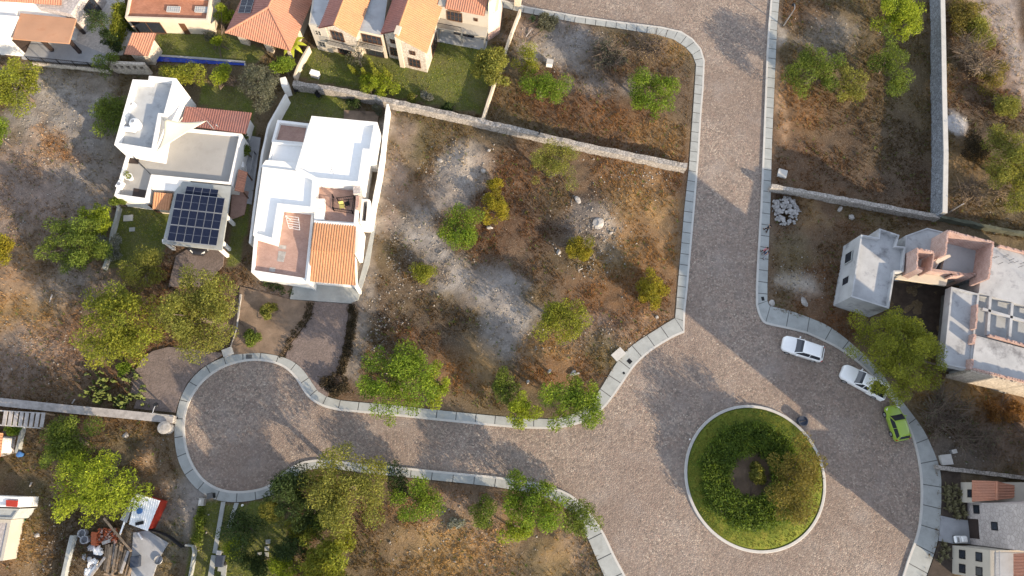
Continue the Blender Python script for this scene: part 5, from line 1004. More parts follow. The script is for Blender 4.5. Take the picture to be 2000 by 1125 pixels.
T = [ # label, px, py, rx, ry, height, palette, options
 ('spreading yellow olive tree at the upper left edge of the stony lot',28,168,58,62,5.5,'ylgreen',dict(leaf=.24)),
 ('small loose grey green tree by the courtyard fence',212,125,22,18,3.5,'mid',dict(density=.7)),
 ('thin dark tree leaning over the pale gravel court',192,45,20,26,4.5,'dark',dict(density=.6)),
 ('clipped dark round tree beside the cypress hedge, upper left',216,82,17,24,3.0,'dark',dict(cr=.5)),
 ('dull olive tree in shade left of the white tower',215,232,40,52,4.0,'mid',dict(density=1.2)),
 ('broad bright shrub below the blue lap pool',362,146,54,26,2.6,'ylgreen',dict(trunks=3,low=.1,cr=.6)),
 ('round green shrub at the end of the lap pool planting',437,150,24,20,2.4,'lime',dict(trunks=3,low=.1,cr=.55)),
 ('grey olive feathery tree between the solar house and villa',508,166,48,52,5.0,'grey',dict(n_per=255,leaf=.19)),
 ('small green tree under the corner of the hip roof',556,128,22,22,3.4,'bright',dict(cr=.6)),
 ('bright green leafy shrub on the villa lawn, against the stone wall',736,163,40,28,2.4,'lime',dict(trunks=4,low=.05,cr=.6)),
 ('thin grey leafed tree in front of the villa doors',702,112,26,28,3.6,'grey',dict(density=.5,n_per=60)),
 ('feathery olive tree over the cream wall',962,132,38,52,5.0,'olive',dict(leaf=.3,n_per=240)),
 ('upper yellow green tree of the pair right of the cream wall',1030,120,26,36,3.6,'ylgreen',dict(density=.8)),
 ('lower bright green tree of the pair right of the cream wall',1062,170,46,44,4.0,'bright',dict()),
 ('round bright green tree in the corner lot by the street bend',1272,187,55,53,4.2,'bright',dict(n_per=240)),
 ('scrubby olive heap of cut branches near the top pavement',1068,45,27,20,1.3,'grey',dict(trunks=3,low=.0,cr=.5)),
 ('round green tree in the lot right of the street',1590,140,50,58,4.4,'mid',dict()),
 ('thin olive tree touching the round green one, right of the street',1656,168,34,44,3.6,'olive',dict(density=.75)),
 ('dark green tree standing below the bright one near the tall wall',1738,120,34,70,4.2,'mid',dict(density=.9)),
 ('bright lime green tree at the top beside the tall stone wall',1752,26,52,58,5.0,'lime',dict(leaf=.24)),
 ('yellow olive bush beside the dirt track at the top',1885,28,34,46,2.6,'gold',dict(trunks=3,low=.1)),
 ('olive bush at the bottom of the dry bank',1958,205,34,34,2.2,'olive',dict(trunks=3,low=.1)),
 ('large dull green tree at the right edge below the dirt track',1975,325,50,90,4.5,'olive',dict(density=1.3)),
 ('thin pale olive tree at the stone wall in the big lot',1076,324,50,54,4.5,'olive',dict(leaf=.17,n_per=255,density=.9)),
 ('mid green round tree in the middle of the big lot',899,442,43,56,3.6,'bright',dict(n_per=240)),
 ('small yellow bush, upper of two beside the green tree',966,366,17,17,1.6,'yellow',dict(trunks=3,low=.1,cr=.45,leaf=.17)),
 ('larger yellow green bush below the small yellow one',966,408,28,34,2.0,'yellow',dict(trunks=3,low=.1,cr=.5,leaf=.17)),
 ('round yellow bush among the pale rocks',1131,485,27,27,1.9,'yellow',dict(trunks=3,low=.1,cr=.5,leaf=.19)),
 ('yellow and green bush near the pavement of the big lot',1270,569,31,42,2.2,'yellow',dict(trunks=3,low=.1,cr=.55,leaf=.19)),
 ('round green tree with yellow skirts in the lower big lot',1100,622,54,51,3.8,'ylgreen',dict(n_per=240)),
 ('small olive bush left in the big lot by the white house',827,531,24,24,1.6,'ylgreen',dict(trunks=3,low=.1,cr=.5,leaf=.17)),
 ('biggest bright green tree overhanging the south pavement',778,750,92,82,6.5,'bright',dict(leaf=.24,n_per=232,cr=.9)),
 ('small bright green tree tucked right of the biggest one',852,745,24,40,3.6,'lime',dict(cr=.6)),
 ('dark green small tree near the two leaning posts',985,756,34,38,3.4,'mid',dict()),
 ('yellow green bush over the south pavement slabs',1016,806,34,36,3.2,'lime',dict(cr=.6)),
 ('wide bright green tree at the bend of the south pavement',1120,787,66,55,5.0,'bright',dict(leaf=.23)),
 ('large dull dark tree in shade beside the small dark lawn',148,476,62,66,5.0,'mid',dict(density=1.2)),
 ('bright green bushy tree by the low garden wall',191,431,33,35,3.0,'lime',dict(cr=.55)),
 ('pale grey olive shrub on the low garden wall',213,486,24,28,2.4,'silver',dict(cr=.5)),
 ('olive feathery tree below the small dark lawn',284,521,50,48,4.6,'olive',dict(leaf=.19,n_per=240)),
 ('big yellow green tree with billowing clumps, left of centre',228,642,84,99,6.2,'ylgreen',dict(density=1.25,leaf=.26,cr=.95)),
 ('tall olive tree in front of the solar carport',390,614,86,104,6.4,'olive',dict(density=1.35,leaf=.23,cr=.9)),
 ('small bright tree at the left edge level with the white tower',-4,268,18,34,3.5,'bright',dict(cr=.6)),
 ('small yellow tree at the left edge over the tan ground',0,492,26,36,3.0,'yellow',dict(cr=.6)),
 ('dull green tree below the broad grey wall',140,868,66,62,4.6,'mid',dict(density=1.2)),
 ('large bright tree over the white roofed shed',194,950,92,84,6.2,'lime',dict(leaf=.24,cr=.9,turn=.5)),
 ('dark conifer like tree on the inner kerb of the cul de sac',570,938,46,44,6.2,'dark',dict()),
 ('yellow green ball tree in the dark garden, upper one',531,992,22,28,3.4,'olive',dict(cr=.55)),
 ('yellow green ball tree in the dark garden, lower one',591,1032,28,25,3.2,'ylgreen',dict(cr=.55)),
 ('large feathery olive tree across the south pavement',680,952,94,86,7.4,'olive',dict(density=1.3,leaf=.23,cr=.9)),
 ('dark leafy tree at the end of the south pavement hedge',776,940,30,36,3.2,'dark',dict(density=.8)),
 ('round mid green tree over the golden grass',812,980,50,46,3.8,'bright',dict()),
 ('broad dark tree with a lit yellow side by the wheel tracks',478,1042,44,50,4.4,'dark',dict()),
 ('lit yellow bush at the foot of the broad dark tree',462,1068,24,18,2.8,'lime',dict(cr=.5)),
 ('large spiky yellow green tree at the bottom edge',642,1090,62,64,5.0,'ylgreen',dict(leaf=.27,ragged=.6)),
 ('small lime tree at the bottom edge of the dark garden',552,1112,34,28,3.2,'lime',dict(cr=.6)),
 ('wide green tree over the south pavement near the roundabout',1046,980,70,60,5.0,'bright',dict(leaf=.23,density=.9)),
 ('small green tree at the left foot of the wide green tree',948,1000,28,28,2.8,'mid',dict(cr=.6)),
 ('small dense tree at the pavement corner by the roundabout',1138,1012,34,42,3.4,'mid',dict(cr=.65)),
 ('yellow green bush between two trees above the golden grass',1010,1035,34,24,2.6,'lime',dict(cr=.6)),
 ('great round olive tree between the unfinished house and parked cars',1753,690,96,100,7.0,'ylgreen',dict(leaf=.22,n_per=263,cr=.85)),
 ('low orange brown thicket below the raw brick gable',1962,800,44,30,1.4,'rust',dict(trunks=4,low=.0,cr=.6,density=.7)),
 ('golden brown tree on the planted island',1549,930,60,84,5.6,'gold',dict(leaf=.22,n_per=255,cr=.8)),
 ('small grassy plant in the bare middle of the island',1478,925,16,20,1.8,'olive',dict(trunks=3,low=.05,cr=.4,leaf=.3)),
 ('bright round bush at the far left slatted roof',27,838,13,12,1.6,'bright',dict(trunks=3,low=.1,cr=.35,leaf=.2)),
 ('round green bush against the terrace of the hip roofed house',437,29,20,15,2.6,'lime',dict(trunks=3,low=.1,cr=.5)),
 ('small yellow bush on the lap pool lawn',424,82,10,9,1.2,'lime',dict(trunks=3,low=.1,cr=.35,leaf=.2)),
 ('tiny grey shrub at the terrace corner above the lawn',408,72,14,9,1.6,'grey',dict(trunks=3,low=.1,cr=.35,leaf=.2,density=.6)),
 ('round grey green shrub in the brown front garden, nearer the house',520,609,16,15,1.1,'olive',dict(trunks=3,low=.0,cr=.4,leaf=.22)),
 ('round dark shrub in the brown front garden, nearer the avenue',491,655,15,14,1.0,'mid',dict(trunks=3,low=.0,cr=.4,leaf=.22)),
 ('dark brown shrub where the driveway meets the pavement',650,752,27,30,1.2,'umber',dict(trunks=4,low=.0,cr=.5,density=.6)),
 ('small green bush under the big yellow green tree',242,722,12,13,1.2,'bright',dict(trunks=3,low=.0,cr=.4,leaf=.22)),
 ('green creeper bush on the east wall of the solar house',474,286,11,22,2.6,'mid',dict(trunks=3,low=.05,cr=.45)),
 ('small green creeper at the corner of the walled terrace',234,394,15,7,2.6,'mid',dict(trunks=3,low=.3,cr=.35,leaf=.22)),
 ('dark shrub against the stone wall in the white house back garden',689,200,14,10,1.3,'dark',dict(trunks=3,low=.0,cr=.4,leaf=.22)),
 ('pale shrub in the back corner of the white house garden',738,214,8,8,1.2,'grey',dict(trunks=3,low=.0,cr=.35,leaf=.22)),
 ('small pale shrub in the lawn bed below the villa',802,195,13,8,1.0,'olive',dict(trunks=3,low=.0,cr=.35,leaf=.22,density=.7)),
 ('grey wispy shrub right of the small pale shrub by the wall',829,189,13,8,1.0,'silver',dict(trunks=3,low=.0,cr=.35,leaf=.2,density=.6)),
 ('dark bedding shrub in the shaded corner of the villa lawn',870,212,16,10,.9,'dark',dict(trunks=3,low=.0,cr=.4,leaf=.22)),
 ('straw olive bush between the tall wall and the dirt track',1912,62,30,48,2.2,'olive',dict(trunks=3,low=.1,density=1.2)),
 ('brown bush on the dry bank left of the dirt track',1938,150,30,44,1.8,'gold',dict(trunks=3,low=.05,density=.8)),
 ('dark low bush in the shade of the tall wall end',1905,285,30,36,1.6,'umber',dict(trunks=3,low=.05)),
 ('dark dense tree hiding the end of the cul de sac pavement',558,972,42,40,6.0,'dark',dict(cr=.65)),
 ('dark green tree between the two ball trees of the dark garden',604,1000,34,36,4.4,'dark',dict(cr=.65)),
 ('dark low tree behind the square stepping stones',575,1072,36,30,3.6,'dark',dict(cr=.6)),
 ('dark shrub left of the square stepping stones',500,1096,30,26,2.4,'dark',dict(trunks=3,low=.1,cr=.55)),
 ('dark green tree right of the yellow ball trees, beside the golden field',640,1020,34,26,3.4,'mid',dict(cr=.6)),
 ('pale grey scrub in the golden field at the bottom',890,1020,17,11,.9,'silver',dict(trunks=3,low=.0,cr=.4,leaf=.2,density=.6)),
]
for lab, px, py, rx, ry, h, pal, o in T:
    small = h < 2.7 or o.get('trunks', 1) > 1
    if 'ragged' not in o: o['ragged'] = .34
    tree('bush' if small else 'tree', lab, 'bush' if small else 'tree', px, py, rx, ry, h, pal, 'bushes and shrubs of the estate' if small else 'trees of the estate', **o)
# bare and twiggy growth
for lab, px, py, rx, ry, h, pal, o in [
 ('bare grey thorn tree in the corner lot',1190,108,46,40,3.0,'grey',dict(n_per=60,bark='bark',twigs=26,leaf=.22)),
 ('dry leafless brown tree by the dirt track',1905,110,42,52,3.0,'straw',dict(n_per=10,bark='pale_bark',twigs=28,leaf=.2)),
 ('brown bare shrub patch below the parked cars tree',1858,812,66,62,2.4,'grey',dict(n_per=26,twigs=26,leaf=.22,density=.7)),
 ('dull thin scrub tree above the right planting beds',1935,862,52,40,2.2,'grey',dict(n_per=30,twigs=20,leaf=.22,density=.6)),
 ('pale dry brush at the wall end right of the tall wall',1905,375,44,34,1.2,'straw',dict(n_per=18,bark='pale_bark',twigs=20,leaf=.18)),
 ('straw brown thicket in the corner lot beside the bare thorn tree',1275,98,44,34,1.2,'straw',dict(n_per=40,twigs=12,leaf=.18,density=.7))]:
    tree('bare_tree', lab, 'bare tree', px, py, rx, ry, h, pal, 'bare and twiggy growth', low=.1, trunks=3, cr=.7, **o)
# tall feathery stems on the villa lawn
for k, (bx, by, tx, ty) in enumerate([(702,150,680,127),(716,156,707,133),(742,163,720,112),(752,160,731,134),(766,158,749,131)]):
    b0 = P(bx, by); hh = 4.2 if k == 2 else 2.6
    top = P(tx, ty, hh); th = thing('cypress_sapling', ['slender feathery sapling, leftmost by the villa lawn shrub','slender feathery sapling, second from the left on the villa lawn','tallest feathery sapling rising from the villa lawn shrub','slender feathery sapling right of the tallest one','slender feathery sapling at the right end of the row'][k], 'sapling', b0, 'feathery saplings on the villa lawn')
    MB().tube([b0, b0.lerp(top, .5), top], [.04, .03, .01], 5).build('stem', 'bark', th); r = np.random.default_rng(k)
    cs = [tuple(b0.lerp(top, u)) for u in np.linspace(.35, 1, 12)]; q, f, c = leaf_cloud(cs, [.24 * (1.3 - u) + .08 for u in np.linspace(.2, 1, 12)], 40, 'ylgreen', .2, r); npmesh('foliage', q, f, 'foliage', th, c)
for lab, px, py, rx, ry, h in [('tall dark tree added unseen beyond the lower edge to shade the dark garden', 640, 1215, 85, 70, 9.0), ('tall dark tree added unseen beyond the lower edge to shade the wheel tracks', 500, 1225, 70, 60, 8.0), ('tall dark tree added unseen beyond the lower edge, right of the builder yard it shades', 392, 1205, 70, 62, 8.0), ('dark tree added unseen beyond the lower edge below the builder yard to shade it', 300, 1230, 60, 55, 7.0)]: tree('tree', lab, 'tree', px, py, rx, ry, h, 'dark', 'trees of the estate')  # unseen trees added below the frame to shade garden and yard
# hedges
def hedge(label, line, wd, h, pal, leaf=.2, n=70, name='hedge', cr=.42, closed=False, seed=1, z0=0.0, group=None):
    r = np.random.default_rng(seed); pts = res(PP(line), step=0.38); cs = []
    for p in pts:
        for _ in range(max(1, int(wd / .32 * h / .6))): cs.append((p.x + r.uniform(-.5, .5) * (wd - .3), p.y + r.uniform(-.5, .5) * (wd - .3), z0 + .15 + (h - .35) * r.random() ** .6))
    th = thing(name, label, 'hedge', (pts[0].x, pts[0].y, z0), group); q, f, c = leaf_cloud(cs, [cr * (.7 + .5 * r.random()) for _ in cs], n, pal, leaf, r); npmesh('foliage', q, f, 'foliage', th, c)
    st = MB()
    for p in pts[::2]: st.tube([(p.x, p.y, z0 - .1), (p.x + r.normal() * .05, p.y + r.normal() * .05, z0 + h * .6)], [.035, .02], 5)
    st.build('stems', 'bark', th); return th
hedge('dark low hedge along the left side of the gravel driveway', [(611,594),(603,620),(588,640),(568,662),(556,690)], .8, .45, 'umber', seed=2)
hedge('dark low hedge along the right side of the gravel driveway', [(690,598),(686,640),(677,690),(664,730)], .9, .45, 'umber', seed=3)
hedge('dark rockery planting in front of the white house terrace', [(518,556),(545,564),(562,574)], .9, .4, 'dark', seed=4)
hedge('tall clipped green hedge beside the gate roof', [(246,28),(243,60),(236,98)], 1.1, 2.4, 'ylgreen', seed=5, n=50)
hedge('trimmed hedge row along the left side of the wheel track lawn', [(395,1000),(392,1030),(388,1055)], .7, .6, 'mid', seed=6)
hedge('dark ivy hedge at the foot of the terraced house west wall', [(248,32),(256,50),(264,62)], .6, .8, 'dark', seed=7)
PAL['hedge'] = ((0.065, 0.11, 0.015), (0.15, 0.21, 0.025), (0.03, 0.058, 0.012)); ring = []
for k in range(41):
    a = 2 * math.pi * (k / 40); ring.append((1464 + 75 * math.cos(a) * (1.0 if math.cos(a) < .3 else .86), 929 + 75 * math.sin(a)))
hedge('thick green hedge ring planted on the roundabout island', ring, 3.0, 1.65, 'hedge', leaf=.22, n=50, cr=.5, seed=8, z0=.28)
# prickly pears and agaves
def cactus(label, px, py, n, spread, seed):
    r = np.random.default_rng(seed); c = P(px, py); th = thing('prickly_pear', label, 'cactus', c, 'prickly pears by the gravel garden'); mb = MB(); col = None
    for k in range(n):
        x, y = c.x + r.normal() * spread * .5, c.y + r.normal() * spread * .5; z = .1
        for s_ in range(r.integers(1, 4)):
            az = r.random() * 6.28; tilt = r.normal() * .5; L = .34 + .15 * r.random(); u = Vector((math.cos(az) * math.sin(tilt), math.sin(az) * math.sin(tilt), math.cos(tilt))); side = Vector((-math.sin(az), math.cos(az), 0)); nn = u.cross(side)
            o = Vector((x, y, z)); pr = [o + u * (L * (.5 - .5 * math.cos(t))) + side * (L * .36 * math.sin(t)) for t in np.linspace(0, 2 * math.pi, 11)[:-1]]
            fr_ = [p + nn * .035 for p in pr]; bk = [p - nn * .035 for p in pr]; m_ = len(pr)
            mb.add(fr_ + bk, [tuple(range(m_)), tuple(range(2 * m_ - 1, m_ - 1, -1))] + [(i, (i + 1) % m_, m_ + (i + 1) % m_, m_ + i) for i in range(m_)])
            e = o + u * L * .95; x, y, z = e.x, e.y, e.z
    mb.build('crown', 'cactus_green', th); MB().lathe(c, [(.12, -.05), (.09, .3), (.05, .45)], 8).build('stem', 'bark', th)
plain('cactus_green', (0.10, 0.125, 0.03), 0.7, 0.35, 5)
cactus('largest prickly pear clump at the edge of the gravel garden', 196, 760, 60, 2.0, 1); cactus('prickly pear clump in front of the broad grey wall', 240, 787, 26, 1.0, 2); cactus('tall thin prickly pear in the gravel garden', 278, 772, 16, .9, 3); cactus('small prickly pear under the big yellow green tree', 262, 738, 12, .8, 4)
def agave(label, px, py, r_, pal, group):
    r = np.random.default_rng(int(px + py)); c = P(px, py, .15); mb = MB()
    for k in range(16):
        a = 6.28 * k / 16 + r.normal() * .1; el = .35 + .9 * (k % 4) / 4; L = r_ * (.8 + .4 * r.random()); d = Vector((math.cos(a) * math.cos(el), math.sin(a) * math.cos(el), math.sin(el))); s = Vector((-math.sin(a), math.cos(a), 0)) * L * .11
        m_ = c + d * L * .55 + Vector((0, 0, .03)); t = c + d * L - Vector((0, 0, .1 * L)); mb.add([c - s * .6, c + s * .6, m_ + s, m_ - s, t, m_ - Vector((0, 0, .04))], [(0, 1, 2, 3), (3, 2, 4), (0, 3, 5), (1, 5, 2), (3, 4, 5), (2, 5, 4)])
    mb.single('agave', pal, label, 'agave', group)
plain('agave_dull', (0.13, 0.12, 0.06), 0.7, 0.3, 5); plain('agave_green', (0.08, 0.12, 0.04), 0.7, 0.3, 5)
rr = np.random.default_rng(4)
for k, (x, y) in enumerate([(1847,951),(1861,950),(1872,962),(1846,963),(1858,966),(1870,978),(1847,977),(1860,982),(1850,992),(1863,996),(1876,992),(1880,1004),(1866,1006)]):
    agave('dull spiky agave in the upper planting bed between pavement and tiled wing', x, y, .62, 'agave_dull', 'agaves in the upper planting bed')
for k, (x, y) in enumerate([(1841,1062),(1848,1071),(1838,1078),(1846,1086),(1834,1092)]): agave('low agave in the dark bed below the paved drive', x, y, .5, 'agave_dull', 'agaves in the lower planting bed')
for k, (x, y) in enumerate([(1040,38),(1060,40),(1076,46),(1056,54)]): agave('scrubby agave by the heap of cut branches', x, y, .7, 'agave_green', 'agaves near the top pavement')
# banana plant beside the hip roof
c = P(578, 104); th = thing('banana_plant', 'banana plant with long yellow leaves at the hip roof corner', 'plant', c); r = np.random.default_rng(3); lf = MB()
for k in range(9):
    a = 6.28 * k / 9; d = Vector((math.cos(a), math.sin(a), 0)); s = Vector((-math.sin(a), math.cos(a), 0)); pts = [c + Vector((0, 0, 1.9)) + d * u * 1.7 + Vector((0, 0, .8 * u - 1.1 * u * u)) for u in np.linspace(0, 1, 6)]; wd = [.05, .2, .26, .24, .16, .02]
    for i in range(5): lf.add([pts[i] - s * wd[i], pts[i] + s * wd[i], pts[i + 1] + s * wd[i + 1], pts[i + 1] - s * wd[i + 1]], [(0, 1, 2, 3)])
plain('banana_leaf', (0.30, 0.33, 0.03), 0.6, 0.2, 3); lf.build('leaves', 'banana_leaf', th); MB().tube([c, c + Vector((0, 0, 2))], [.13, .09], 8).build('stem', 'bark', th)

# ---- uncountable ground cover
def scatter_tufts():
    r = np.random.default_rng(21); N = 260000; p = np.c_[r.uniform(-66, 68, N), r.uniform(-22, 60, N)]
    d = sdist(p, ROADW2); dens = fbm(p, 0.35, 44); keep = (d > 1.7) & (r.random(N) < np.clip((dens - 0.34) * 5, 0.05, 1))
    p = p[keep]; keep = ~lawn_mask(p, 0.3)
    for z in NOGROW + HARD: keep &= sdist(p, z) > 0.1
    p = p[keep]; c = ground_colour(p); g = c.mean(1); grey = (c.max(1) - c.min(1)) / g
    keep = r.random(len(p)) < np.clip(grey * 1.6, 0.06, 1); p, c = p[keep], c[keep]; M = len(p)
    ix = np.clip(((p[:, 0] - X0) / STEP).round().astype(int), 0, nx - 1); iy = np.clip(((p[:, 1] - Y0) / STEP).round().astype(int), 0, ny - 1); z = gz[iy * nx + ix]
    K = 5; base = np.repeat(np.c_[p, z], K, 0); a = r.random(M * K) * 6.28; h = np.repeat(.10 + .20 * r.random(M) ** 2, K) * (.7 + .6 * r.random(M * K)); o = h * (.5 + .9 * r.random(M * K))
    dr = np.c_[np.cos(a), np.sin(a), np.zeros(M * K)]; sd_ = np.c_[-np.sin(a), np.cos(a), np.zeros(M * K)] * (.018 + .028 * r.random(M * K))[:, None]
    tip = base + dr * o[:, None]; tip[:, 2] += h; base[:, 2] -= .02
    q = np.stack([base - sd_, base + sd_, tip], 1).reshape(-1, 3); col = np.repeat(c, K, 0) * (.6 + .65 * r.random(M * K))[:, None] * np.array([1.1, 1.02, .88])
    gr = np.repeat(r.random(M) < .05, K); col[gr] = np.array([.10, .13, .03]) * (.7 + .6 * r.random(gr.sum()))[:, None]
    tag(npmesh('dry_grass', q, np.arange(M * K * 3).reshape(-1, 3), 'dry_blades', None, col), 'dry brown grass and weeds over the empty lots', 'dry grass', kind='stuff')
def scatter_grass():
    r = np.random.default_rng(22); N = 120000; p = np.c_[r.uniform(-66, 10, N), r.uniform(-22, 60, N)]; m = np.zeros(N, bool)
    for l in LAWNPOLY: m |= sdist(p, l) < -0.15
    for z in NOGROW + HARD: m &= sdist(p, z) > 0.05
    p = p[m][:34000]; ang = r.random(len(p)) * 6.28; rad = np.sqrt(r.random(9000)) * (IR - .5); an2 = r.random(9000) * 6.28; p2 = np.c_[IC.x + rad * np.cos(an2), IC.y + rad * np.sin(an2)]
    z = np.r_[np.full(len(p), .09), .10 + .2 * (1 - rad / IR)]; p = np.r_[p, p2]; M = len(p); a = r.random(M) * 6.28; h = .05 + .09 * r.random(M); base = np.c_[p, z]
    dr = np.c_[np.cos(a), np.sin(a), np.zeros(M)]; sd_ = np.c_[-np.sin(a), np.cos(a), np.zeros(M)] * .045; tip = base + dr * (h * 1.1)[:, None]; tip[:, 2] += h
    q = np.stack([base - sd_, base + sd_, tip], 1).reshape(-1, 3); v = fbm(p, .3, 77)[:, None]; col = (np.array([.115, .145, .024]) * (1 - v) + np.array([.20, .185, .038]) * v) * (.6 + .8 * r.random(M))[:, None]
    tag(npmesh('lawn_grass', q, np.arange(M * 3).reshape(-1, 3), 'dry_blades', None, col), 'short grass of the house lawns and the island', 'grass', kind='stuff')
def rock_mesh(r, c, s, flat=.7):
    bm = bmesh.new(); bmesh.ops.create_icosphere(bm, subdivisions=2, radius=1); k = Vector(r.normal(size=3).tolist()); sc = Vector((1 + .35 * r.normal(), 1 + .3 * r.normal(), flat)); az = r.random() * 6.28
    for v in bm.verts:
        d = v.co.normalized(); f = 1 + .16 * math.sin(3 * d.dot(k) + k.x * 5) + .1 * math.sin(7 * d.x + 5 * d.y + k.y * 9); v.co = Vector((v.co.x * abs(sc.x), v.co.y * abs(sc.y), v.co.z * sc.z)) * f * s
        v.co = Matrix.Rotation(az, 3, 'Z') @ v.co
    vs = [v.co + Vector(c) for v in bm.verts]; fs = [tuple(v.index for v in f.verts) for f in bm.faces]; bm.free(); return vs, fs
def scatter_stones():
    r = np.random.default_rng(23); qs = []; fs = []; cs = []; n = 0; unit = np.array([[1, 0, 0], [-1, 0, 0], [0, 1, 0], [0, -1, 0], [0, 0, 1.0], [0, 0, -.3]]); F = np.array([[0, 2, 4], [2, 1, 4], [1, 3, 4], [3, 0, 4], [2, 0, 5], [1, 2, 5], [3, 1, 5], [0, 3, 5]])
    spots = [(900,340,60,60,420),(1150,440,55,60,300),(850,480,60,80,420),(780,480,30,150,420),(990,620,60,80,300),(110,230,100,80,520),(70,380,90,120,380),(1250,340,90,40,330),(1140,520,30,25,120),(1180,660,50,30,150),(1100,80,80,50,300),(1560,540,50,40,220),(1620,60,100,80,200),(740,660,25,80,260),(1180,480,40,60,250),(60,700,100,80,300),(340,960,60,70,150),(100,1060,60,60,150),(900,1050,130,60,240),(1900,880,110,40,200),(1900,420,90,50,90)]
    for px, py, rx, ry, k in spots:
        for _ in range(k):
            q = P(px + r.normal() * rx * .6, py + r.normal() * ry * .6)
            if sdist(np.array([[q.x, q.y]]), ROADW2)[0] < 1.7: continue
            s = .04 + .10 * r.random() ** 3; a = r.random() * 6.28; Rm = np.array([[math.cos(a), -math.sin(a), 0], [math.sin(a), math.cos(a), 0], [0, 0, 1]])
            qs.append((unit * (.7 + .6 * r.random((6, 1))) * s * np.array([1.2, .9, .7])) @ Rm.T + np.array([q.x, q.y, gh(q.x, q.y) + .02])); fs.append(F + n); n += 6; cs.append(np.tile(np.array([.26, .24, .22]) * (.5 + .8 * r.random()), (8, 1)))
    tag(npmesh('loose_stones', np.concatenate(qs), np.concatenate(fs), 'mixed_stone', None, np.concatenate(cs)), 'pale loose stones strewn over the bare lots', 'stones', kind='stuff')
r = np.random.default_rng(9)
BOULD = [(1168,438,.85,'large pale boulder on the rubble at the right of the big lot'),(1193,456,.6,'pale boulder with a dark hollow in the rubble, right end'),(1091,493,.5,'white boulder left of the round yellow bush'),(956,446,.55,'white boulder below the yellow bushes'),(1127,392,.7,'flat pale slab of rock above the rubble'),(955,295,.45,'pale boulder near the stone wall, upper left of the big lot'),(943,335,.5,'pale boulder at the rim of the bare rock patch'),(1282,620,.4,'small white boulder near the bend of the pavement'),(1120,728,.45,'pale boulder beside the fallen post in the rusty grass'),(860,315,.55,'grey boulder left of the bare rock patch'),(1570,590,.5,'white boulder in the scrub left of the unfinished house'),(1507,592,.55,'pale boulder at the pavement corner'),(1662,425,.5,'grey boulder at the foot of the wall by the unfinished house'),(1640,408,.6,'grey boulder against the wall near the heap of stones'),(75,1045,.4,'white boulder in the weeds right of the left edge building'),(246,850,.4,'pale stone above the large bright tree')]
for px, py, s, lab in BOULD:
    q = P(px, py); vs, fs = rock_mesh(r, (q.x, q.y, gh(q.x, q.y) + .05), s * .62); MB().add(vs, fs).single('boulder', 'pale_stone', lab, 'boulder', 'boulders on the empty lots')
o0 = None; c0 = P(1534, 413)
for k in range(150):
    u = math.sqrt(r.random()); a = r.random() * 6.28; x = c0.x + math.cos(a) * u * 1.6; y = c0.y + math.sin(a) * u * 1.85; z = .12 + .75 * (1 - u * u) + r.normal() * .05
    vs, fs = rock_mesh(r, (x, y, z), .13 + .10 * r.random(), .75); MB().add(vs, fs).single('heap_stone', 'heap_stone', 'grey building stone in the heap beside the street pavement', 'stone', 'stones of the heap by the grey wall')
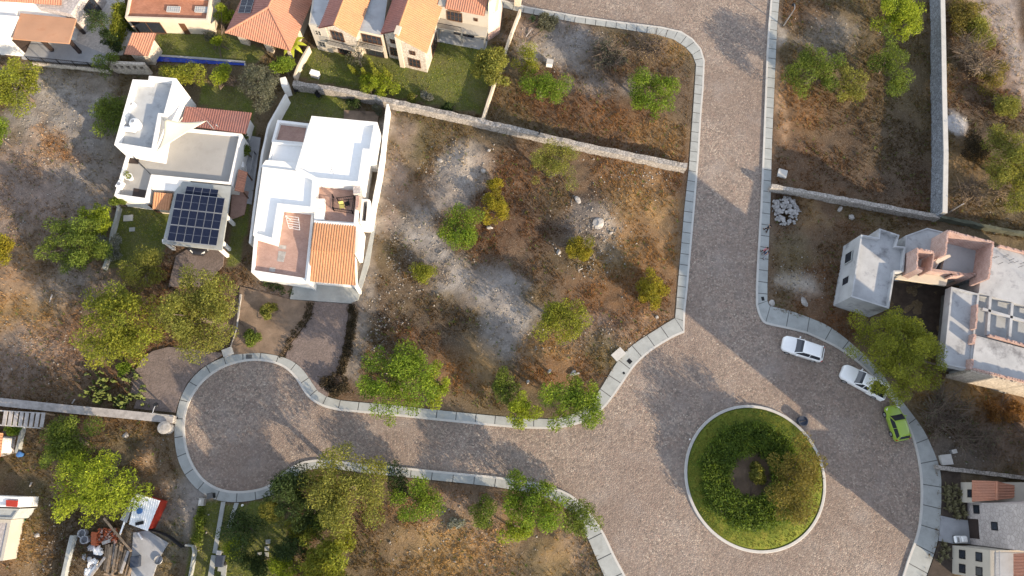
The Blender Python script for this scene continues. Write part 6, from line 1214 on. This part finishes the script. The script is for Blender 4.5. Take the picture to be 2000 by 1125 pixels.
# ================================================================ VEHICLES
def xform(mb, o, ang):
    ca, sa = math.cos(ang), math.sin(ang); mb.v = [Vector((o.x + v.x * ca - v.y * sa, o.y + v.x * sa + v.y * ca, o.z + v.z)) for v in mb.v]; return mb
def loft(mb, secs, cap=True):
    n = len(secs[0]); k = len(secs); vs = [p for s in secs for p in s]; fs = []
    for i in range(k - 1): fs += [(i * n + j, i * n + (j + 1) % n, (i + 1) * n + (j + 1) % n, (i + 1) * n + j) for j in range(n)]
    if cap: fs += [tuple(range(n - 1, -1, -1)), tuple(range((k - 1) * n, k * n))]
    return mb.add(vs, fs)
def car(name, label, cat, px, py, ang, paint, kind):
    o = P(px, py, .0); th = thing(name, label, cat, o)
    L, W = {'suv': (4.55, 1.86), 'pickup': (5.1, 1.84), 'hatch': (3.75, 1.68), 'sedan': (4.4, 1.78)}[kind]; h = L / 2; w = W / 2; hood, belt = {'suv': (1.0, 1.08), 'pickup': (1.02, 1.1), 'hatch': (.92, 1.0), 'sedan': (.88, .95)}[kind]
    def sec(x, ww, zb, zs, cr): return [Vector((x, s * y, z)) for s, y, z in [(-1, ww * .86, zb), (-1, ww, zb + .16), (-1, ww * 1.0, zs - .22), (-1, ww * .95, zs - .05), (-1, ww * .6, zs + cr * .7), (1, 0, zs + cr), (1, ww * .6, zs + cr * .7), (1, ww * .95, zs - .05), (1, ww, zs - .22), (1, ww, zb + .16), (1, ww * .86, zb)]]
    B = lambda mb, n, m, par=th, sm=False, bv=0: xform(mb, o, ang).build(n, m, par, sm, bv)
    rear = -h + (1.75 if kind == 'pickup' else 0)
    ws = {'suv': (.95, .25), 'pickup': (1.05, .4), 'hatch': (.85, .2), 'sedan': (.8, .1)}[kind]   # windscreen foot and top
    st = [sec(h, w * .55, .38, .66, .02), sec(h - .06, w * .74, .3, .74, .04), sec(h - .28, w * .92, .25, hood - .12, .05), sec(h - .7, w * .98, .22, hood - .03, .06), sec(ws[0] + .1, w, .22, hood + .02, .05), sec(ws[0] - .4, w, .22, belt - .02, .02), sec(0, w, .22, belt, .01)]
    if kind != 'pickup': st += [sec(-h + 1.0, w, .22, belt + .02, .01), sec(-h + .35, w * .97, .25, belt + .02, .0), sec(-h + .08, w * .88, .32, belt - .06, .0), sec(-h, w * .76, .42, belt - .22, .0)]
    else: st += [sec(rear + .3, w, .22, belt, .0), sec(rear, w * .98, .22, belt, .0)]
    B(loft(MB(), st), 'body', paint, th, True, .02)
    if kind == 'pickup':   # open cargo bed: floor, two side walls, tailgate, front panel
        bed = MB(); b0, b1 = rear + .02, -h
        bed.hexa([Vector(v) for v in ((b1, -w * .8, .5), (b0, -w * .8, .5), (b0, w * .8, .5), (b1, w * .8, .5))], [Vector(v) for v in ((b1, -w * .8, .6), (b0, -w * .8, .6), (b0, w * .8, .6), (b1, w * .8, .6))]); B(bed, 'bed_floor', 'black_metal')
        for s in (-1, 1): B(MB().hexa([Vector(v) for v in ((b1, s * w * .9 - .11, .3), (b0, s * w * .9 - .11, .3), (b0, s * w * .9 + .11, .3), (b1, s * w * .9 + .11, .3))], [Vector(v) for v in ((b1 + .03, s * w * .9 - .09, 1.06), (b0, s * w * .9 - .09, 1.08), (b0, s * w * .9 + .07, 1.08), (b1 + .03, s * w * .9 + .07, 1.06))]), 'bed_side', paint, th, False, .03)
        B(MB().hexa([Vector(v) for v in ((b1 - .04, -w * .9, .4), (b1 + .05, -w * .9, .4), (b1 + .05, w * .9, .4), (b1 - .04, w * .9, .4))], [Vector(v) for v in ((b1 - .02, -w * .88, 1.04), (b1 + .04, -w * .88, 1.04), (b1 + .04, w * .88, 1.04), (b1 - .02, w * .88, 1.04))]), 'tailgate', paint, th, False, .02)
        B(MB().tube([Vector((b0 - .25, -w * .85, 1.06)), Vector((b0 - .25, -w * .75, 1.5)), Vector((b0 - .25, w * .75, 1.5)), Vector((b0 - .25, w * .85, 1.06))], .035, 8), 'roll_bar', 'black_metal')
    rt, rb, zr = {'suv': (-h + .55, -h + .22, 1.66), 'pickup': (rear + .28, rear + .12, 1.72), 'hatch': (-h + .45, -h + .16, 1.5), 'sedan': (-h + 1.3, -h + .75, 1.42)}[kind]
    zb = belt - .04; g = lambda x, y, z: Vector((x, y, z)); wb, wr = w * .93, w * .74
    # glasshouse: dark block, then roof and pillars proud of it
    loft_s = [[g(ws[0], -wb * .9, zb), g(ws[0], wb * .9, zb), g(ws[0] - .02, wb * .88, zb + .02), g(ws[0] - .02, -wb * .88, zb + .02)], [g(ws[0] - .35, -wb, zb), g(ws[0] - .35, wb, zb), g(ws[1] + .28, wr * 1.06, zb + (zr - zb) * .62), g(ws[1] + .28, -wr * 1.06, zb + (zr - zb) * .62)],
              [g(ws[1], -wb, zb), g(ws[1], wb, zb), g(ws[1], wr, zr - .06), g(ws[1], -wr, zr - .06)], [g(rt, -wb * .97, zb), g(rt, wb * .97, zb), g(rt, wr * .94, zr - .08), g(rt, -wr * .94, zr - .08)], [g(rb, -wb * .88, zb), g(rb, wb * .88, zb), g(rb, wr * 1.0, zb + .1), g(rb, -wr * 1.0, zb + .1)]]
    B(loft(MB(), loft_s), 'glasshouse', 'dark_glass', th)
    roof = []; N = 8
    for i in range(N + 1):
        t = i / N; x = ws[1] + .06 + (rt - .03 - ws[1] - .06) * t; ww = wr * (1.0 - .05 * t) + .02; z = zr - .05 + .06 * math.sin(math.pi * min(1, .12 + t * .8)) - .03 * t
        roof.append([g(x, -ww, z - .05), g(x, -ww * .96, z), g(x, -ww * .5, z + .03), g(x, 0, z + .04), g(x, ww * .5, z + .03), g(x, ww * .96, z), g(x, ww, z - .05), g(x, 0, z - .06)])
    B(loft(MB(), roof), 'roof', paint, th, True)
    pl = MB()
    for s in (-1, 1):
        pl.bar(g(ws[0] - .03, s * wb * .94, zb + .03), g(ws[1] + .03, s * (wr + .01), zr - .06), .07); xm = (ws[1] + rt) / 2 + .1
        pl.bar(g(xm, s * wb, zb), g(xm, s * (wr + .005), zr - .07), .05); pl.bar(g(rb + .05, s * wb * .9, zb + .02), g(rt, s * (wr * .96), zr - .08), .13)
    B(pl, 'pillars', paint)
    for s in (-1, 1):
        B(MB().hexa([g(ws[0] - .35, s * w, 1.0), g(ws[0] - .22, s * w, 1.0), g(ws[0] - .24, s * (w + .2), 1.02), g(ws[0] - .36, s * (w + .2), 1.02)], [g(ws[0] - .35, s * w, 1.15), g(ws[0] - .22, s * w, 1.15), g(ws[0] - .24, s * (w + .2), 1.15), g(ws[0] - .36, s * (w + .2), 1.15)]), 'mirror', paint)
        B(MB().hexa([g(h - .16, s * w * .5, .62), g(h - .06, s * w * .46, .62), g(h - .3, s * w * .9, .64), g(h - .42, s * w * .86, .64)], [g(h - .2, s * w * .5, .77), g(h - .09, s * w * .46, .76), g(h - .33, s * w * .9, .83), g(h - .46, s * w * .86, .83)]), 'headlight', 'lamp_lens')
        xr = -h + (.02 if kind == 'pickup' else .12); B(MB().hexa([g(xr - .05, s * w * .74, .75), g(xr + .1, s * w * .74, .75), g(xr + .1, s * w * .93, .75), g(xr - .02, s * w * .93, .75)], [g(xr - .05, s * w * .74, 1.0), g(xr + .1, s * w * .74, 1.0), g(xr + .1, s * w * .93, 1.0), g(xr - .02, s * w * .93, 1.0)]), 'taillight', 'tail_lens')
        for x in (h - .82, -h + .85):
            c = g(x, s * (w - .1), .33); wh = MB(); wh.tube([c - g(0, s * .11, 0), c - g(0, s * .09, 0), c + g(0, s * .10, 0), c + g(0, s * .115, 0)], [.30, .33, .33, .29], 20); t_ = B(wh, 'wheel', 'rubber'); B(MB().tube([c + g(0, s * .10, 0), c + g(0, s * .125, 0)], [.2, .18], 14), 'rim', 'grey_metal', t_)
    return th
def head(p, q): a, b_ = P(*p), P(*q); return math.atan2((a - b_).y, (a - b_).x)
car('suv', 'white suv parked nearest the street, dark windscreen facing left', 'suv', 1562.5, 683.5, head((1526, 672), (1602, 696)), 'white_car_paint', 'suv')
car('pickup_truck', 'white pickup truck half under the great round tree', 'pickup truck', 1680, 747.5, head((1645, 729), (1714, 766)), 'white_car_paint', 'pickup')
car('hatchback', 'lime green hatchback parked at the pavement', 'car', 1744.5, 827, head((1735, 796), (1755, 857)), 'lime_car_paint', 'hatch')
car('sedan', 'dark car parked under the solar carport slab', 'car', 398, 465, head((390, 500), (406, 430)), 'dark_car_paint', 'sedan')
q = P(1871, 1053, .18); th = thing('utility_cart', 'small white rounded cart by the garage door', 'cart', q); mb = MB(); mb.box(q, 1.35, .72, .42, .75); mb.build('body', 'white_car_paint', th, False, .14); MB().box(q + Vector((.25, 0, 0)), .55, .5, .7, .95).build('seat', 'plastic_white', th, False, .08); MB().box(q + Vector((-.42, 0, 0)), .16, .5, .74, .88).build('dash', 'grey_metal', th)
for x in (-.42, .42):
    for y in (-.3, .3): c = q + Vector((x, y, .16)); MB().tube([c - Vector((0, .06, 0)), c + Vector((0, .06, 0))], .16, 12).build('wheel', 'rubber', th)

# ================================================================ PEOPLE
def skin_mesh(name, joints, edges, mat, parent, sub=2, root=0):
    o0 = origin(parent); me = bpy.data.meshes.new(name); me.from_pydata([tuple(Vector(j[0]) - o0) for j in joints], edges, []); o = bpy.data.objects.new(name, me); COL.objects.link(o)
    m = o.modifiers.new('skin', 'SKIN'); m.use_smooth_shade = True
    for i, sv in enumerate(me.skin_vertices[0].data): sv.radius = (joints[i][1], joints[i][2] if len(joints[i]) > 2 else joints[i][1]); sv.use_root = i == root
    s = o.modifiers.new('sub', 'SUBSURF'); s.levels = s.render_levels = sub
    dg = bpy.context.evaluated_depsgraph_get(); dg.update(); m2 = bpy.data.meshes.new_from_object(o.evaluated_get(dg)); m2.name = name; bpy.data.objects.remove(o)
    return link(name, m2, mat, parent)
def person(label, px, py, ang, shirt, trousers, stride=.22, armbend=.3, hold=None, hair='hair'):
    o = P(px, py, .128); th = thing('person', label, 'person', o); ca, sa = math.cos(ang), math.sin(ang); g = lambda x, y, z: Vector((o.x + x * ca - y * sa, o.y + x * sa + y * ca, o.z + z))
    J = [(g(0, 0, .92), .13, .10), (g(0, 0, 1.12), .115, .09), (g(.02, 0, 1.34), .145, .10), (g(.03, 0, 1.47), .055), (g(.05, 0, 1.58), .085, .10), (g(.06, 0, 1.69), .075, .085)]; E_ = [(0, 1), (1, 2), (2, 3), (3, 4), (4, 5)]
    S_ = [(g(0, 0, .9), .14, .11), (g(0, 0, 1.12), .135, .105), (g(.02, 0, 1.36), .16, .115), (g(.03, 0, 1.45), .075)]; SE = [(0, 1), (1, 2), (2, 3)]; T_ = [(g(0, 0, .97), .145, .115), (g(0, 0, .88), .14, .11)]; TE = [(0, 1)]
    for s in (-1, 1):
        st = stride * s; n = len(J); J += [(g(.0, s * .10, .84), .09), (g(st * .35 + .05, s * .10, .48), .06), (g(st * .9 - .04, s * .10, .10), .04), (g(st * .9 + .12, s * .11, .04), .04, .03)]; E_ += [(0, n), (n, n + 1), (n + 1, n + 2), (n + 2, n + 3)]
        n = len(T_); T_ += [(g(0, s * .10, .82), .105), (g(st * .35 + .05, s * .10, .48), .078), (g(st * .9 - .04, s * .10, .12), .06)]; TE += [(1, n), (n, n + 1), (n + 1, n + 2)]
        sw = -st * .8; n = len(J); hx = sw + armbend * .6; J += [(g(.02, s * .19, 1.38), .055), (g(sw * .5 - .02, s * .25, 1.12), .042), (g(hx, s * .22, .92 + armbend * .3), .03), (g(hx + .06, s * .21, .87 + armbend * .3), .035, .02)]; E_ += [(2, n), (n, n + 1), (n + 1, n + 2), (n + 2, n + 3)]
        b0 = n + 3
        for k in range(4): m = len(J); J += [(g(hx + .11 + .012 * (1.5 - abs(k - 1.5)), s * (.185 + .018 * k), .83 + armbend * .3), .009), (g(hx + .14 + .014 * (1.5 - abs(k - 1.5)), s * (.187 + .017 * k), .795 + armbend * .3), .008)]; E_ += [(b0, m), (m, m + 1)]
        m = len(J); J += [(g(hx + .08, s * .165, .86 + armbend * .3), .010), (g(hx + .11, s * .155, .83 + armbend * .3), .009)]; E_ += [(b0, m), (m, m + 1)]
        n = len(S_); S_ += [(g(.02, s * .19, 1.385), .072), (g(sw * .5 - .02, s * .25, 1.13), .06), (g(sw * .5 + hx * .5, s * .24, 1.0 + armbend * .15), .05)]; SE += [(2, n), (n, n + 1), (n + 1, n + 2)]
    skin_mesh('body', J, E_, 'skin', th); skin_mesh('shirt', S_, SE, shirt, th); skin_mesh('trousers', T_, TE, trousers, th)
    hb = MB(); c = g(.04, 0, 1.66); hb.lathe(c, [(.098, -.06), (.105, 0), (.09, .06), (.05, .095), (.0, .105)], 16); hb.build('hair', hair, th, True)
    for s in (-1, 1): f = g(stride * s * .9 + .05, s * .105, 0); MB().box(f, .28, .10, .128, .2, ang).build('shoe', 'black_cloth', th, False, .03); e_ = g(.145, s * .032, 1.64); MB().lathe(e_, [(.006, -.008), (.012, 0), (.006, .008)], 8).build('eye', 'black_metal', th)
    f = g(.155, 0, 1.60); MB().hexa([f + Vector((0, 0, -.03)), g(.165, .015, 1.58), g(.18, 0, 1.585), g(.165, -.015, 1.58)], [f + Vector((0, 0, .05)), g(.15, .006, 1.645), g(.152, 0, 1.645), g(.15, -.006, 1.645)]).build('nose', 'skin', th); MB().box(g(.15, 0, 1.5), .012, .05, o.z + 1.545, o.z + 1.556, ang).build('mouth', 'pink_cloth', th)
    return th
person('person in dark clothes walking alone on the pavement', 1494, 451, R(100), 'black_cloth', 'black_cloth', .2)
person('person with a pink top walking in the pair on the pavement', 1488, 494, R(95), 'pink_cloth', 'black_cloth', .2)
person('person in dark blue with a striped bag strap walking in the pair', 1489.5, 501.5, R(80), 'navy_cloth', 'grey_cloth', .3)

# ================================================================ STREET THINGS
def lamp(label, foot, head_px, h, arm=True):
    b0 = P(*foot); t = P(head_px[0], head_px[1], h); t = Vector((b0.x + (t.x - b0.x), b0.y + (t.y - b0.y), h)); th = thing('street_lamp', label, 'street lamp', b0)
    if arm: up_ = Vector((b0.x, b0.y, h * .96)); MB().tube([b0 - Vector((0, 0, .2)), b0.lerp(up_, .5), up_], [.09, .07, .05], 10).build('pole', 'grey_metal', th); MB().tube([up_, up_.lerp(t, .5) + Vector((0, 0, .08)), t], .035, 8).build('arm', 'grey_metal', th)
    MB().lathe(t - Vector((0, 0, .12)), [(.1, -.1), (.2, -.06), (.24, .05), (.14, .12), (.04, .16)], 14).build('lamp_head', 'black_metal', th, True); MB().lathe(b0, [(.2, -.1), (.2, .12), (.12, .2)], 10).build('base', 'black_metal', th); return th
lamp('street lamp with a dark round head near the end of the broad grey wall', (345, 817), (304, 791), 5.6)
lamp('slim street lamp with a pale base at the top of the avenue', (1529, 52), (1551, 8), 3.6)
b0 = P(1849, 417); t = P(1882, 389, 3.0); th = thing('timber_post', 'thin pale post standing at the end of the tall dark wall', 'post', b0); MB().tube([b0, (b0.x, b0.y, 3.0)], [.07, .05], 8).build('shaft', 'grey_timber', th); MB().box((b0.x, b0.y, 0), .3, .1, 2.7, 2.8, .4).build('crosspiece', 'grey_timber', th)
b0 = P(1051, 273); MB().box(b0, .12, .12, 0, 2.1).box(b0, .2, .2, 2.1, 2.18).single('wall_post', 'black_metal', 'black post on the long rubble stone wall', 'post')
for k, (x, y, lab) in enumerate([(1072, 727, 'stubby concrete post in the rusty grass, right of two'), (1030, 748, 'stubby concrete post with a white top in the rusty grass, left of two')]): q = P(x, y); MB().box(q, .22, .22, -.1, 1.2, .4).box(q, .26, .26, 1.2, 1.28, .4).single('marker_post', 'pale_stone', lab, 'post')
q = P(1122, 731); MB().bar(q + Vector((-.5, -.1, .15)), q + Vector((.5, .1, .2)), .16).single('fallen_post', 'pale_stone', 'short pale post lying beside the stubby marker posts', 'post')
def ped(name, label, px, py, sx, sy, h, ang, mat='plastic_white', z=0.0):
    q = P(px, py); th = thing(name, label, 'utility box', q); MB().box(q, sx, sy, z - .1, z + h, ang).build('case', mat, th, False, .02); MB().box(q, sx * 1.06, sy * 1.06, z + h, z + h + .05, ang).build('lid', 'kerb_concrete', th); return th
ped('utility_box', 'white utility box under the bright tree in the corner lot', 1073, 127, .75, .65, .7, -.2); ped('utility_box', 'pale low utility box on the verge right of the street', 1526, 341, 1.0, .95, .35, -.3, 'kerb_concrete')
ped('utility_box', 'pale utility slab with dark marks by the right pavement', 1844, 898, 1.15, 1.0, .4, .1, 'kerb_concrete'); ped('utility_box', 'grey utility slab sunk behind the bend of the pavement', 1207, 693, .9, 1.3, .3, -.85, 'concrete')
ped('utility_box', 'small pale utility pillar beside the prickly pears wall end', 448, 689, 1.0, .75, .55, .4, 'pale_stone')
for s_ in (1,): ped('meter_pillar', 'small dark grey meter box at the verge below the roundabout pavement', 1857, 882, .5, .4, .6, .2, 'grey_metal')
q = P(331, 837); th = thing('stone_pillar', 'round pale stone pillar at the end of the broad grey wall', 'pillar', q); MB().lathe(q, [(.55, -.2), (.55, 1.2)], 20).build('shaft', 'pale_stone', th); MB().lathe(q, [(.64, 1.2), (.64, 1.3), (.3, 1.38)], 20).build('cap', 'pale_stone', th)
q = P(1011, 9); th = thing('wall_pier', 'cream square pier at the top end of the cream wall', 'pier', q); MB().box(q, .8, .7, -.2, 1.9, -.2).build('shaft', 'cream_plaster', th); MB().box(q, .95, .85, 1.9, 2.05, -.2).build('cap', 'kerb_concrete', th)
q = P(1564, 823); th = thing('drum', 'dark blue grey round drum at the kerb of the planted island', 'drum', q);
plain('dark_drum', (0.035, 0.045, 0.07), 0.6, 0.15, 3); MB().lathe(q, [(.46, 0), (.5, .05), (.5, .55), (.53, .57), (.53, .62), (.46, .62), (.44, .5)], 20).build('body', 'dark_drum', th); MB().tube([q + Vector((-.3, -.05, .53)), q + Vector((.3, .05, .53))], .03, 8).build('handle', 'black_metal', th)
for k, (x, y, sx, sy, an, lab) in enumerate([(1229, 706, .5, .45, -.8, 'larger dark iron cover set in the diagonal pavement'), (1218, 729, .26, .24, -.8, 'smaller dark iron cover near the kerb of the diagonal pavement'), (1489, 584, .32, .45, .1, 'dark iron cover set in the right pavement corner'), (487, 697, .62, .45, 0, 'square iron cover in the pavement round the cul de sac')]):
    q = P(x, y); MB().box(q, sx, sy, .11, .137, an).box(q, sx * .6, sy * .12, .137, .142, an).single('inspection_cover', 'black_metal' if k < 3 else 'joint_and_shade_dark', lab, 'cover')
q = P(1347, 858, .2); MB().lathe(q, [(.07, 0), (.09, .12), (.05, .2)], 10).single('path_light', 'plastic_white', 'small white path light on the island lawn', 'path light'); q = P(475, 987); MB().lathe(q, [(.09, 0), (.12, .3), (.06, .4)], 10).single('garden_light', 'plastic_white', 'round white garden light beside the wheel tracks', 'garden light')
q = P(398, 980); th = thing('stone_shrine', 'small white stone shrine by the pavement corner of the dark garden', 'shrine', q); MB().box(q, .5, .7, -.1, .7, -.1).build('base', 'pale_stone', th); MB().hexa([q + Vector(v) for v in ((-.25, -.35, .7), (.25, -.35, .7), (.25, .35, .7), (-.25, .35, .7))], [q + Vector(v) for v in ((-.1, -.2, 1.1), (.1, -.2, 1.1), (.1, .2, 1.1), (-.1, .2, 1.1))]).build('top', 'kerb_concrete', th)
q = P(417, 968); th = thing('waste_bin', 'black wheeled bin at the inner pavement edge', 'bin', q); MB().box(q, .5, .5, .1, .95, .2).build('body', 'black_metal', th, False, .04); MB().box(q, .56, .56, .95, 1.02, .2).build('lid', 'joint_and_shade_dark', th)
q = P(45, 888); th = thing('blue_bin', 'small blue bin in the grass near the left edge', 'bin', q); MB().lathe(q, [(.2, 0), (.26, .6)], 12).build('body', 'plastic_blue', th); MB().lathe(q, [(.28, .6), (.28, .65), (.1, .7)], 12).build('lid', 'plastic_blue', th)
q = P(434, 1094); th = thing('garden_cart', 'dark blue garden cart beside the lit tree and wheel tracks', 'cart', q); MB().box(q, .75, 1.1, .35, .8, -.1).build('tray', 'dark_drum', th, False, .05); MB().box(q + Vector((-.1, .75, 0)), .5, .4, .3, .9, -.1).build('motor', 'grey_metal', th, False, .05)
for x in (-.4, .4): c = q + Vector((x, -.3, .2)); MB().tube([c - Vector((.05, 0, 0)), c + Vector((.05, 0, 0))], .2, 12).build('wheel', 'rubber', th)
plain('net_green', (0.03, 0.22, 0.11), 0.8, 0.2, 4)
q = P(40, 1010); rr_ = np.random.default_rng(12); th = thing('green_net_heap', 'crumpled heap of green netting beside the left edge house', 'netting', q); qq, ff, cc_ = leaf_cloud([(q.x + .3 * k, q.y + .15 * (k % 2), .2) for k in range(3)], [.32] * 3, 70, 'mid', .3, rr_, .25); npmesh('folds', qq, ff, 'net_green', th)
# builder yard: planks, bricks, bags, stacks
r = np.random.default_rng(15)
pp = [((208,1064),(203,1112)),((213,1063),(206,1116)),((219,1063),(211,1120)),((224,1062),(216,1122)),((230,1064),(221,1122)),((236,1062),(225,1118)),((240,1064),(231,1116)),((246,1074),(233,1120)),((251,1076),(236,1120)),((256,1080),(245,1124)),((216,1068),(209,1118)),((228,1066),(219,1124)),((262,1090),(250,1128)),((203,1121),(236,1128))]
for k, (a_, b2) in enumerate(pp):
    z = .22 + .09 * (k % 3) + (.1 if k > 9 else 0); a, b_ = P(*a_, z), P(*b2, z); MB().bar(a, b_, .24 if k in (8,) else .15 + .05 * r.random(), .07).single('timber_plank', 'grey_timber' if k in (8, 3) else 'timber', 'long weathered plank in the timber pile of the builder yard', 'plank', 'planks of the builder yard pile')
MB().bar(P(203, 1012, .6), P(257, 1077, .5), .2, .12).single('timber_beam', 'timber', 'long single beam lying across the yard beside the brick heap', 'beam'); MB().bar(P(200, 1061, .6), P(215, 1056, .6), .3, .2).single('timber_block', 'grey_timber', 'short thick pale timber on top of the brick heap', 'timber')
MB().bar(P(205, 1088, .5), P(174, 1130, .4), .22, .1).single('timber_beam', 'grey_timber', 'grey beam lying left of the timber pile', 'beam'); MB().bar(P(268, 1105), P(265, 1145), .3, .3).single('concrete_post', 'concrete', 'concrete post lying right of the timber pile', 'post')
for k in range(8): q = P(190.5 + .6 * (k % 2), 1037 + 3.6 * k); MB().box(q, .5, .18, 0, .75, -.15).single('brick_stack', 'fired_brick', 'neat stack of red bricks at the left of the brick heap', 'brick stack', 'stacks of red brick') if k else plain('fired_brick', (0.36, 0.10, 0.045), 0.9, 0.25, 3)
qs, fs, cs = [], [], []
for k in range(150):
    q = P(197 + 34 * r.random(), 1032 + 28 * r.random()); z = .1 + .4 * r.random(); a = r.random() * 6.28; d = Vector((math.cos(a), math.sin(a), .3 * r.normal())).normalized(); c = Vector((q.x, q.y, z)); mb = MB().bar(c - d * .12, c + d * .12, .12, .07); mb.single('loose_brick', 'fired_brick' if k % 3 else 'raw_brick', 'loose brick tumbled on the brick heap of the builder yard', 'brick', 'loose bricks of the yard heap')
for k in range(14):
    x, y = [(181,1069),(187,1073),(194,1078),(199,1080),(178,1092),(184,1096),(189,1100),(176,1102),(182,1107),(188,1110),(172,1112),(178,1116),(168,1088),(193,1072)][k]; q = P(x, y); vs, fs_ = rock_mesh(r, (q.x, q.y, .22), .34, .45); MB().add(vs, fs_).single('cement_bag', 'plastic_white' if k % 4 else 'grey_cloth', 'slumped white sack in the builder yard', 'sack', 'white sacks of the builder yard', True)
q = P(186, 1086); MB().box(q, 1.6, .8, 0, .3, .3).single('tarpaulin', 'black_cloth', 'dark folded sheet between the white sacks', 'sheet')
for k, (x, y, lab) in enumerate([(167, 1041, 'upper pale drum at the left of the brick heap'), (172, 1053, 'lower pale drum lying open at the left of the brick heap')]): q = P(x, y); MB().lathe(q, [(.35, 0), (.37, .05), (.37, .7), (.39, .74), (.33, .74), (.31, .3)], 16).single('drum', 'grey_cloth', lab, 'drum')
q = P(312, 1093); MB().lathe(q, [(.3, 0), (.42, .35), (.4, .37), (.28, .05)], 14).single('mixing_tub', 'grey_metal', 'grey mixing tub on the yard slab', 'tub')
q = P(269, 1096); MB().box(q, .8, 1.0, .1, .7, .1).single('crate', 'dark_drum', 'dark crate at the right end of the timber pile', 'crate', None, False, .04)
MB().bar(P(270, 1041, .3), P(278, 1053, .3), .14, .1).single('short_plank', 'white_metal', 'short white plank on the ground below the shed', 'plank')
# black plastic windbreak curling below the shed
pts = res(smooth(PP([(292,1033),(312,1037),(335,1046),(352,1060),(362,1068)])), 24); mb = MB()
for a, b_ in zip(pts, pts[1:]): d = (b_ - a).normalized(); n2 = Vector((-d.y, d.x, 0)) * .03; mb.prism([a + n2, b_ + n2, b_ - n2, a - n2], 0, 1.0)
mb.single('plastic_windbreak', 'black_cloth', 'curving black plastic windbreak below the shed', 'windbreak')
# pallet-like stones in the dark garden
for k, (x, y) in enumerate([(524,1058),(522,1071),(508,1083),(521,1083)]): q = P(x, y); MB().box(q, .42, .42, 0, .17, .1).single('stepping_stone', 'concrete', 'square stepping stone in the dark garden under the trees', 'stepping stone', 'stepping stones of the dark garden')
for k, (x0, y0, x1, y1, lab) in enumerate([(1027,72,1039,56,'thin pale stick leaning near the cream wall'),(97,590,102,575,'short pale log on the tan ground, far left'),(141,788,146,780,'short stake in front of the broad grey wall'),(58,950,62,942,'short white pipe in the weeds, far left'),(1130,528,1138,524,'pale stick among rocks under the round yellow bush')]): MB().tube([P(x0, y0, .2), P(x1, y1, .35)], .07, 6).single('stick', 'grey_timber', lab, 'stick')

scatter_tufts(); scatter_grass(); scatter_stones()
